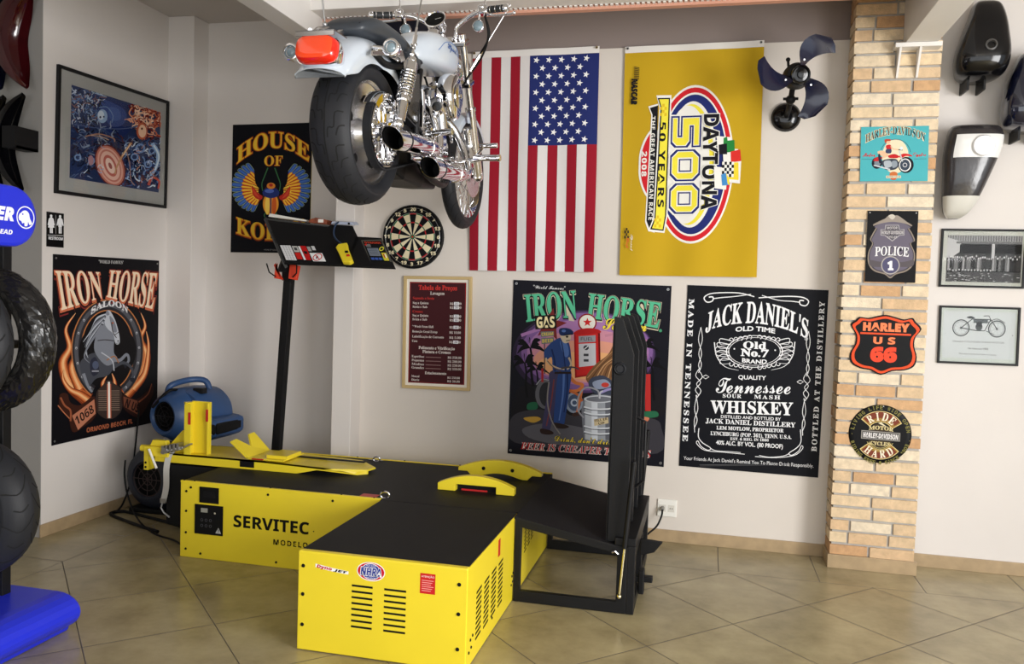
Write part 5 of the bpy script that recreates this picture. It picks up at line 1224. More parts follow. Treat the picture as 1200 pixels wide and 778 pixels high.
def emboss(s_, x0, x1, y0, y1, m_, bold=.03, st=None):
    V_, F_, b = text_mesh(s_, st, bold, 3, 1.05); m = MB()
    pts = [(x0+(x-b[0])/(b[1]-b[0])*(x1-x0), y1-(y-b[2])/(b[3]-b[2])*(y1-y0)) for x, y in V_]
    w3 = [(q66(*p)[0], YP-.0085, q66(*p)[1]) for p in pts]; m.add(w3, F_); m.add([(p[0], p[1]+.003, p[2]) for p in w3], F_)
    m.build('lettering', m_, t)
LORG = mat('bright_orange', rgb(240, 128, 82), .35, spec=.15)
emboss('HARLEY', 68, 186, 124, 148, LORG, .05, 'sans'); emboss('U S', 96, 152, 163, 183, LORG, .03, 'sans'); emboss('66', 90, 158, 190, 233, mat('orange_red', rgb(232, 70, 40), .35, spec=.15), .06, 'sans')

t = thing('round_tin_sign', (1.058, YP, .677), 'round black tin sign with gold lettered emblem, lowest on the brick pillar', 'sign')
m = MB(); m.lathe([(0, .008), (.15, .008), (.172, .008), (.18, .002), (0, .001)], (1.058, YP, .856), (0, -1, 0), 56); m.build('plate', ENAM, t)
a = Art(.37, .37, quad=((40, 122), (665, 122), (40, 718), (665, 718)))
GO, GD = (176, 150, 84), (120, 96, 50)
cx, cy = 352, 418
def band(a0, a1, r0, r1, c): a.ring(cx, cy, r0, r1, c, radians(a0), radians(a1), 24)
for lo, hi, up in ((-142, -32, 1), (38, 142, 0)):
    band(lo, hi, 130, 240, (220, 200, 140)); band(lo+2, hi-2, 136, 234, (150, 116, 56)); band(lo+5, hi-5, 170, 232, (120, 60, 44))
def ringtext(s_, a0, a1, r, hgt, c, inv=False, st='sans', bold=.01):
    n = len(s_)
    for i, ch in enumerate(s_):
        if ch == ' ': continue
        q = radians(a0+(a1-a0)*(i+.5)/n); x, y = cx+r*cos(q), cy+r*sin(q); wd = hgt*.36*(.5 if ch in 'I1' else 1)
        rot = q+pi/2 if not inv else q-pi/2
        a.text(ch, x-wd, y-hgt/2, x+wd, y+hgt/2, c, st, bold, rot=(x, y, rot))
ringtext('LIVING LIFE WIDE OPEN', -172, -8, 275, 38, (122, 116, 64)); ringtext('RIDING FREE · SINCE 1903', 165, 15, 275, 36, (122, 116, 64), True)
ringtext('RIDE', -135, -42, 186, 78, (236, 224, 200), False, 'serif'); ringtext('HARD', 136, 46, 186, 78, (236, 224, 200), True, 'serif')
a.poly([(285, 320), (352, 284), (430, 330), (470, 384), (240, 384)], (60, 50, 40)); a.poly([(330, 300), (356, 288), (410, 330), (380, 322)], (222, 212, 180)); a.tx('MOTOR', (240, 372), (480, 376), 38, (206, 190, 140), 'serif', .02, arch=.3)
a.poly([(240, 470), (470, 474), (430, 530), (356, 566), (270, 530)], (60, 50, 40)); a.tx('CYCLES', (262, 516), (450, 520), 36, (206, 190, 140), 'serif', .02)
for k in range(3): a.spline([(230+k*18, 490), (280+k*14, 545-k*6), (352, 570-k*12), (430-k*14, 545-k*6), (480-k*18, 490)], 4, (200, 184, 120))
a.poly([(170, 378), (545, 384), (545, 468), (170, 462)], (150, 146, 140)); a.poly([(178, 386), (537, 392), (537, 460), (178, 454)], (84, 82, 80)); a.tx('HARLEY-DAVIDSON', (190, 446), (526, 452), 50, (226, 222, 220), 'sans', .02)
a.ell(372, 130, 5, 5, (220, 220, 220), 10); a.ell(80, 420, 4, 4, (150, 140, 80), 8); a.ell(636, 456, 4, 4, (150, 140, 80), 8)
a.build('print', PRINTM, t, (1.058-.185, YP-.0083, .856+.185*.955), (1, 0, 0), (0, 0, -1))

# ---- framed photographs right of the pillar
def crowd(a):
    a.poly([(0, 0), (100, 0), (100, 62), (0, 62)], (60, 60, 60)); a.rect(0, 0, 100, 8, (150, 150, 150))
    for k in range(30): a.rect(k*3.4, 0, k*3.4+1.2, 7.5, (96, 96, 96))
    a.poly([(0, 3), (18, 8), (20, 20), (6, 30), (0, 30)], (190, 190, 190)); a.rect(12, 8, 100, 11, (110, 110, 110)); a.rect(17, 12, 100, 24, (16, 16, 16)); a.rect(60, 11, 64, 34, (190, 190, 190)); a.rect(0, 30, 100, 48, (22, 22, 22))
    rnd = random.Random(3)
    for k in range(34):
        x = 3+k*2.85; y = 29+rnd.uniform(-2, 2); g = rnd.randint(150, 215); a.ell(x, y, 1.1, 1.5, (g, g, g), 8); a.poly([(x-1.3, y+1.5), (x+1.3, y+1.5), (x+1.6, 47), (x-1.6, 47)], [(20,)*3, (36,)*3, (58,)*3, (110,)*3][rnd.randrange(4)] if k % 7 else (150, 150, 150))
    for k in range(14): x = 5+k*4.2; a.ell(x, 46+rnd.uniform(-1, 1), 1.1, 1.3, (190, 190, 190), 8)
    a.rect(0, 49, 100, 62, (70, 70, 70))
    for k in range(60): x, y = rnd.uniform(0, 96), rnd.uniform(50, 61); a.rect(x, y, x+rnd.uniform(1, 4), y+.9, (rnd.randint(90, 200),)*3)
def bike_print(a):
    a.poly([(0, 0), (100, 0), (100, 62), (0, 62)], (204, 210, 210)); K = (70, 76, 78)
    for x in (25, 75):
        a.ring(x, 22, 10.6, 12.2, K, ky=.92); a.ring(x, 22, 9, 9.6, (130, 136, 138), ky=.92); a.ell(x, 22, 1.6, 1.5, K, 10)
        for k in range(9): q = k*2*pi/9; a.line([(x, 22), (x+9*cos(q), 22+8.3*sin(q))], .25, (120, 126, 128))
    a.line([(25, 22), (40, 10), (66, 10), (75, 22)], 1.2, K); a.line([(25, 22), (46, 25), (58, 25), (66, 10)], 1.2, K); a.rect(42, 10.5, 62, 15, (96, 104, 106)); a.ell(50, 20, 5, 5, (90, 96, 98), 16); a.poly([(46, 14), (54, 13), (54, 20), (47, 20)], (60, 66, 68)); a.line([(66, 10), (63, 5), (56, 5.5)], 1, K); a.blob([(32, 8), (38, 6), (44, 8.5), (38, 9.5)], K, 3); a.line([(60, 25), (72, 30)], .8, K)
    a.spline([(62, 14), (74, 9), (86, 14)], .9, K)
    a.tx('SINGLE CYLINDER TWIN MOTOR', (14, 41), (86, 41), 2.2, (90, 96, 98)); a.tx('The Motorcycle 1903', (36, 50), (64, 50), 2.6, (80, 86, 88), 'serifit'); a.tx('Manufactured by the Motor Company', (24, 57), (76, 57), 2, (90, 96, 98)); a.ell(3, 30, .6, .6, K, 8); a.ell(97, 30, .6, .6, K, 8)
picture('framed_group_photo', 'black framed black and white group photograph right of the brick pillar', (1.391, YB, 2.131), (1.868, YB, 2.132), (1.391, YB, 1.771), .013, mat('grey_green_mat', rgb(190, 192, 182), .8), (.08, .11, .955, .905), BLACK, crowd, ((0, 0), (100, 0), (0, 62), (100, 62)), .018)
picture('framed_motorcycle_print', 'black framed pale print of an antique motorcycle right of the pillar', (1.403, YB, 1.655), (1.858, YB, 1.657), (1.407, YB, 1.296), .013, mat('pale_green_mat', rgb(196, 204, 196), .8), (.06, .09, .945, .9), BLACK, bike_print, ((0, 0), (100, 0), (0, 62), (100, 62)), .018)
# ---- wall fan
t = thing('wall_fan', (.435, YB, 2.74), 'dark blue three bladed wall fan without a cage, above the whiskey poster', 'fan')
hub = Vector((.478, 5.27, 3.0)); ax = Vector((.16, -1, -.16)).normalized()
m = MB(); m.lathe([(0, .05), (.03, .05), (.07, .04), (.09, .018), (.093, 0)], (.437, YB-.001, 2.833), (0, -1, 0), 32); m.build('wall_plate', GLOSSB, t)
m = MB(); m.tube(smooth([(.437, YB-.04, 2.833), (.44, YB-.13, 2.85), (.445, YB-.2, 2.90), (.45, 5.42, 2.965)], 5), .017, 10); m.ball((.445, YB-.2, 2.90), .03); m.cyl((.40, YB-.2, 2.905), (.49, YB-.2, 2.905), .009, n=8); m.build('arm', BLACK, t)
bk = hub-ax*.17
m = MB(); m.lathe([(0, 0), (.05, .005), (.075, .03), (.08, .09), (.065, .13), (.03, .14)], bk, ax, 28); m.cyl(bk+Vector((-.03, 0, .06)), bk+Vector((-.035, 0, .105)), .008, n=8); m.ball(bk+Vector((-.035, 0, .11)), .014, n=10, m=6); m.build('motor', BLACK, t)
m = MB(); m.lathe([(.05, -.03), (.058, -.01), (.055, .018), (.045, .022), (.04, .012), (.024, .014), (.02, .024), (0, .026)], hub, ax, 28); m.build('hub', GLOSSB, t)
u_, w_ = frame_of(ax)
BLADE = mat('blue_translucent_blade', rgb(24, 28, 52), .22, coat=.3)
for k, base in enumerate((62, 182, 302)):
    rings = []
    # blade outline in polar form: leading and trailing edges sweep
    ex = Vector((1, 0, 0)); ex = (ex-ax*ex.dot(ax)).normalized(); ez = ax.cross(ex)*1.0
    if ez.z < 0: ez = -ez
    n = 10; rows = []
    for i in range(n+1):
        f = i/n; r = .045+f*.215
        half = radians(27)*(.62+.75*f-.72*f**3) if f < .97 else radians(6)
        mid = radians(base)-f*f*radians(34)+radians(18)
        row = []
        for j in range(7):
            q = mid+half*(j/3-1); lift = .030*(j/3-1)*(1-.2*f)
            row.append(hub+ex*(r*cos(q))+ez*(r*sin(q))-ax*(.005-lift))
        rows.append(row)
    m = MB(); top = [p for r_ in rows for p in r_]; bot = [p-ax*.004 for p in top]
    F = [(i*7+j, i*7+j+1, (i+1)*7+j+1, (i+1)*7+j) for i in range(n) for j in range(6)]
    m.add(top, F, 0, True); m.add(bot, F, 0, True)
    rim = [i*7 for i in range(n+1)]+[n*7+j for j in range(1, 7)]+[i*7+6 for i in range(n-1, -1, -1)]+[j for j in range(5, 0, -1)]
    m.add([top[i] for i in rim]+[bot[i] for i in rim], [(i, (i+1) % len(rim), len(rim)+(i+1) % len(rim), len(rim)+i) for i in range(len(rim))])
    b = m.build('blade', BLADE, t)
    MB().cyl(rows[2][3], rows[2][3]+ax*.004, .006, n=10).build('screw', STEEL, b)
# ---- socket and plug
t = thing('power_socket', (-.214, YB, .171), 'white double wall socket with a plug in it, low on the back wall', 'socket')
MB().box(-.278, -.150, YB-.012, YB-.0005, .171, .288).build('plate', WHITE, t, bevel=.004)
m = MB()
for x in (-.243, -.186): m.box(x-.022, x+.022, YB-.0135, YB-.0115, .205, .252)
s_ = m.build('outlet', mat('outlet_cream', rgb(214, 210, 200), .4), t)
m = MB()
for x in (-.193, -.179): m.cyl((x, YB-.0142, .229), (x, YB-.013, .229), .0035, n=8)
m.build('pin_hole', DARK, t)
t = thing('electrical_lead', (-.243, YB-.05, .2), 'black power cord plugged in the wall socket and running to the ramp', 'cord')
m = MB(); m.cyl((-.243, YB-.0138, .229), (-.243, YB-.05, .226), .015, .012, n=14); m.build('plug', mat('grey_plug', rgb(130, 128, 122), .4), t)
MB().tube(smooth([(-.243, YB-.045, .226), (-.245, YB-.07, .19), (-.27, YB-.10, .13), (-.31, YB-.14, .095), (-.36, YB-.2, .07), (-.5, YB-.24, .03), (-.7, YB-.25, .010)], 6), .0065).build('cable', DARK, t)
# ---- fuel tanks hung on the wall
def tank(name, label, st, m_, wrapped=None, cap=None, group=None):
    """st: (z, xc, half width, depth) stations from top to bottom; back flat on the wall"""
    t = thing(name, (st[len(st)//2][1], YB, st[-1][0]), label, 'fuel tank', group)
    S = smooth([tuple(map(float, s_)) for s_ in st], 5); rings = []
    for z, xc, hw, d in S:
        r = []
        for i in range(24):
            q = 2*pi*i/24; cx_, sx_ = cos(q), sin(q)
            e = .62
            x = xc+hw*(abs(cx_)**e)*(1 if cx_ > 0 else -1); y = YB-.035-d*.5-d*.5*(abs(sx_)**e)*(1 if sx_ > 0 else -1)
            r.append((x, y, z))
        rings.append(r)
    b = MB().loft(rings).build('shell', m_, t)
    return t, rings
NVY = mat('navy_tank_paint', rgb(14, 18, 40), .1, coat=.8)
def cap(t, x, y, z, r=.022):
    m = MB(); m.lathe([(r*1.5, -.004), (r*1.45, .006), (r*1.1, .009), (r, .004), (r*.85, -.008), (0, -.01)], (x, y, z), (0, -1, .0), 24); m.build('filler_neck', mat('neck_grey', rgb(70, 68, 66), .4), t)
def hooks(t, x, z, n=2, w=.09):
    for i in range(n): MB().box(x-w/2+i*w/(n-1)-.006, x-w/2+i*w/(n-1)+.006, YB-.16, YB-.001, z-.055, z+.02).build('hook', BLACK, t)
t, rg = tank('black_fuel_tank', 'gloss black teardrop fuel tank hung high on the wall right of the brick pillar', [(3.485, 1.545, .045, .08), (3.45, 1.545, .075, .14), (3.36, 1.54, .100, .2), (3.25, 1.528, .125, .24), (3.15, 1.52, .142, .26), (3.07, 1.515, .138, .25), (3.02, 1.512, .115, .20), (3.00, 1.512, .06, .12)], GLOSSB)
cap(t, 1.53, YB-.295, 3.17); hooks(t, 1.50, 3.0)
t, rg = tank('navy_fuel_tank', 'gloss navy fuel tank hung at the right edge of the wall', [(3.17, 1.83, .06, .09), (3.14, 1.83, .10, .15), (3.06, 1.825, .13, .2), (2.95, 1.815, .155, .24), (2.85, 1.81, .165, .26), (2.77, 1.805, .155, .25), (2.72, 1.80, .125, .20), (2.70, 1.80, .06, .12)], NVY)
cap(t, 1.825, YB-.296, 2.86); hooks(t, 1.79, 2.70)
WRAP = mat('plastic_wrap_black', rgb(48, 45, 47), .25, bump=.5, bscale=25, coat=.3)
st3 = [(2.745, 1.51, .10, .1), (2.725, 1.515, .135, .16), (2.66, 1.512, .150, .2), (2.55, 1.495, .145, .2), (2.42, 1.475, .12, .19), (2.30, 1.455, .095, .16), (2.22, 1.44, .065, .12), (2.185, 1.435, .03, .06)]
t, rg = tank('wrapped_fuel_tank', 'plastic wrapped black and white fuel tank above the framed photographs', st3, WRAP)
def tank_patch(nm, z0, z1, f0, f1, m_):
    S = [s_ for s_ in smooth([tuple(map(float, s_)) for s_ in st3], 8)]
    S = [s_ for s_ in S if z0 <= s_[0] <= z1]; rings = []
    for z, xc, hw, d in S:
        r = []
        for i in range(15):
            q = pi*(f0+(f1-f0)*i/14); cx_, sx_ = cos(q), sin(q); e = .62
            r.append((xc+(hw+.003)*(abs(cx_)**e)*(-1 if cx_ > 0 else 1), YB-.035-d*.5-(d*.5+.003)*(abs(sx_)**e), z))
        rings.append(r)
    MB().loft(rings, caps=False, closed=False).build(nm, m_, t)
WW = mat('wrapped_white', rgb(226, 226, 224), .2, bump=.3, bscale=25, coat=.7)
tank_patch('white_panel', 2.52, 2.675, .27, .96, WW); tank_patch('white_tail', 2.18, 2.325, .02, .98, mat('wrapped_cream', rgb(206, 204, 196), .3, bump=.4, bscale=25, coat=.5))
MB().lathe([(.062, -.008), (.062, .004), (.056, .012), (.03, .014), (0, .014)], (1.535, YB-.245, 2.60), (0, -1, 0), 28).build('filler_cap', mat('wrapped_cap', rgb(244, 244, 246), .12, coat=1), t)
# ================================================================== TYRES, RACK, FENDERS, BLOWERS
def tyre_profile(R, w, rr, crown=.02):
    P = [(rr, -.36*w), (rr+.012, -.43*w), (rr+(R-rr)*.45, -.5*w), (R-crown*1.6, -.475*w), (R-crown*.72, -.36*w), (R-crown*.2, -.19*w), (R, 0)]
    return smooth(P, 4)+[(r, -h) for r, h in reversed(smooth(P, 4)[:-1])]
def tyre_mesh(c, axis, R, w, rr, crown=.02, n=56):
    return MB().lathe(tyre_profile(R, w, rr, crown), c, axis, n)
def tread_mesh(c, axis, R, w, crown, strokes, reps, gw=.006):
    """grooves: strokes are lists of (fraction of pitch, fraction of half width)"""
    c = Vector(c); ax = Vector(axis).normalized(); u, v = frame_of(ax)
    prof = [(h, r) for r, h in tyre_profile(R, w, R*.6, crown)][8:-8]
    def rad(h):
        for (h0, r0), (h1, r1) in zip(prof[:-1], prof[1:]):
            if h0 <= h <= h1: return r0+(r1-r0)*(h-h0)/max(h1-h0, 1e-9)
        return prof[0][1]
    m = MB()
    def pt(f, g, lift=.0012):
        q = 2*pi*f/reps; h = g*w/2; r = rad(h)+lift
        return c+(u*cos(q)+v*sin(q))*r+ax*h
    circ = 2*pi*R/reps
    for k in range(reps):
        for st in strokes:
            pts = smooth(st, 3)
            V_ = []
            for i, (f, g) in enumerate(pts):
                f0, g0 = pts[max(i-1, 0)]; f1, g1 = pts[min(i+1, len(pts)-1)]
                dx_, dy_ = (f1-f0)*circ, (g1-g0)*w/2; L_ = max(sqrt(dx_*dx_+dy_*dy_), 1e-9); nx, ny = -dy_/L_*gw/2, dx_/L_*gw/2
                V_ += [pt(k+f+nx/circ, g+ny/(w/2)), pt(k+f-nx/circ, g-ny/(w/2))]
            m.add(V_, [(2*i, 2*i+1, 2*i+3, 2*i+2) for i in range(len(pts)-1)], 0, True)
    return m
GROOVE = mat('tyre_groove', rgb(12, 12, 13), .9)
ZIG = [[(0, .05), (.35, .18), (.30, .5), (.75, .62), (.70, .92)], [(.5, -.05), (.85, -.18), (.80, -.5), (1.25, -.62), (1.2, -.92)], [(.1, .55), (.4, .8)], [(.6, -.55), (.9, -.8)]]
CURVE = [[(0, .0), (.3, .25), (.45, .55), (.3, .9)], [(.5, .0), (.8, -.25), (.95, -.55), (.8, -.9)], [(.75, .2), (.9, .45), (.85, .7)], [(.25, -.2), (.4, -.45), (.35, -.7)]]
def rack_tyre(label, c, axis=(0, 1, 0), R=.31, w=.16, rr=.21, crown=.05, grooves=CURVE, reps=11, wrap=False):
    t = thing('motorcycle_tyre', c, label, 'tyre', 'tyres on the display rack')
    tyre_mesh(c, axis, R, w, rr, crown, 48).build('carcass', RUB, t)
    tread_mesh(c, axis, R, w, crown, grooves, reps).build('tread_grooves', GROOVE, t)
    if wrap:
        m = mat('clear_black_wrap', rgb(26, 25, 25), .22, bump=1.0, bscale=26)
        q_ = MB().lathe([(r+.006, h*1.04) for r, h in tyre_profile(R, w, rr, crown)], c, axis, 96)
        rn = random.Random(11); C_ = Vector(c)
        q_.v = [tuple(C_+(Vector(v)-C_)*(1+rn.uniform(-.006, .016))) for v in q_.v]
        q_.sm = [False]*len(q_.sm)
        q_.build('plastic_wrap', m, t)
    return t
rack_tyre('black motorcycle tyre on the upper rack level in front of the wrapped tyre', (-3.05, 2.80, 1.375))
rack_tyre('motorcycle tyre wrapped in shiny black plastic on the upper rack level', (-3.055, 3.02, 1.375), wrap=True, w=.18)
rack_tyre('black motorcycle tyre with curved tread on the lower rack level above the blue base', (-3.115, 3.0, .63), w=.21, R=.307, rr=.19)
# rack
BLUE = mat('royal_blue_panel', rgb(34, 48, 206), .32, noise=.04, nscale=4)
t = thing('tyre_display_rack', (-3.3, 2.6, 0), 'black tyre display rack with royal blue header sign and blue base at the left edge', 'rack')
m = MB(); prof = [(-3.6, 0.0), (-2.86, 0.0)]+[(-2.92+.13*cos(radians(q)), .10+.085*sin(radians(q))-.0) for q in range(-60, 91, 15)]+[(-3.6, .185)]
m.prism([(x, 1.9, z+.001) for x, z in prof], (0, 1.37, 0)); m.build('base', BLUE, t, bevel=.012)
for y in (3.13, 2.1):
    MB().box(-3.15, -3.10, y, y+.05, .17, 2.0).build('post', BLACK, t, bevel=.003)
for z in (.60, 1.35):
    MB().cyl((-3.0, 2.05, z+.0), (-3.0, 3.16, z+.0), .018, n=12).build('rail', BLACK, t)
    MB().bar((-3.08, 3.15, z), (-3.0, 3.15, z), .03, .03).build('rail_bracket', BLACK, t)
m = MB(); r_ = .128; zc = 1.905
P = [(1.75, zc-r_)]+[(3.06-r_+r_*sin(radians(q)), zc-r_*cos(radians(q))) for q in range(0, 181, 12)]+[(1.75, zc+r_)]
m.prism([(-2.98, y, z) for y, z in P], (.13, 0, 0)); h = m.build('header_sign', BLUE, t, bevel=.015)
a = Art(1.3, .256)
a.text('METZELER', .80, .092, 1.172, .150, (240, 240, 244), 'sansit', .035); a.text('MOVING AHEAD', .90, .186, 1.165, .206, (240, 240, 244), 'sansit', .01)
a.ring(1.233, .128, .043, .048, (240, 240, 244)); SH = .078; a.blob([(x+.078, y) for x, y in [(1.125, .125), (1.135, .105), (1.155, .098), (1.172, .108), (1.178, .13), (1.19, .15), (1.176, .158), (1.168, .145), (1.165, .162), (1.15, .165), (1.148, .15), (1.138, .155), (1.132, .145), (1.12, .14)]], (240, 240, 244), 3); a.blob([(1.208, .11), (1.198, .12), (1.196, .135), (1.204, .13)], (240, 240, 244), 3); a.ell(1.218, .115, .004, .004, (34, 48, 206), 8)
a.build('sign_lettering', PRINT, h, (-2.8490, 1.76, zc+.128), (0, 1, 0), (0, 0, -1))
# fenders hung on the return wall
def fender(name, label, cx, cz, R, a0, a1, m_, wd=.14, skirt=.075, taper=.55, group=None):
    t = thing(name, (cx-R, 4.39, cz), label, 'fender', group)
    rings = []; n = 28
    for i in range(n+1):
        f = i/n; q = radians(a0+(a1-a0)*f); k = 1-(1-taper)*(abs(2*f-1)**3.2); d = Vector((cos(q), 0, sin(q)))
        sec = [(0, -skirt), (.0, -.02), (.012, -.004), (.05, .012), (wd/2, .018), (wd-.05, .012), (wd-.012, -.004), (wd, -.02), (wd, -skirt)]
        pts = []
        for s_, lift in sec:
            y = 4.30-(s_-wd/2)*k*1.0
            pts.append(Vector((cx, 0, cz))+d*(R+(lift if lift > 0 else lift*k)*(.6+.4*k))+Vector((0, y, 0)))
        inner = [p-d*.005 for p in reversed(pts)]
        rings.append(pts+inner)
    MB().loft(rings).build('shell', m_, t)
    return t
fender('motorcycle_fender', 'dark red gloss fender hung high on the wall above the tyre rack', -3.93, 3.10, .335, 112, 242, mat('dark_red_paint', rgb(62, 11, 16), .14, coat=.6), wd=.2, skirt=.085, taper=.12, group='fenders on the left wall')
fender('motorcycle_fender', 'dark blue gloss fender hung left of the dark red fender', -4.09, 3.08, .335, 112, 236, NVY, wd=.2, skirt=.08, taper=.12, group='fenders on the left wall')
fender('motorcycle_fender', 'gloss black slim fender below the dark red fender', -3.96, 2.47, .335, 118, 240, GLOSSB, wd=.13, skirt=.055, taper=.25, group='fenders on the left wall')
fender('motorcycle_fender', 'gloss black slim fender further left, below the dark blue fender', -4.10, 2.46, .335, 118, 240, GLOSSB, wd=.13, skirt=.055, taper=.25, group='fenders on the left wall')
t = thing('fender_bracket', (-4.15, 4.40, 2.47), 'black angled bracket beside the slim black fenders on the wall', 'bracket')
m = MB(); m.box(-4.19, -4.10, 4.22, 4.235, 2.43, 2.56); m.box(-4.115, -4.10, 4.235, 4.405, 2.43, 2.56); m.box(-4.19, -4.10, 4.235, 4.40, 2.43, 2.445); m.build('bracket_plate', BLACK, t)

# carpet blowers in the corner
BLB = mat('blue_polyethylene', rgb(44, 74, 118), .45, noise=.06, nscale=10)
t = thing('air_mover', (-3.62, 5.4, .48), 'blue carpet blower with round intake and top handle in the corner behind the bench', 'blower')
c = Vector((-3.745, 5.17, .69)); ax = Vector((.22, .975, 0)).normalized()
m = MB(); m.lathe([(.105, .012), (.112, -.004), (.125, -.008), (.142, .01), (.155, .03), (.165, .06), (.19, .10), (.20, .30), (.19, .40), (.15, .44), (0, .45)], c+Vector((.0, 0, 0)), ax, 40); m.lathe([(.0, .08), (.17, .08), (.19, .12), (.19, .36), (.16, .40), (0, .40)], c+Vector((.075, .02, .0)), ax, 36)
hs = m.build('housing', BLB, t)
m = MB(); m.lathe([(.107, .012), (.10, .05), (.09, .06), (.08, .10), (0, .10)], c, ax, 32); m.build('intake', DARK, hs)
m = MB()
for r in (.04, .07, .098): m.tube([c+ax*.012+r*(frame_of(ax)[0]*cos(q*pi/12)+frame_of(ax)[1]*sin(q*pi/12)) for q in range(24)], .003, 6, closed=True)
for q in range(6): m.cyl(c+ax*.012, c+ax*.012+.107*(frame_of(ax)[0]*cos(q*pi/3)+frame_of(ax)[1]*sin(q*pi/3)), .003, n=6)
m.build('intake_grille', BLACK, hs)
m = MB(); sec = lambda x, y0, y1, z0, z1: [(x, y0, z0), (x+.02, y1, z0), (x+.02, y1, z1), (x, y0, z1)]
m.loft([sec(-3.66, 5.26, 5.56, .50, .72), sec(-3.45, 5.22, 5.56, .52, .69), sec(-3.36, 5.22, 5.58, .555, .675)], smooth=False); m.build('outlet_duct', BLB, t, bevel=.03)
MB().box(-3.45, -3.343, 5.232, 5.57, .575, .655).box(-3.46, -3.36, 5.205, 5.235, .575, .65).build('outlet_opening', DARK, t, bevel=.02)
m = MB(); b0 = c+ax*.10; b1 = c+ax*.38
path = smooth([tuple(b0+Vector((-.06, 0, .15))), tuple(b0+Vector((-.03, 0, .215))), tuple((b0+b1)/2+Vector((0, 0, .245))), tuple(b1+Vector((.06, -.08, .235))), tuple(b1+Vector((.10, -.08, .15)))], 5)
m.tube(path, .022, 12); m.build('handle', BLB, t)
m = MB(); m.tube(smooth([tuple(c+ax*.05+Vector((-.10, -.05, .06))), tuple(c+ax*.1+Vector((0, -.06, .185))), tuple(c+ax*.25+Vector((0, -.08, .165))), tuple(c+ax*.4+Vector((0, -.06, .18))), tuple(c+ax*.42+Vector((0, -.1, .05)))], 6), .010); m.build('cord', DARK, t)
m = MB(); m.box(-3.60, -3.52, 5.30, 5.36, .85, .89); m.build('switch_box', BLACK, t, bevel=.005)
t = thing('floor_blower', (-3.81, 5.3, 0), 'dark round floor blower under the blue blower, against the left wall', 'blower')
c2 = Vector((-3.81, 5.08, .250)); ax2 = Vector((.1, 1, 0)).normalized()
m = MB(); m.lathe([(.12, .02), (.13, .0), (.15, .0), (.20, .03), (.232, .09), (.236, .26), (.21, .32), (0, .33)], c2, ax2, 40); h2 = m.build('housing', mat('dark_navy_plastic', rgb(28, 33, 46), .5), t)
m = MB(); m.lathe([(.122, .02), (.11, .06), (0, .06)], c2, ax2, 28)
m.build('intake', DARK, h2)
m = MB(); u2, v2 = frame_of(ax2)
for r in (.04, .08, .12): m.tube([c2+ax2*.01+r*(u2*cos(q*pi/12)+v2*sin(q*pi/12)) for q in range(24)], .003, 6, closed=True)
for q in range(8): m.cyl(c2+ax2*.01, c2+ax2*.01+.125*(u2*cos(q*pi/4)+v2*sin(q*pi/4)), .003, n=6)
m.build('intake_grille', mat('rust_red_metal', rgb(52, 36, 34), .6), h2)
m = MB(); m.box(-3.97, -3.63, 5.10, 5.42, 0, .035); m.box(-3.85, -3.74, 5.14, 5.3, .03, .08); m.build('foot', DARK, t, bevel=.01)
t = thing('cable_loop', (-3.7, 4.9, 0), 'black cable lying in a loop on the floor left of the bench', 'cable')
m = MB(); m.tube(smooth([(-3.45, 4.72, .012), (-3.70, 4.82, .012), (-3.98, 4.95, .012), (-4.03, 5.02, .012), (-3.96, 5.06, .012), (-3.75, 5.0, .012), (-3.5, 4.92, .012), (-3.3, 4.83, .012)], 7), .011); m.build('floor_cable', DARK, t)
m = MB(); m.tube(smooth([(-3.78, 4.82, .44), (-3.80, 4.84, .33), (-3.74, 4.8, .2), (-3.6, 4.72, .08), (-3.45, 4.68, .012), (-3.25, 4.6, .012), (-3.1, 4.5, .012)], 6), .006); m.build('thin_cable', DARK, t)
m = MB(); m.tube(smooth([(-4.045, 5.30, .70), (-4.047, 5.27, .45), (-4.045, 5.22, .2), (-4.05, 5.15, .05), (-4.02, 5.05, .014)], 6), .006); m.build('hanging_cable', DARK, t)
# ================================================================== THE HANGING MOTORCYCLE  (x forward, y left, z up from the rear contact point)
BO = Vector((-1.59, 3.57, 2.03)); BR_ = (0, -radians(.7), radians(88.9))
bike = thing('motorcycle', tuple(BO), 'silver and chrome motorcycle hanging from the ceiling beams, seen from behind', 'motorcycle', rot=BR_)
def bb(mb, name, m_, parent=None, **k): return mb.build(name, m_, parent or bike, local=True, **k)
RW, FW = Vector((0, 0, .324)), Vector((1.57, 0, .348))
CH2 = mat('satin_chrome', (.66, .66, .69, 1), .14, 1)
BRN = mat('engine_grey', (.30, .30, .31, 1), .4, .8)
# rear wheel
rt = bb(tyre_mesh(RW, (0, 1, 0), .324, .188, .232, .024, 64), 'rear_tyre', RUB)
STEPS = [[(0, .12), (.28, .16), (.30, .42), (.72, .46), (.75, .80)], [(.5, -.12), (.78, -.16), (.80, -.42), (1.22, -.46), (1.25, -.80)], [(.05, .5), (.3, .62), (.34, .86)], [(.55, -.5), (.8, -.62), (.84, -.86)], [(.0, .0), (.5, .03), (1.0, .0)]]
bb(tread_mesh(RW, (0, 1, 0), .324, .188, .024, STEPS, 14, .006), 'tread_grooves', GROOVE, rt)
m = MB(); m.lathe([(.242, -.074), (.242, -.064), (.228, -.055), (.215, -.05), (.12, -.018), (.07, -.012), (.05, -.06), (0, -.062)], RW, (0, 1, 0), 56)
m.lathe([(.242, .074), (.242, .064), (.228, .055), (.215, .05), (.12, .018), (.07, .012), (.05, .06), (0, .062)], RW, (0, 1, 0), 56); m.lathe([(.242, -.074), (.22, -.06), (.22, .06), (.242, .074)], RW, (0, 1, 0), 56)
wd = bb(m, 'rear_wheel_disc', ALU)
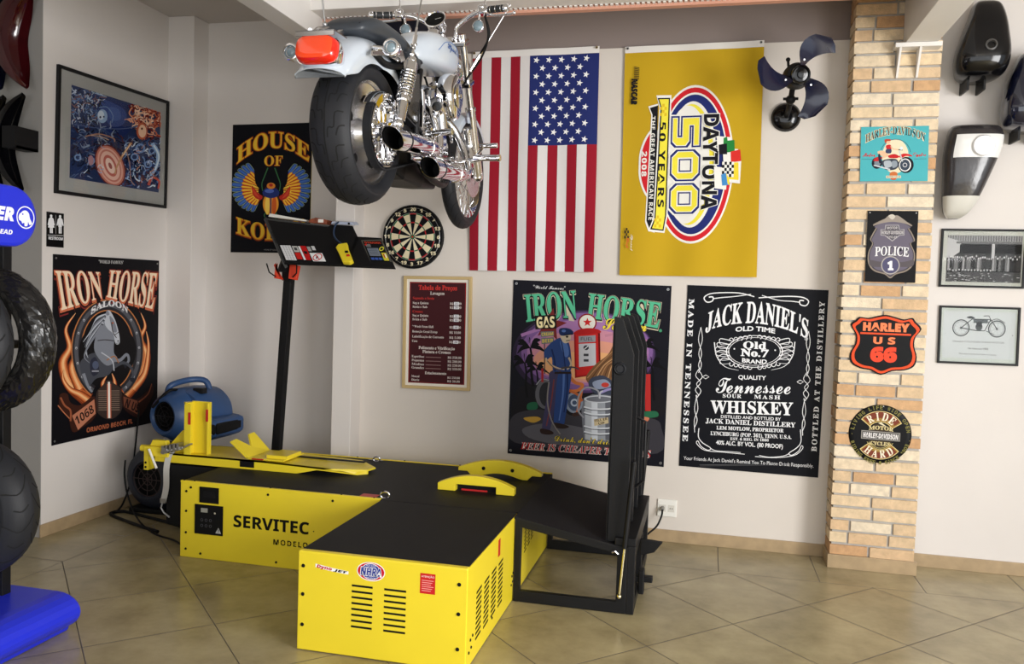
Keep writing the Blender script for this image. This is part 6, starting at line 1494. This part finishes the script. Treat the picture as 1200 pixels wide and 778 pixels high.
for k in range(5):
    q = 2*pi*k/5+.3; m = MB(); p = RW+Vector((cos(q)*.155, 0, sin(q)*.155)); m.cyl(p+Vector((0, -.035, 0)), p+Vector((0, -.0335, 0)), .022, n=16); bb(m, 'wheel_slot', DARK, wd)
# belt pulley with black rubber belt, right side
m = MB(); pc = RW+Vector((0, -.118, 0))
m.lathe([(.142, -.020), (.154, -.020), (.156, .016), (.142, .016), (.142, -.020)], pc, (0, 1, 0), 48)
m.lathe([(.045, -.022), (.05, .01), (.0, .012)], pc, (0, 1, 0), 24); m.lathe([(0, -.03), (.03, -.03), (.045, -.022)], pc, (0, 1, 0), 24)
for k in range(10):
    q = 2*pi*k/10; d = Vector((cos(q), 0, sin(q))); m.bar(pc+d*.04, pc+d*.146, .018, .014, up=(0, 1, 0))
for k in range(20):
    q = 2*pi*k/20; d = Vector((cos(q), 0, sin(q))); m.ball(pc+d*.130+Vector((0, -.016, 0)), .011, n=8, m=6)
bb(m, 'belt_pulley', CHROME)
m = MB(); belt = []
for k in range(25):
    q = radians(80+k*8.4); belt.append(pc+Vector((cos(q)*.164, 0, sin(q)*.164)))
belt += [Vector((.52, -.118, .275)), Vector((.56, -.118, .33)), Vector((.52, -.118, .40))]
rings = []
for i, p in enumerate(belt):
    a_ = (belt[(i+1) % len(belt)]-belt[i-1]).normalized(); n_ = Vector((a_.z, 0, -a_.x))
    rings.append([p+Vector((0, -.019, 0))+n_*.004, p+Vector((0, .019, 0))+n_*.004, p+Vector((0, .019, 0))-n_*.004, p+Vector((0, -.019, 0))-n_*.004])
rings.append(rings[0]); m.loft(rings, caps=False, smooth=False); bb(m, 'drive_belt', RUB)
m = MB(); m.lathe([(.160, -.024), (.166, -.024), (.166, .022), (.160, .022)], pc, (0, 1, 0), 24, a0=0, a1=1.2)
gd = []
for k in range(14):
    q = radians(40+k*8); d = Vector((cos(q), 0, sin(q))); gd.append([pc+d*r+Vector((0, y, 0)) for r, y in ((.146, -.036), (.174, -.034), (.184, -.02), (.184, .026), (.176, .026), (.166, -.02), (.146, -.028))])
m = MB(); m.loft(gd); bb(m, 'belt_guard', CHROME)
# swingarm and axle
m = MB()
for s in (-1, 1):
    m.bar((-.03, s*.152, .325), (.50, s*.125, .365), .028, .055); m.cyl((-.02, s*.14, .324), (-.02, s*.175, .324), .026, n=14)
m.cyl((0, -.175, .324), (0, .175, .324), .014, n=12); m.bar((.48, -.13, .365), (.48, .13, .365), .05, .05)
bb(m, 'swingarm', CHROME, bevel=.004)
# shocks
for s in (-1, 1):
    top, bot = Vector((.175, s*.186, .690)), Vector((.015, s*.192, .365)); d = (top-bot)
    m = MB(); m.cyl(bot+d*.05, bot+d*.34, .027, n=18); m.cyl(bot+d*.34, bot+d*.42, .034, .031, n=18); m.cyl(bot+d*.42, bot+d*.85, .013, n=12); m.cyl(bot+d*.80, bot+d*.94, .036, .034, n=20); m.ball(bot, .026, n=12, m=8); m.ball(top, .024, n=12, m=8)
    sh_ = bb(m, 'shock_absorber', CHROME)
    u1, v1 = frame_of(d.normalized()); N_ = 130; m = MB()
    m.tube([bot+d*(.40+.42*i/N_)+(u1*cos(2*pi*9*i/N_)+v1*sin(2*pi*9*i/N_))*.031 for i in range(N_+1)], .0062, 8); bb(m, 'spring', CHROME, sh_)
# rear fender
rings = []; n = 30
for i in range(n+1):
    f = i/n; q = radians(52+104*f); R_ = .395+.025*f; wd_ = .112-.004*sin(pi*f); dpt = .105*(1-.62*max(0, (f-.78)/.22)**1.5)
    if f < .3: dpt *= .55+1.5*f
    d = Vector((cos(q), 0, sin(q))); flare = .03*max(0, (f-.8)/.2)**2
    sec = [(-wd_, -dpt), (-wd_*1.0, -.05), (-wd_*.93, -.022), (-wd_*.72, -.004), (-wd_*.35, .009), (0, .012), (wd_*.35, .009), (wd_*.72, -.004), (wd_*.93, -.022), (wd_, -.05), (wd_, -dpt)]
    pts = [RW+d*(R_+l+flare)+Vector((0, y*1.0, 0)) for y, l in sec]; rings.append(pts+[p-d*.004-Vector((0, (1 if p.y > 0 else -1)*.003, 0)) for p in reversed(pts)])
fe = bb(MB().loft(rings), 'rear_fender', SILV)
# fender struts
for s in (-1, 1):
    m = MB(); m.prism([(.20, s*.135, .70), (.16, s*.135, .735), (-.02, s*.135, .705), (-.17, s*.135, .645), (-.18, s*.135, .62), (-.02, s*.135, .662), (.14, s*.135, .67)], (0, s*.012, 0)); bb(m, 'fender_strut', CHROME, bevel=.003)
# tail light
c = Vector((-.40, -.012, .578)); d = Vector((-.86, 0, .22)).normalized(); u1, v1 = Vector((0, -1, 0)), Vector((0, -1, 0)).cross(d)*-1
def rr_ring(c, hw, hh, n=28, e=.55):
    out = []
    for i in range(n):
        q = 2*pi*i/n; cx_, sx_ = cos(q), sin(q); out.append(c+u1*(hw*abs(cx_)**e*(1 if cx_ > 0 else -1))+v1*(hh*abs(sx_)**e*(1 if sx_ > 0 else -1)))
    return out
m = MB(); m.loft([rr_ring(c-d*.10, .05, .03), rr_ring(c-d*.06, .085, .05), rr_ring(c, .096, .062), rr_ring(c+d*.012, .094, .060)]); tl = bb(m, 'tail_light', CHROME)
LENS = mat('red_lens', rgb(226, 34, 18), .12, coat=.8)
m = MB(); m.loft([rr_ring(c-d*.075, .075, .045), rr_ring(c-d*.03, .091, .055), rr_ring(c+d*.014, .091, .057), rr_ring(c+d*.044, .084, .052), rr_ring(c+d*.054, .070, .042), rr_ring(c+d*.056, .03, .02)]); bb(m, 'lens', LENS, tl)
m = MB(); m.loft([rr_ring(c+d*.050, .080, .049), rr_ring(c+d*.0555, .069, .041), rr_ring(c+d*.0568, .05, .03)], caps=True); bb(m, 'amber_centre', mat('orange_red_lens', rgb(244, 70, 24), .12, coat=.8), tl)
# plate holder above light
m = MB(); m.box(-.44, -.32, -.095, .075, .652, .657); m.box(-.44, -.434, -.095, .075, .635, .657); m.bar((-.34, .02, .66), (-.24, .04, .705), .02, .02); m.bar((-.34, -.05, .66), (-.26, -.04, .70), .02, .02); m.tube(smooth([(-.42, .02, .664), (-.34, .05, .68), (-.28, .06, .712), (-.2, .05, .735)], 5), .009)
bb(m, 'plate_bracket', CH2)
# turn signals
for s in (-1, 1):
    c = Vector((-.155, s*(.225 if s < 0 else .25), .655)); m = MB(); m.cyl((-.12, s*.125, .672), c+Vector((.03, 0, 0)), .011, n=10); m.lathe([(0, .05), (.022, .045), (.036, .02), (.039, -.012), (.034, -.016)], c, (1, 0, 0), 24); m.lathe([(.034, -.016), (.029, -.016), (.024, -.008), (.0, -.006)], c, (1, 0, 0), 24)
    ts = bb(m, 'turn_signal', CHROME); m = MB(); m.lathe([(.022, -.008), (.018, -.015), (.010, -.018), (0, -.018)], c, (1, 0, 0), 20); bb(m, 'lens', mat('smoked_lens', rgb(120, 140, 150), .08, coat=1), ts)
# seat: passenger pad and rider dip
rings = []
prof = [(-.170, .735, .752, .05), (-.160, .728, .775, .085), (-.125, .725, .800, .105), (-.07, .728, .824, .118), (0, .737, .838, .125), (.10, .742, .836, .132), (.18, .735, .820, .15), (.28, .715, .775, .165), (.38, .705, .752, .155), (.48, .715, .765, .115), (.56, .74, .80, .075), (.59, .755, .80, .05)]
for x, zb, zt, hw in smooth(prof, 4):
    r = []
    for k in range(20):
        q = 2*pi*k/20; cy_, sz_ = cos(q), sin(q); r.append(Vector((x, hw*abs(cy_)**.6*(1 if cy_ > 0 else -1), (zb+zt)/2+(zt-zb)/2*abs(sz_)**.7*(1 if sz_ > 0 else -1))))
    rings.append(r)
st_ = bb(MB().loft(rings), 'seat', VINYL)
m = MB()
for s in (-1, 1): m.tube([Vector((x, s*hw*.86, zb+(zt-zb)*.80)) for x, zb, zt, hw in smooth(prof[1:6], 5)], .0035, 6)
bb(m, 'piping', BLACK, st_)
# fuel tank
prof = [(.545, .842, .05, .05), (.58, .852, .085, .075), (.66, .872, .12, .10), (.78, .892, .145, .118), (.90, .905, .15, .122), (1.0, .912, .14, .115), (1.07, .915, .115, .095), (1.115, .915, .075, .065), (1.13, .912, .03, .03)]
rings = []
for x, zc, hw, hh in smooth(prof, 5):
    r = []
    for k in range(28):
        q = 2*pi*k/28; cy_, sz_ = cos(q), sin(q)
        z = zc+(hh*abs(sz_)**.8 if sz_ > 0 else -hh*.78*abs(sz_)**.55)
        r.append(Vector((x, hw*abs(cy_)**.72*(1 if cy_ > 0 else -1), z)))
    rings.append(r)
tk = bb(MB().loft(rings), 'fuel_tank', SILV)
# right side script and pin stripe, standing on the tank skin
def tank_y(x, z):
    P = smooth(prof, 8)
    for p0, p1 in zip(P[:-1], P[1:]):
        if p0[0] <= x <= p1[0]:
            f = (x-p0[0])/(p1[0]-p0[0]); zc, hw, hh = [p0[i]+(p1[i]-p0[i])*f for i in (1, 2, 3)]; break
    dz = z-zc; s_ = (abs(dz)/hh)**(1/.8) if dz > 0 else (abs(dz)/(hh*.78))**(1/.55); s_ = min(s_, .99); return -(hw*sqrt(1-s_*s_)**.72)
V_, F_, b = text_mesh('Sportster', 'script', .01, 2)
m = MB(); vs = []
for x, y in V_:
    px_ = .80+(x-b[0])/(b[1]-b[0])*.24; pz = .905+(y-b[2])/(b[3]-b[2])*.05; vs.append(Vector((px_, tank_y(px_, pz)-.002, pz)))
m.add(vs, F_); bb(m, 'emblem', mat('blue_emblem', rgb(60, 100, 170), .25), tk)
m = MB(); m.tube([Vector((x, tank_y(x, z)-.0006, z)) for x, z in smooth([(.70, .885), (.78, .945), (.90, .975), (1.0, .965), (1.06, .93), (1.04, .895)], 6)], .0018, 6); bb(m, 'pin_stripe', mat('blue_stripe', rgb(90, 130, 190), .3), tk)
m = MB(); m.lathe([(.0, .022), (.028, .02), (.034, .008), (.034, -.01)], (.86, -.04, 1.018), (0, 0, 1), 24); bb(m, 'fuel_cap', CHROME, tk)
# frame
m = MB()
for s in (-1, 1):
    m.tube(smooth([(.30, s*.115, .70), (.16, s*.12, .66), (.02, s*.115, .64), (-.1, s*.115, .66)], 5), .016, 10)
    m.tube(smooth([(.46, s*.12, .72), (.40, s*.13, .55), (.40, s*.13, .35), (.48, s*.13, .24), (.70, s*.12, .195), (.95, s*.10, .22), (1.08, s*.06, .45), (1.16, s*.03, .80)], 6), .017, 10)
    m.tube(smooth([(.30, s*.115, .70), (.6, s*.06, .80), (1.0, s*.03, .92), (1.16, 0, .96)], 5), .016, 10)
m.cyl((1.13, 0, .82), (1.06, 0, 1.0), .035, n=16); bb(m, 'frame', BLACK)
# oil tank / battery side cover
m = MB(); m.loft([[(.20, y, .66), (.40, y, .69), (.42, y, .50), (.38, y, .43), (.24, y, .45)] for y in (-.145, .145)]); bb(m, 'oil_tank', GLOSSB, bevel=.012)
m = MB(); m.prism([(.42, -.15, .62), (.455, -.15, .61), (.475, -.15, .54), (.46, -.15, .44), (.44, -.15, .43), (.44, -.15, .54)], (0, .02, 0)); bb(m, 'side_cover_trim', CHROME, bevel=.004)
# engine
m = MB(); m.loft([[(.50, y, .42), (.54, y, .27), (.70, y, .215), (.90, y, .24), (.97, y, .36), (.92, y, .47), (.72, y, .50), (.56, y, .48)] for y in (-.10, .10)]); bb(m, 'crankcase', BRN, bevel=.02)
m = MB(); m.loft([[(.60+.16*cos(q*pi/12)*(1.55 if cos(q*pi/12) > 0 else .9)*k, y, .37+.115*sin(q*pi/12)*k) for q in range(24)] for y, k in ((-.10, 1), (-.145, .97), (-.16, .85))]); bb(m, 'cam_cover', CHROME)
m = MB(); m.loft([[(.70+.25*cos(q*pi/12)*k, y, .345+.12*sin(q*pi/12)*k) for q in range(24)] for y, k in ((.10, 1), (.15, .97), (.165, .85))]); bb(m, 'primary_cover', CHROME)
for lean, nm in ((-22.5, 'rear'), (22.5, 'front')):
    M_ = Matrix.Translation((.73, 0, .36)) @ Matrix.Rotation(radians(lean), 4, 'Y')
    m = MB(); m.lathe([(.062, .10), (.062, .26), (.0, .26)], M_ @ Vector((0, 0, 0)), M_.to_3x3() @ Vector((0, 0, 1)), 24)
    cy = bb(m, 'cylinder', BRN)
    m = MB(); ax_ = M_.to_3x3() @ Vector((0, 0, 1))
    for k in range(11): m.lathe([(.058, .105+k*.0155), (.092, .105+k*.0155), (.092, .110+k*.0155), (.058, .110+k*.0155)], M_ @ Vector((0, 0, 0)), ax_, 20)
    bb(m, 'cooling_fins', CH2, cy)
    m = MB(); m.box(-.085, .085, -.085, .085, .272, .335, M=M_); m.box(-.07, .07, -.06, .06, .335, .365, M=M_); bb(m, 'rocker_box', CHROME, bevel=.014)
    m = MB()
    for dx_ in (-.03, .03): m.cyl(M_ @ Vector((dx_, -.105, .06)), M_ @ Vector((dx_, -.095, .28)), .009, n=10); m.cyl(M_ @ Vector((dx_, -.105, .05)), M_ @ Vector((dx_, -.104, .085)), .014, n=10)
    bb(m, 'pushrod_tube', CHROME)
# air cleaner
rings = []
for y, k in ((-.125, .90), (-.15, 1), (-.19, 1.0), (-.208, .93), (-.214, .80)):
    rings.append([Vector((.79+.105*k*cos(q*pi/16)*(1.05 if cos(q*pi/16) > 0 else .95), y, .665+(.115*sin(q*pi/16) if sin(q*pi/16) > 0 else .135*sin(q*pi/16))*k)) for q in range(32)])
ac = bb(MB().loft(rings), 'air_cleaner', CHROME)
m = MB(); m.lathe([(.062, -.004), (.066, -.010), (.054, -.014), (.0, -.012)], (.79, -.2125, .66), (0, 1, 0), 32); bb(m, 'cover_insert', CH2, ac)
m = MB(); m.lathe([(0, -.018), (.012, -.016), (.014, 0)], (.79, -.22, .66), (0, 1, 0), 14); bb(m, 'cover_bolt', CHROME, ac)
m = MB(); m.tube(smooth([(.73, -.02, .58), (.73, -.09, .60), (.75, -.14, .64)], 4), .03, 12); bb(m, 'carburettor', BRN)
# exhaust: staggered duals on the right
def muffler(tip, front, r):
    tip, front = Vector(tip), Vector(front); d = (front-tip).normalized(); L_ = (front-tip).length
    m = MB(); u1, v1 = frame_of(d); n = 28
    # slash-cut end: the upper lip reaches further back
    def slash(r_, off): return [tip+d*(off-.045*((u1*cos(2*pi*i/n)+v1*sin(2*pi*i/n)).z))+(u1*cos(2*pi*i/n)+v1*sin(2*pi*i/n))*r_ for i in range(n)]
    ring = lambda f, r_: [tip+d*(f*L_)+(u1*cos(2*pi*i/n)+v1*sin(2*pi*i/n))*r_ for i in range(n)]
    m.loft([slash(r*.93, .02), slash(r*.95, 0), slash(r, .002), ring(.18, r), ring(.78, r), ring(.9, r*.8), ring(1.0, r*.55)], caps=False)
    mf = bb(m, 'muffler', CHROME)
    m = MB(); m.loft([slash(r*.925, .012), ring(.3, r*.9)], caps=False); m.add(ring(.3, r*.9), [tuple(range(n))]); bb(m, 'muffler_bore', DARK, mf)
    for f in (.2, .70): 
        m = MB(); m.lathe([(r*1.0, -.006), (r*1.045, -.005), (r*1.045, .005), (r*1.0, .006)], tip+d*(f*L_), d, 28); bb(m, 'clamp_ring', BLACK if f < .5 else CHROME, mf)
muffler((-.215, -.262, .262), (.46, -.222, .318), .0475)
muffler((.205, -.278, .198), (.86, -.232, .245), .0475)
def pipe(pts, r=.023, nm='exhaust_pipe'): return bb(MB().tube(smooth(pts, 7), r, 14), nm, CHROME)
pipe([(.60, -.05, .56), (.55, -.12, .55), (.53, -.17, .50), (.535, -.20, .40), (.50, -.215, .33), (.44, -.222, .316)])
pipe([(.92, -.04, .58), (1.0, -.09, .56), (1.05, -.14, .48), (1.04, -.19, .36), (.98, -.22, .27), (.84, -.232, .244)])
for pts in ([(.49, -.205, .545), (.535, -.205, .52), (.55, -.215, .44)], [(1.02, -.20, .53), (1.068, -.20, .44), (1.05, -.212, .35)]):
    bb(MB().tube(smooth(pts, 5), .029, 14), 'heat_shield', CHROME)
m = MB(); m.bar((.33, -.17, .30), (.5, -.15, .42), .02, .04); m.bar((.2, -.19, .25), (.62, -.17, .225), .012, .03); bb(m, 'muffler_bracket', CHROME)
# underside
m = MB(); m.loft([[(x, y, z) for y, z in ((-w_, zt), (w_, zt), (w_*.8, zb), (-w_*.8, zb))] for x, w_, zt, zb in ((.22, .09, .34, .20), (.36, .11, .36, .16), (.60, .11, .30, .15), (.86, .09, .28, .17))], smooth=False); bb(m, 'underside_casing', BLACK, bevel=.012)
m = MB(); m.bar((.40, .12, .16), (.10, .16, .145), .02, .02); m.cyl((.43, .10, .165), (.40, .14, .16), .02, n=10); m.bar((.12, .15, .145), (.06, .18, .15), .04, .012); bb(m, 'kickstand', BLACK)
# fork, front wheel
up = Vector((-.46, 0, .888)).normalized()
for s in (-1, 1):
    a0 = FW+Vector((0, s*.10, 0)); m = MB(); m.cyl(a0-up*.03, a0+up*.40, .031, .029, n=20); m.ball(a0-up*.02, .033, n=14, m=8); m.cyl(a0+up*.40, a0+up*.42, .034, n=20); fk = bb(m, 'fork_leg', CHROME)
    bb(MB().cyl(a0+up*.42, a0+up*.84, .0215, n=18), 'fork_tube', CHROME, fk); bb(MB().cyl(a0+up*.83, a0+up*.855, .026, n=18), 'fork_cap', CHROME, fk)
m = MB()
for f in (.56, .80): m.box(-.05, .05, -.135, .135, -.014, .014, M=Matrix.Translation(FW+up*f+Vector((-.02, 0, 0))) @ Matrix.Rotation(radians(-27), 4, 'Y'))
bb(m, 'triple_clamp', CHROME, bevel=.006)
ftr = bb(tyre_mesh(FW, (0, 1, 0), .348, .092, .272, .022, 64), 'front_tyre', RUB)
bb(tread_mesh(FW, (0, 1, 0), .348, .092, .022, [[(0, .15), (.5, .55), (.6, .9)], [(.5, -.15), (1.0, -.55), (1.1, -.9)]], 26, .004), 'tread_grooves', GROOVE, ftr)
m = MB(); m.lathe([(.275, -.036), (.28, -.030), (.262, -.022), (.255, 0), (.262, .022), (.28, .030), (.275, .036), (.262, .026), (.25, 0), (.262, -.026), (.275, -.036)], FW, (0, 1, 0), 64); fr = bb(m, 'front_rim', CHROME)
m = MB(); m.lathe([(0, -.055), (.025, -.055), (.042, -.045), (.042, -.037), (.024, -.03), (.024, .03), (.042, .037), (.042, .045), (.025, .055), (0, .055)], FW, (0, 1, 0), 28); bb(m, 'front_hub', CHROME)
sp_ = MB()
for k in range(40):
    q = 2*pi*k/40; s = 1 if k % 2 else -1; q2 = q+radians(20)*(1 if (k//2) % 2 else -1)
    sp_.cyl(FW+Vector((cos(q2)*.04, s*.04, sin(q2)*.04)), FW+Vector((cos(q)*.258, s*.012, sin(q)*.258)), .0022, n=5, caps=False)
bb(sp_, 'spokes', CHROME)
m = MB(); m.lathe([(.075, -.068), (.148, -.068), (.148, -.063), (.075, -.063), (.075, -.068)], FW, (0, 1, 0), 40); m.lathe([(.03, -.06), (.08, -.066), (.08, -.062), (.03, -.055)], FW, (0, 1, 0), 24); bb(m, 'brake_disc', ALU)
m = MB(); m.box(-.05, .04, -.105, -.055, -.05, .05, M=Matrix.Translation(FW+Vector((-.12, 0, .07)))); bb(m, 'brake_caliper', CHROME, bevel=.012)
bb(MB().cyl(FW+Vector((0, -.13, 0)), FW+Vector((0, .13, 0)), .013, n=14), 'front_axle', CHROME)
rings = []
for i in range(19):
    q = radians(35+i*6.5); d = Vector((cos(q), 0, sin(q))); sec = [(-.062, -.04), (-.058, -.008), (-.035, .006), (0, .01), (.035, .006), (.058, -.008), (.062, -.04)]
    pts = [FW+d*(.372+l)+Vector((0, y, 0)) for y, l in sec]; rings.append(pts+[p-d*.004 for p in reversed(pts)])
bb(MB().loft(rings), 'front_fender', SILV)
hl = FW+up*.68+Vector((.13, 0, .02)); m = MB(); m.lathe([(0, -.10), (.04, -.09), (.07, -.05), (.078, .02), (.082, .03), (.07, .035)], hl, (1, 0, -.05), 32); bb(m, 'headlight', CHROME)
# handlebar
hb = [(1.20, .05, 1.07), (1.17, .07, 1.14), (1.155, .14, 1.190), (1.13, .215, 1.212), (1.07, .30, 1.203), (1.03, .385, 1.195)]
full = [(x, -y, z) for x, y, z in reversed(hb)]+[(1.21, 0, 1.06)]+hb
m = MB(); m.tube(smooth([p for p in full if p[1] != 0 or True], 6), .0135, 14); bb(m, 'handlebar', CHROME)
for s in (-1, 1):
    p0, p1 = Vector((1.075, s*.295, 1.204)), Vector((1.03, s*.395, 1.194)); d = (p1-p0).normalized()
    g = bb(MB().cyl(p0, p1, .020, n=18), 'grip', mat('grip_rubber', rgb(40, 42, 44), .5))
    m = MB(); m.lathe([(.021, 0), (.024, .004), (.022, .02), (.012, .027), (0, .028)], p1, d, 20)
    for k in (.15, .5, .85): m.lathe([(.0205, -.002), (.0222, 0), (.0205, .002)], p0.lerp(p1, k), d, 20)
    bb(m, 'grip_end', CHROME, g)
    m = MB(); m.tube(smooth([tuple(p0-d*.05+Vector((.03, 0, -.005))), tuple(p0+d*.02+Vector((.065, 0, -.012))), tuple(p1+d*.01+Vector((.055, 0, -.018))), tuple(p1+d*.06+Vector((.035, 0, -.02)))], 5), .007, 10, rs=None); m.ball(p1+d*.06+Vector((.035, 0, -.02)), .010, n=10, m=8); bb(m, 'lever', CHROME)
    m = MB(); m.box(-.03, .035, -.028, .028, -.024, .024, M=Matrix.Translation(p0-d*.045)); m.ball(p0-d*.05+Vector((-.02, 0, .012)), .018, n=12, m=8); bb(m, 'control_housing', CHROME, bevel=.008)
    m = MB(); m.cyl(p0-d*.07+Vector((0, 0, -.01)), p0-d*.08+Vector((0, 0, -.07)), .007, n=10); c = p0-d*.08+Vector((0, 0, -.085)); m.lathe([(0, .04), (.02, .036), (.032, .015), (.034, -.01), (.03, -.012)], c, (1, 0, 0), 20); fs = bb(m, 'front_turn_signal', CHROME)
    m = MB(); m.lathe([(.029, -.010), (.02, -.016), (0, -.018)], c, (1, 0, 0), 18); bb(m, 'lens', mat('smoked_lens', rgb(120, 140, 150), .08, coat=1), fs)
    m = MB(); m.tube(smooth([tuple(p0-d*.04+Vector((0, 0, .02))), tuple(p0-d*.03+Vector((.02, 0, .10))), tuple(p0+d*.02+Vector((.03, 0, .16)))], 4), .005, 8); mc = p0+d*.05+Vector((.03, 0, .19)); m.lathe([(0, .025), (.05, .02), (.06, 0), (.055, -.004)], mc, (1, 0, .1), 24); mi_ = bb(m, 'mirror', CHROME)
    # cables
    m = MB()
    for k in range(2):
        m.tube(smooth([tuple(p0-d*.05+Vector((.03, 0, -.01))), tuple(p0-d*.04+Vector((.06+.02*k, s*.01, -.12))), tuple(Vector((1.20+.02*k, s*(.22-.03*k), .98))), tuple(Vector((1.21, s*.13, .86))), tuple(Vector((1.14, s*.08, .72)))], 6), .006, 8)
    bb(m, 'control_cable', DARK)
# speedometer on the riser
sc_ = Vector((1.06, .02, 1.15)); d = Vector((-.86, 0, .5)).normalized()
m = MB(); m.lathe([(0, -.08), (.042, -.075), (.058, -.03), (.060, .012), (.064, .018), (.058, .022), (.054, .016)], sc_, d, 32); sd = bb(m, 'speedometer', CHROME)
m = MB(); m.lathe([(.054, .015), (0, .015)], sc_, d, 28); bb(m, 'dial', DARK, sd)
m = MB(); u1, v1 = frame_of(d); m.bar(sc_+d*.016, sc_+d*.016+u1*.034+v1*.01, .003, .001); bb(m, 'needle', WHITE, sd)
m = MB(); m.cyl(sc_-d*.03, Vector((1.15, -.02, 1.03)), .018, n=12); m.box(1.12, 1.22, -.06, .06, 1.02, 1.08); bb(m, 'riser', CHROME, bevel=.008)
# forward controls and pegs
for s in (-1, 1):
    m = MB(); m.tube(smooth([(.93, s*.12, .33), (1.02, s*.18, .345), (1.03, s*.27, .36)], 5), .015, 10); m.cyl((.93, s*.11, .33), (.93, s*.15, .33), .03, n=14); fc = bb(m, 'forward_control', CHROME)
    m = MB(); m.cyl((1.00, s*.25, .362), (.985, s*.40, .358), .018, n=16)
    m.lathe([(.02, -.004), (.021, 0), (.018, .008), (0, .01)], (.985, s*.40, .358), (-.1, s, 0), 16); bb(m, 'foot_peg', CHROME)
    m = MB(); m.tube([(1.03, s*.25, .365), (1.12, s*.25, .42), (1.16, s*.25, .455)], .010, 8); m.cyl((1.16, s*.23, .455), (1.15, s*.34, .455), .014, n=14); bb(m, 'pedal', CHROME)
    m = MB(); m.cyl((.47, s*.15, .40), (.47, s*.19, .40), .02, n=12); m.cyl((.47, s*.19, .405), (.46, s*.30, .41), .016, n=14); bb(m, 'passenger_peg', CHROME)
# small bright clutter on the right side of the engine
m = MB(); m.cyl((.66, -.15, .40), (.66, -.185, .40), .045, n=24); m.cyl((.66, -.185, .40), (.66, -.19, .40), .032, n=24); bb(m, 'timer_cover', CHROME)
m = MB(); m.tube(smooth([(.50, -.13, .50), (.62, -.165, .47), (.80, -.165, .47), (.92, -.14, .44)], 5), .009, 8); m.tube(smooth([(.44, -.14, .34), (.58, -.17, .29), (.78, -.165, .28), (.95, -.14, .30)], 5), .010, 8); bb(m, 'brake_line', CHROME)
m = MB(); m.cyl((1.02, 0, .30), (1.05, 0, .44), .036, n=20); m.lathe([(0, -.01), (.036, 0)], (1.02, 0, .30), (.2, 0, 1), 20); bb(m, 'oil_filter', CHROME)
m = MB(); m.box(.93, .99, -.06, .06, .50, .66); bb(m, 'voltage_regulator', BLACK, bevel=.006)
# hanging wires (world space)
def bw_(p): return bike_m @ Vector(p)
bike_m = Matrix.Translation(BO) @ Euler(BR_).to_matrix().to_4x4()
def wire(label, lo, hi, turn=True):
    lo, hi = Vector(lo), Vector(hi); d = (hi-lo).normalized()
    t = thing('suspension_wire', tuple(lo), label, 'wire', 'wires holding the motorcycle')
    MB().cyl(lo+d*(.12 if turn else 0), hi, .0042, n=8).build('steel_wire', STEEL, t)
    if not turn: return MB().ball(lo, .011, n=8, m=6).build('wire_hook', STEEL, t)
    m = MB(); m.cyl(lo, lo+d*.03, .007, n=8); m.cyl(lo+d*.03, lo+d*.10, .011, n=8); m.cyl(lo+d*.10, lo+d*.14, .006, n=8); m.ball(lo, .012, n=8, m=6); m.cyl(lo+d*.05+Vector((-.014, 0, 0)), lo+d*.05+Vector((.014, 0, 0)), .006, n=6)
    m.build('turnbuckle', CHROME, t)
p = bw_((.175, -.19, .72)); wire('steel wire with turnbuckle rising from the right shock absorber', p, p+Vector((.02, .28, CZ-p.z)))
p = bw_((-.235, .05, .745)); wire('steel wire rising from the rear fender beside the seat', p, (p.x-.07, p.y-.1, CZ), False)
p = bw_((1.20, -.15, .90)); wire('slanting steel wire with turnbuckle beside the right fork leg', p, (p.x+.22, 4.80, 3.33))
bpy.data.scenes.remove(TXT)
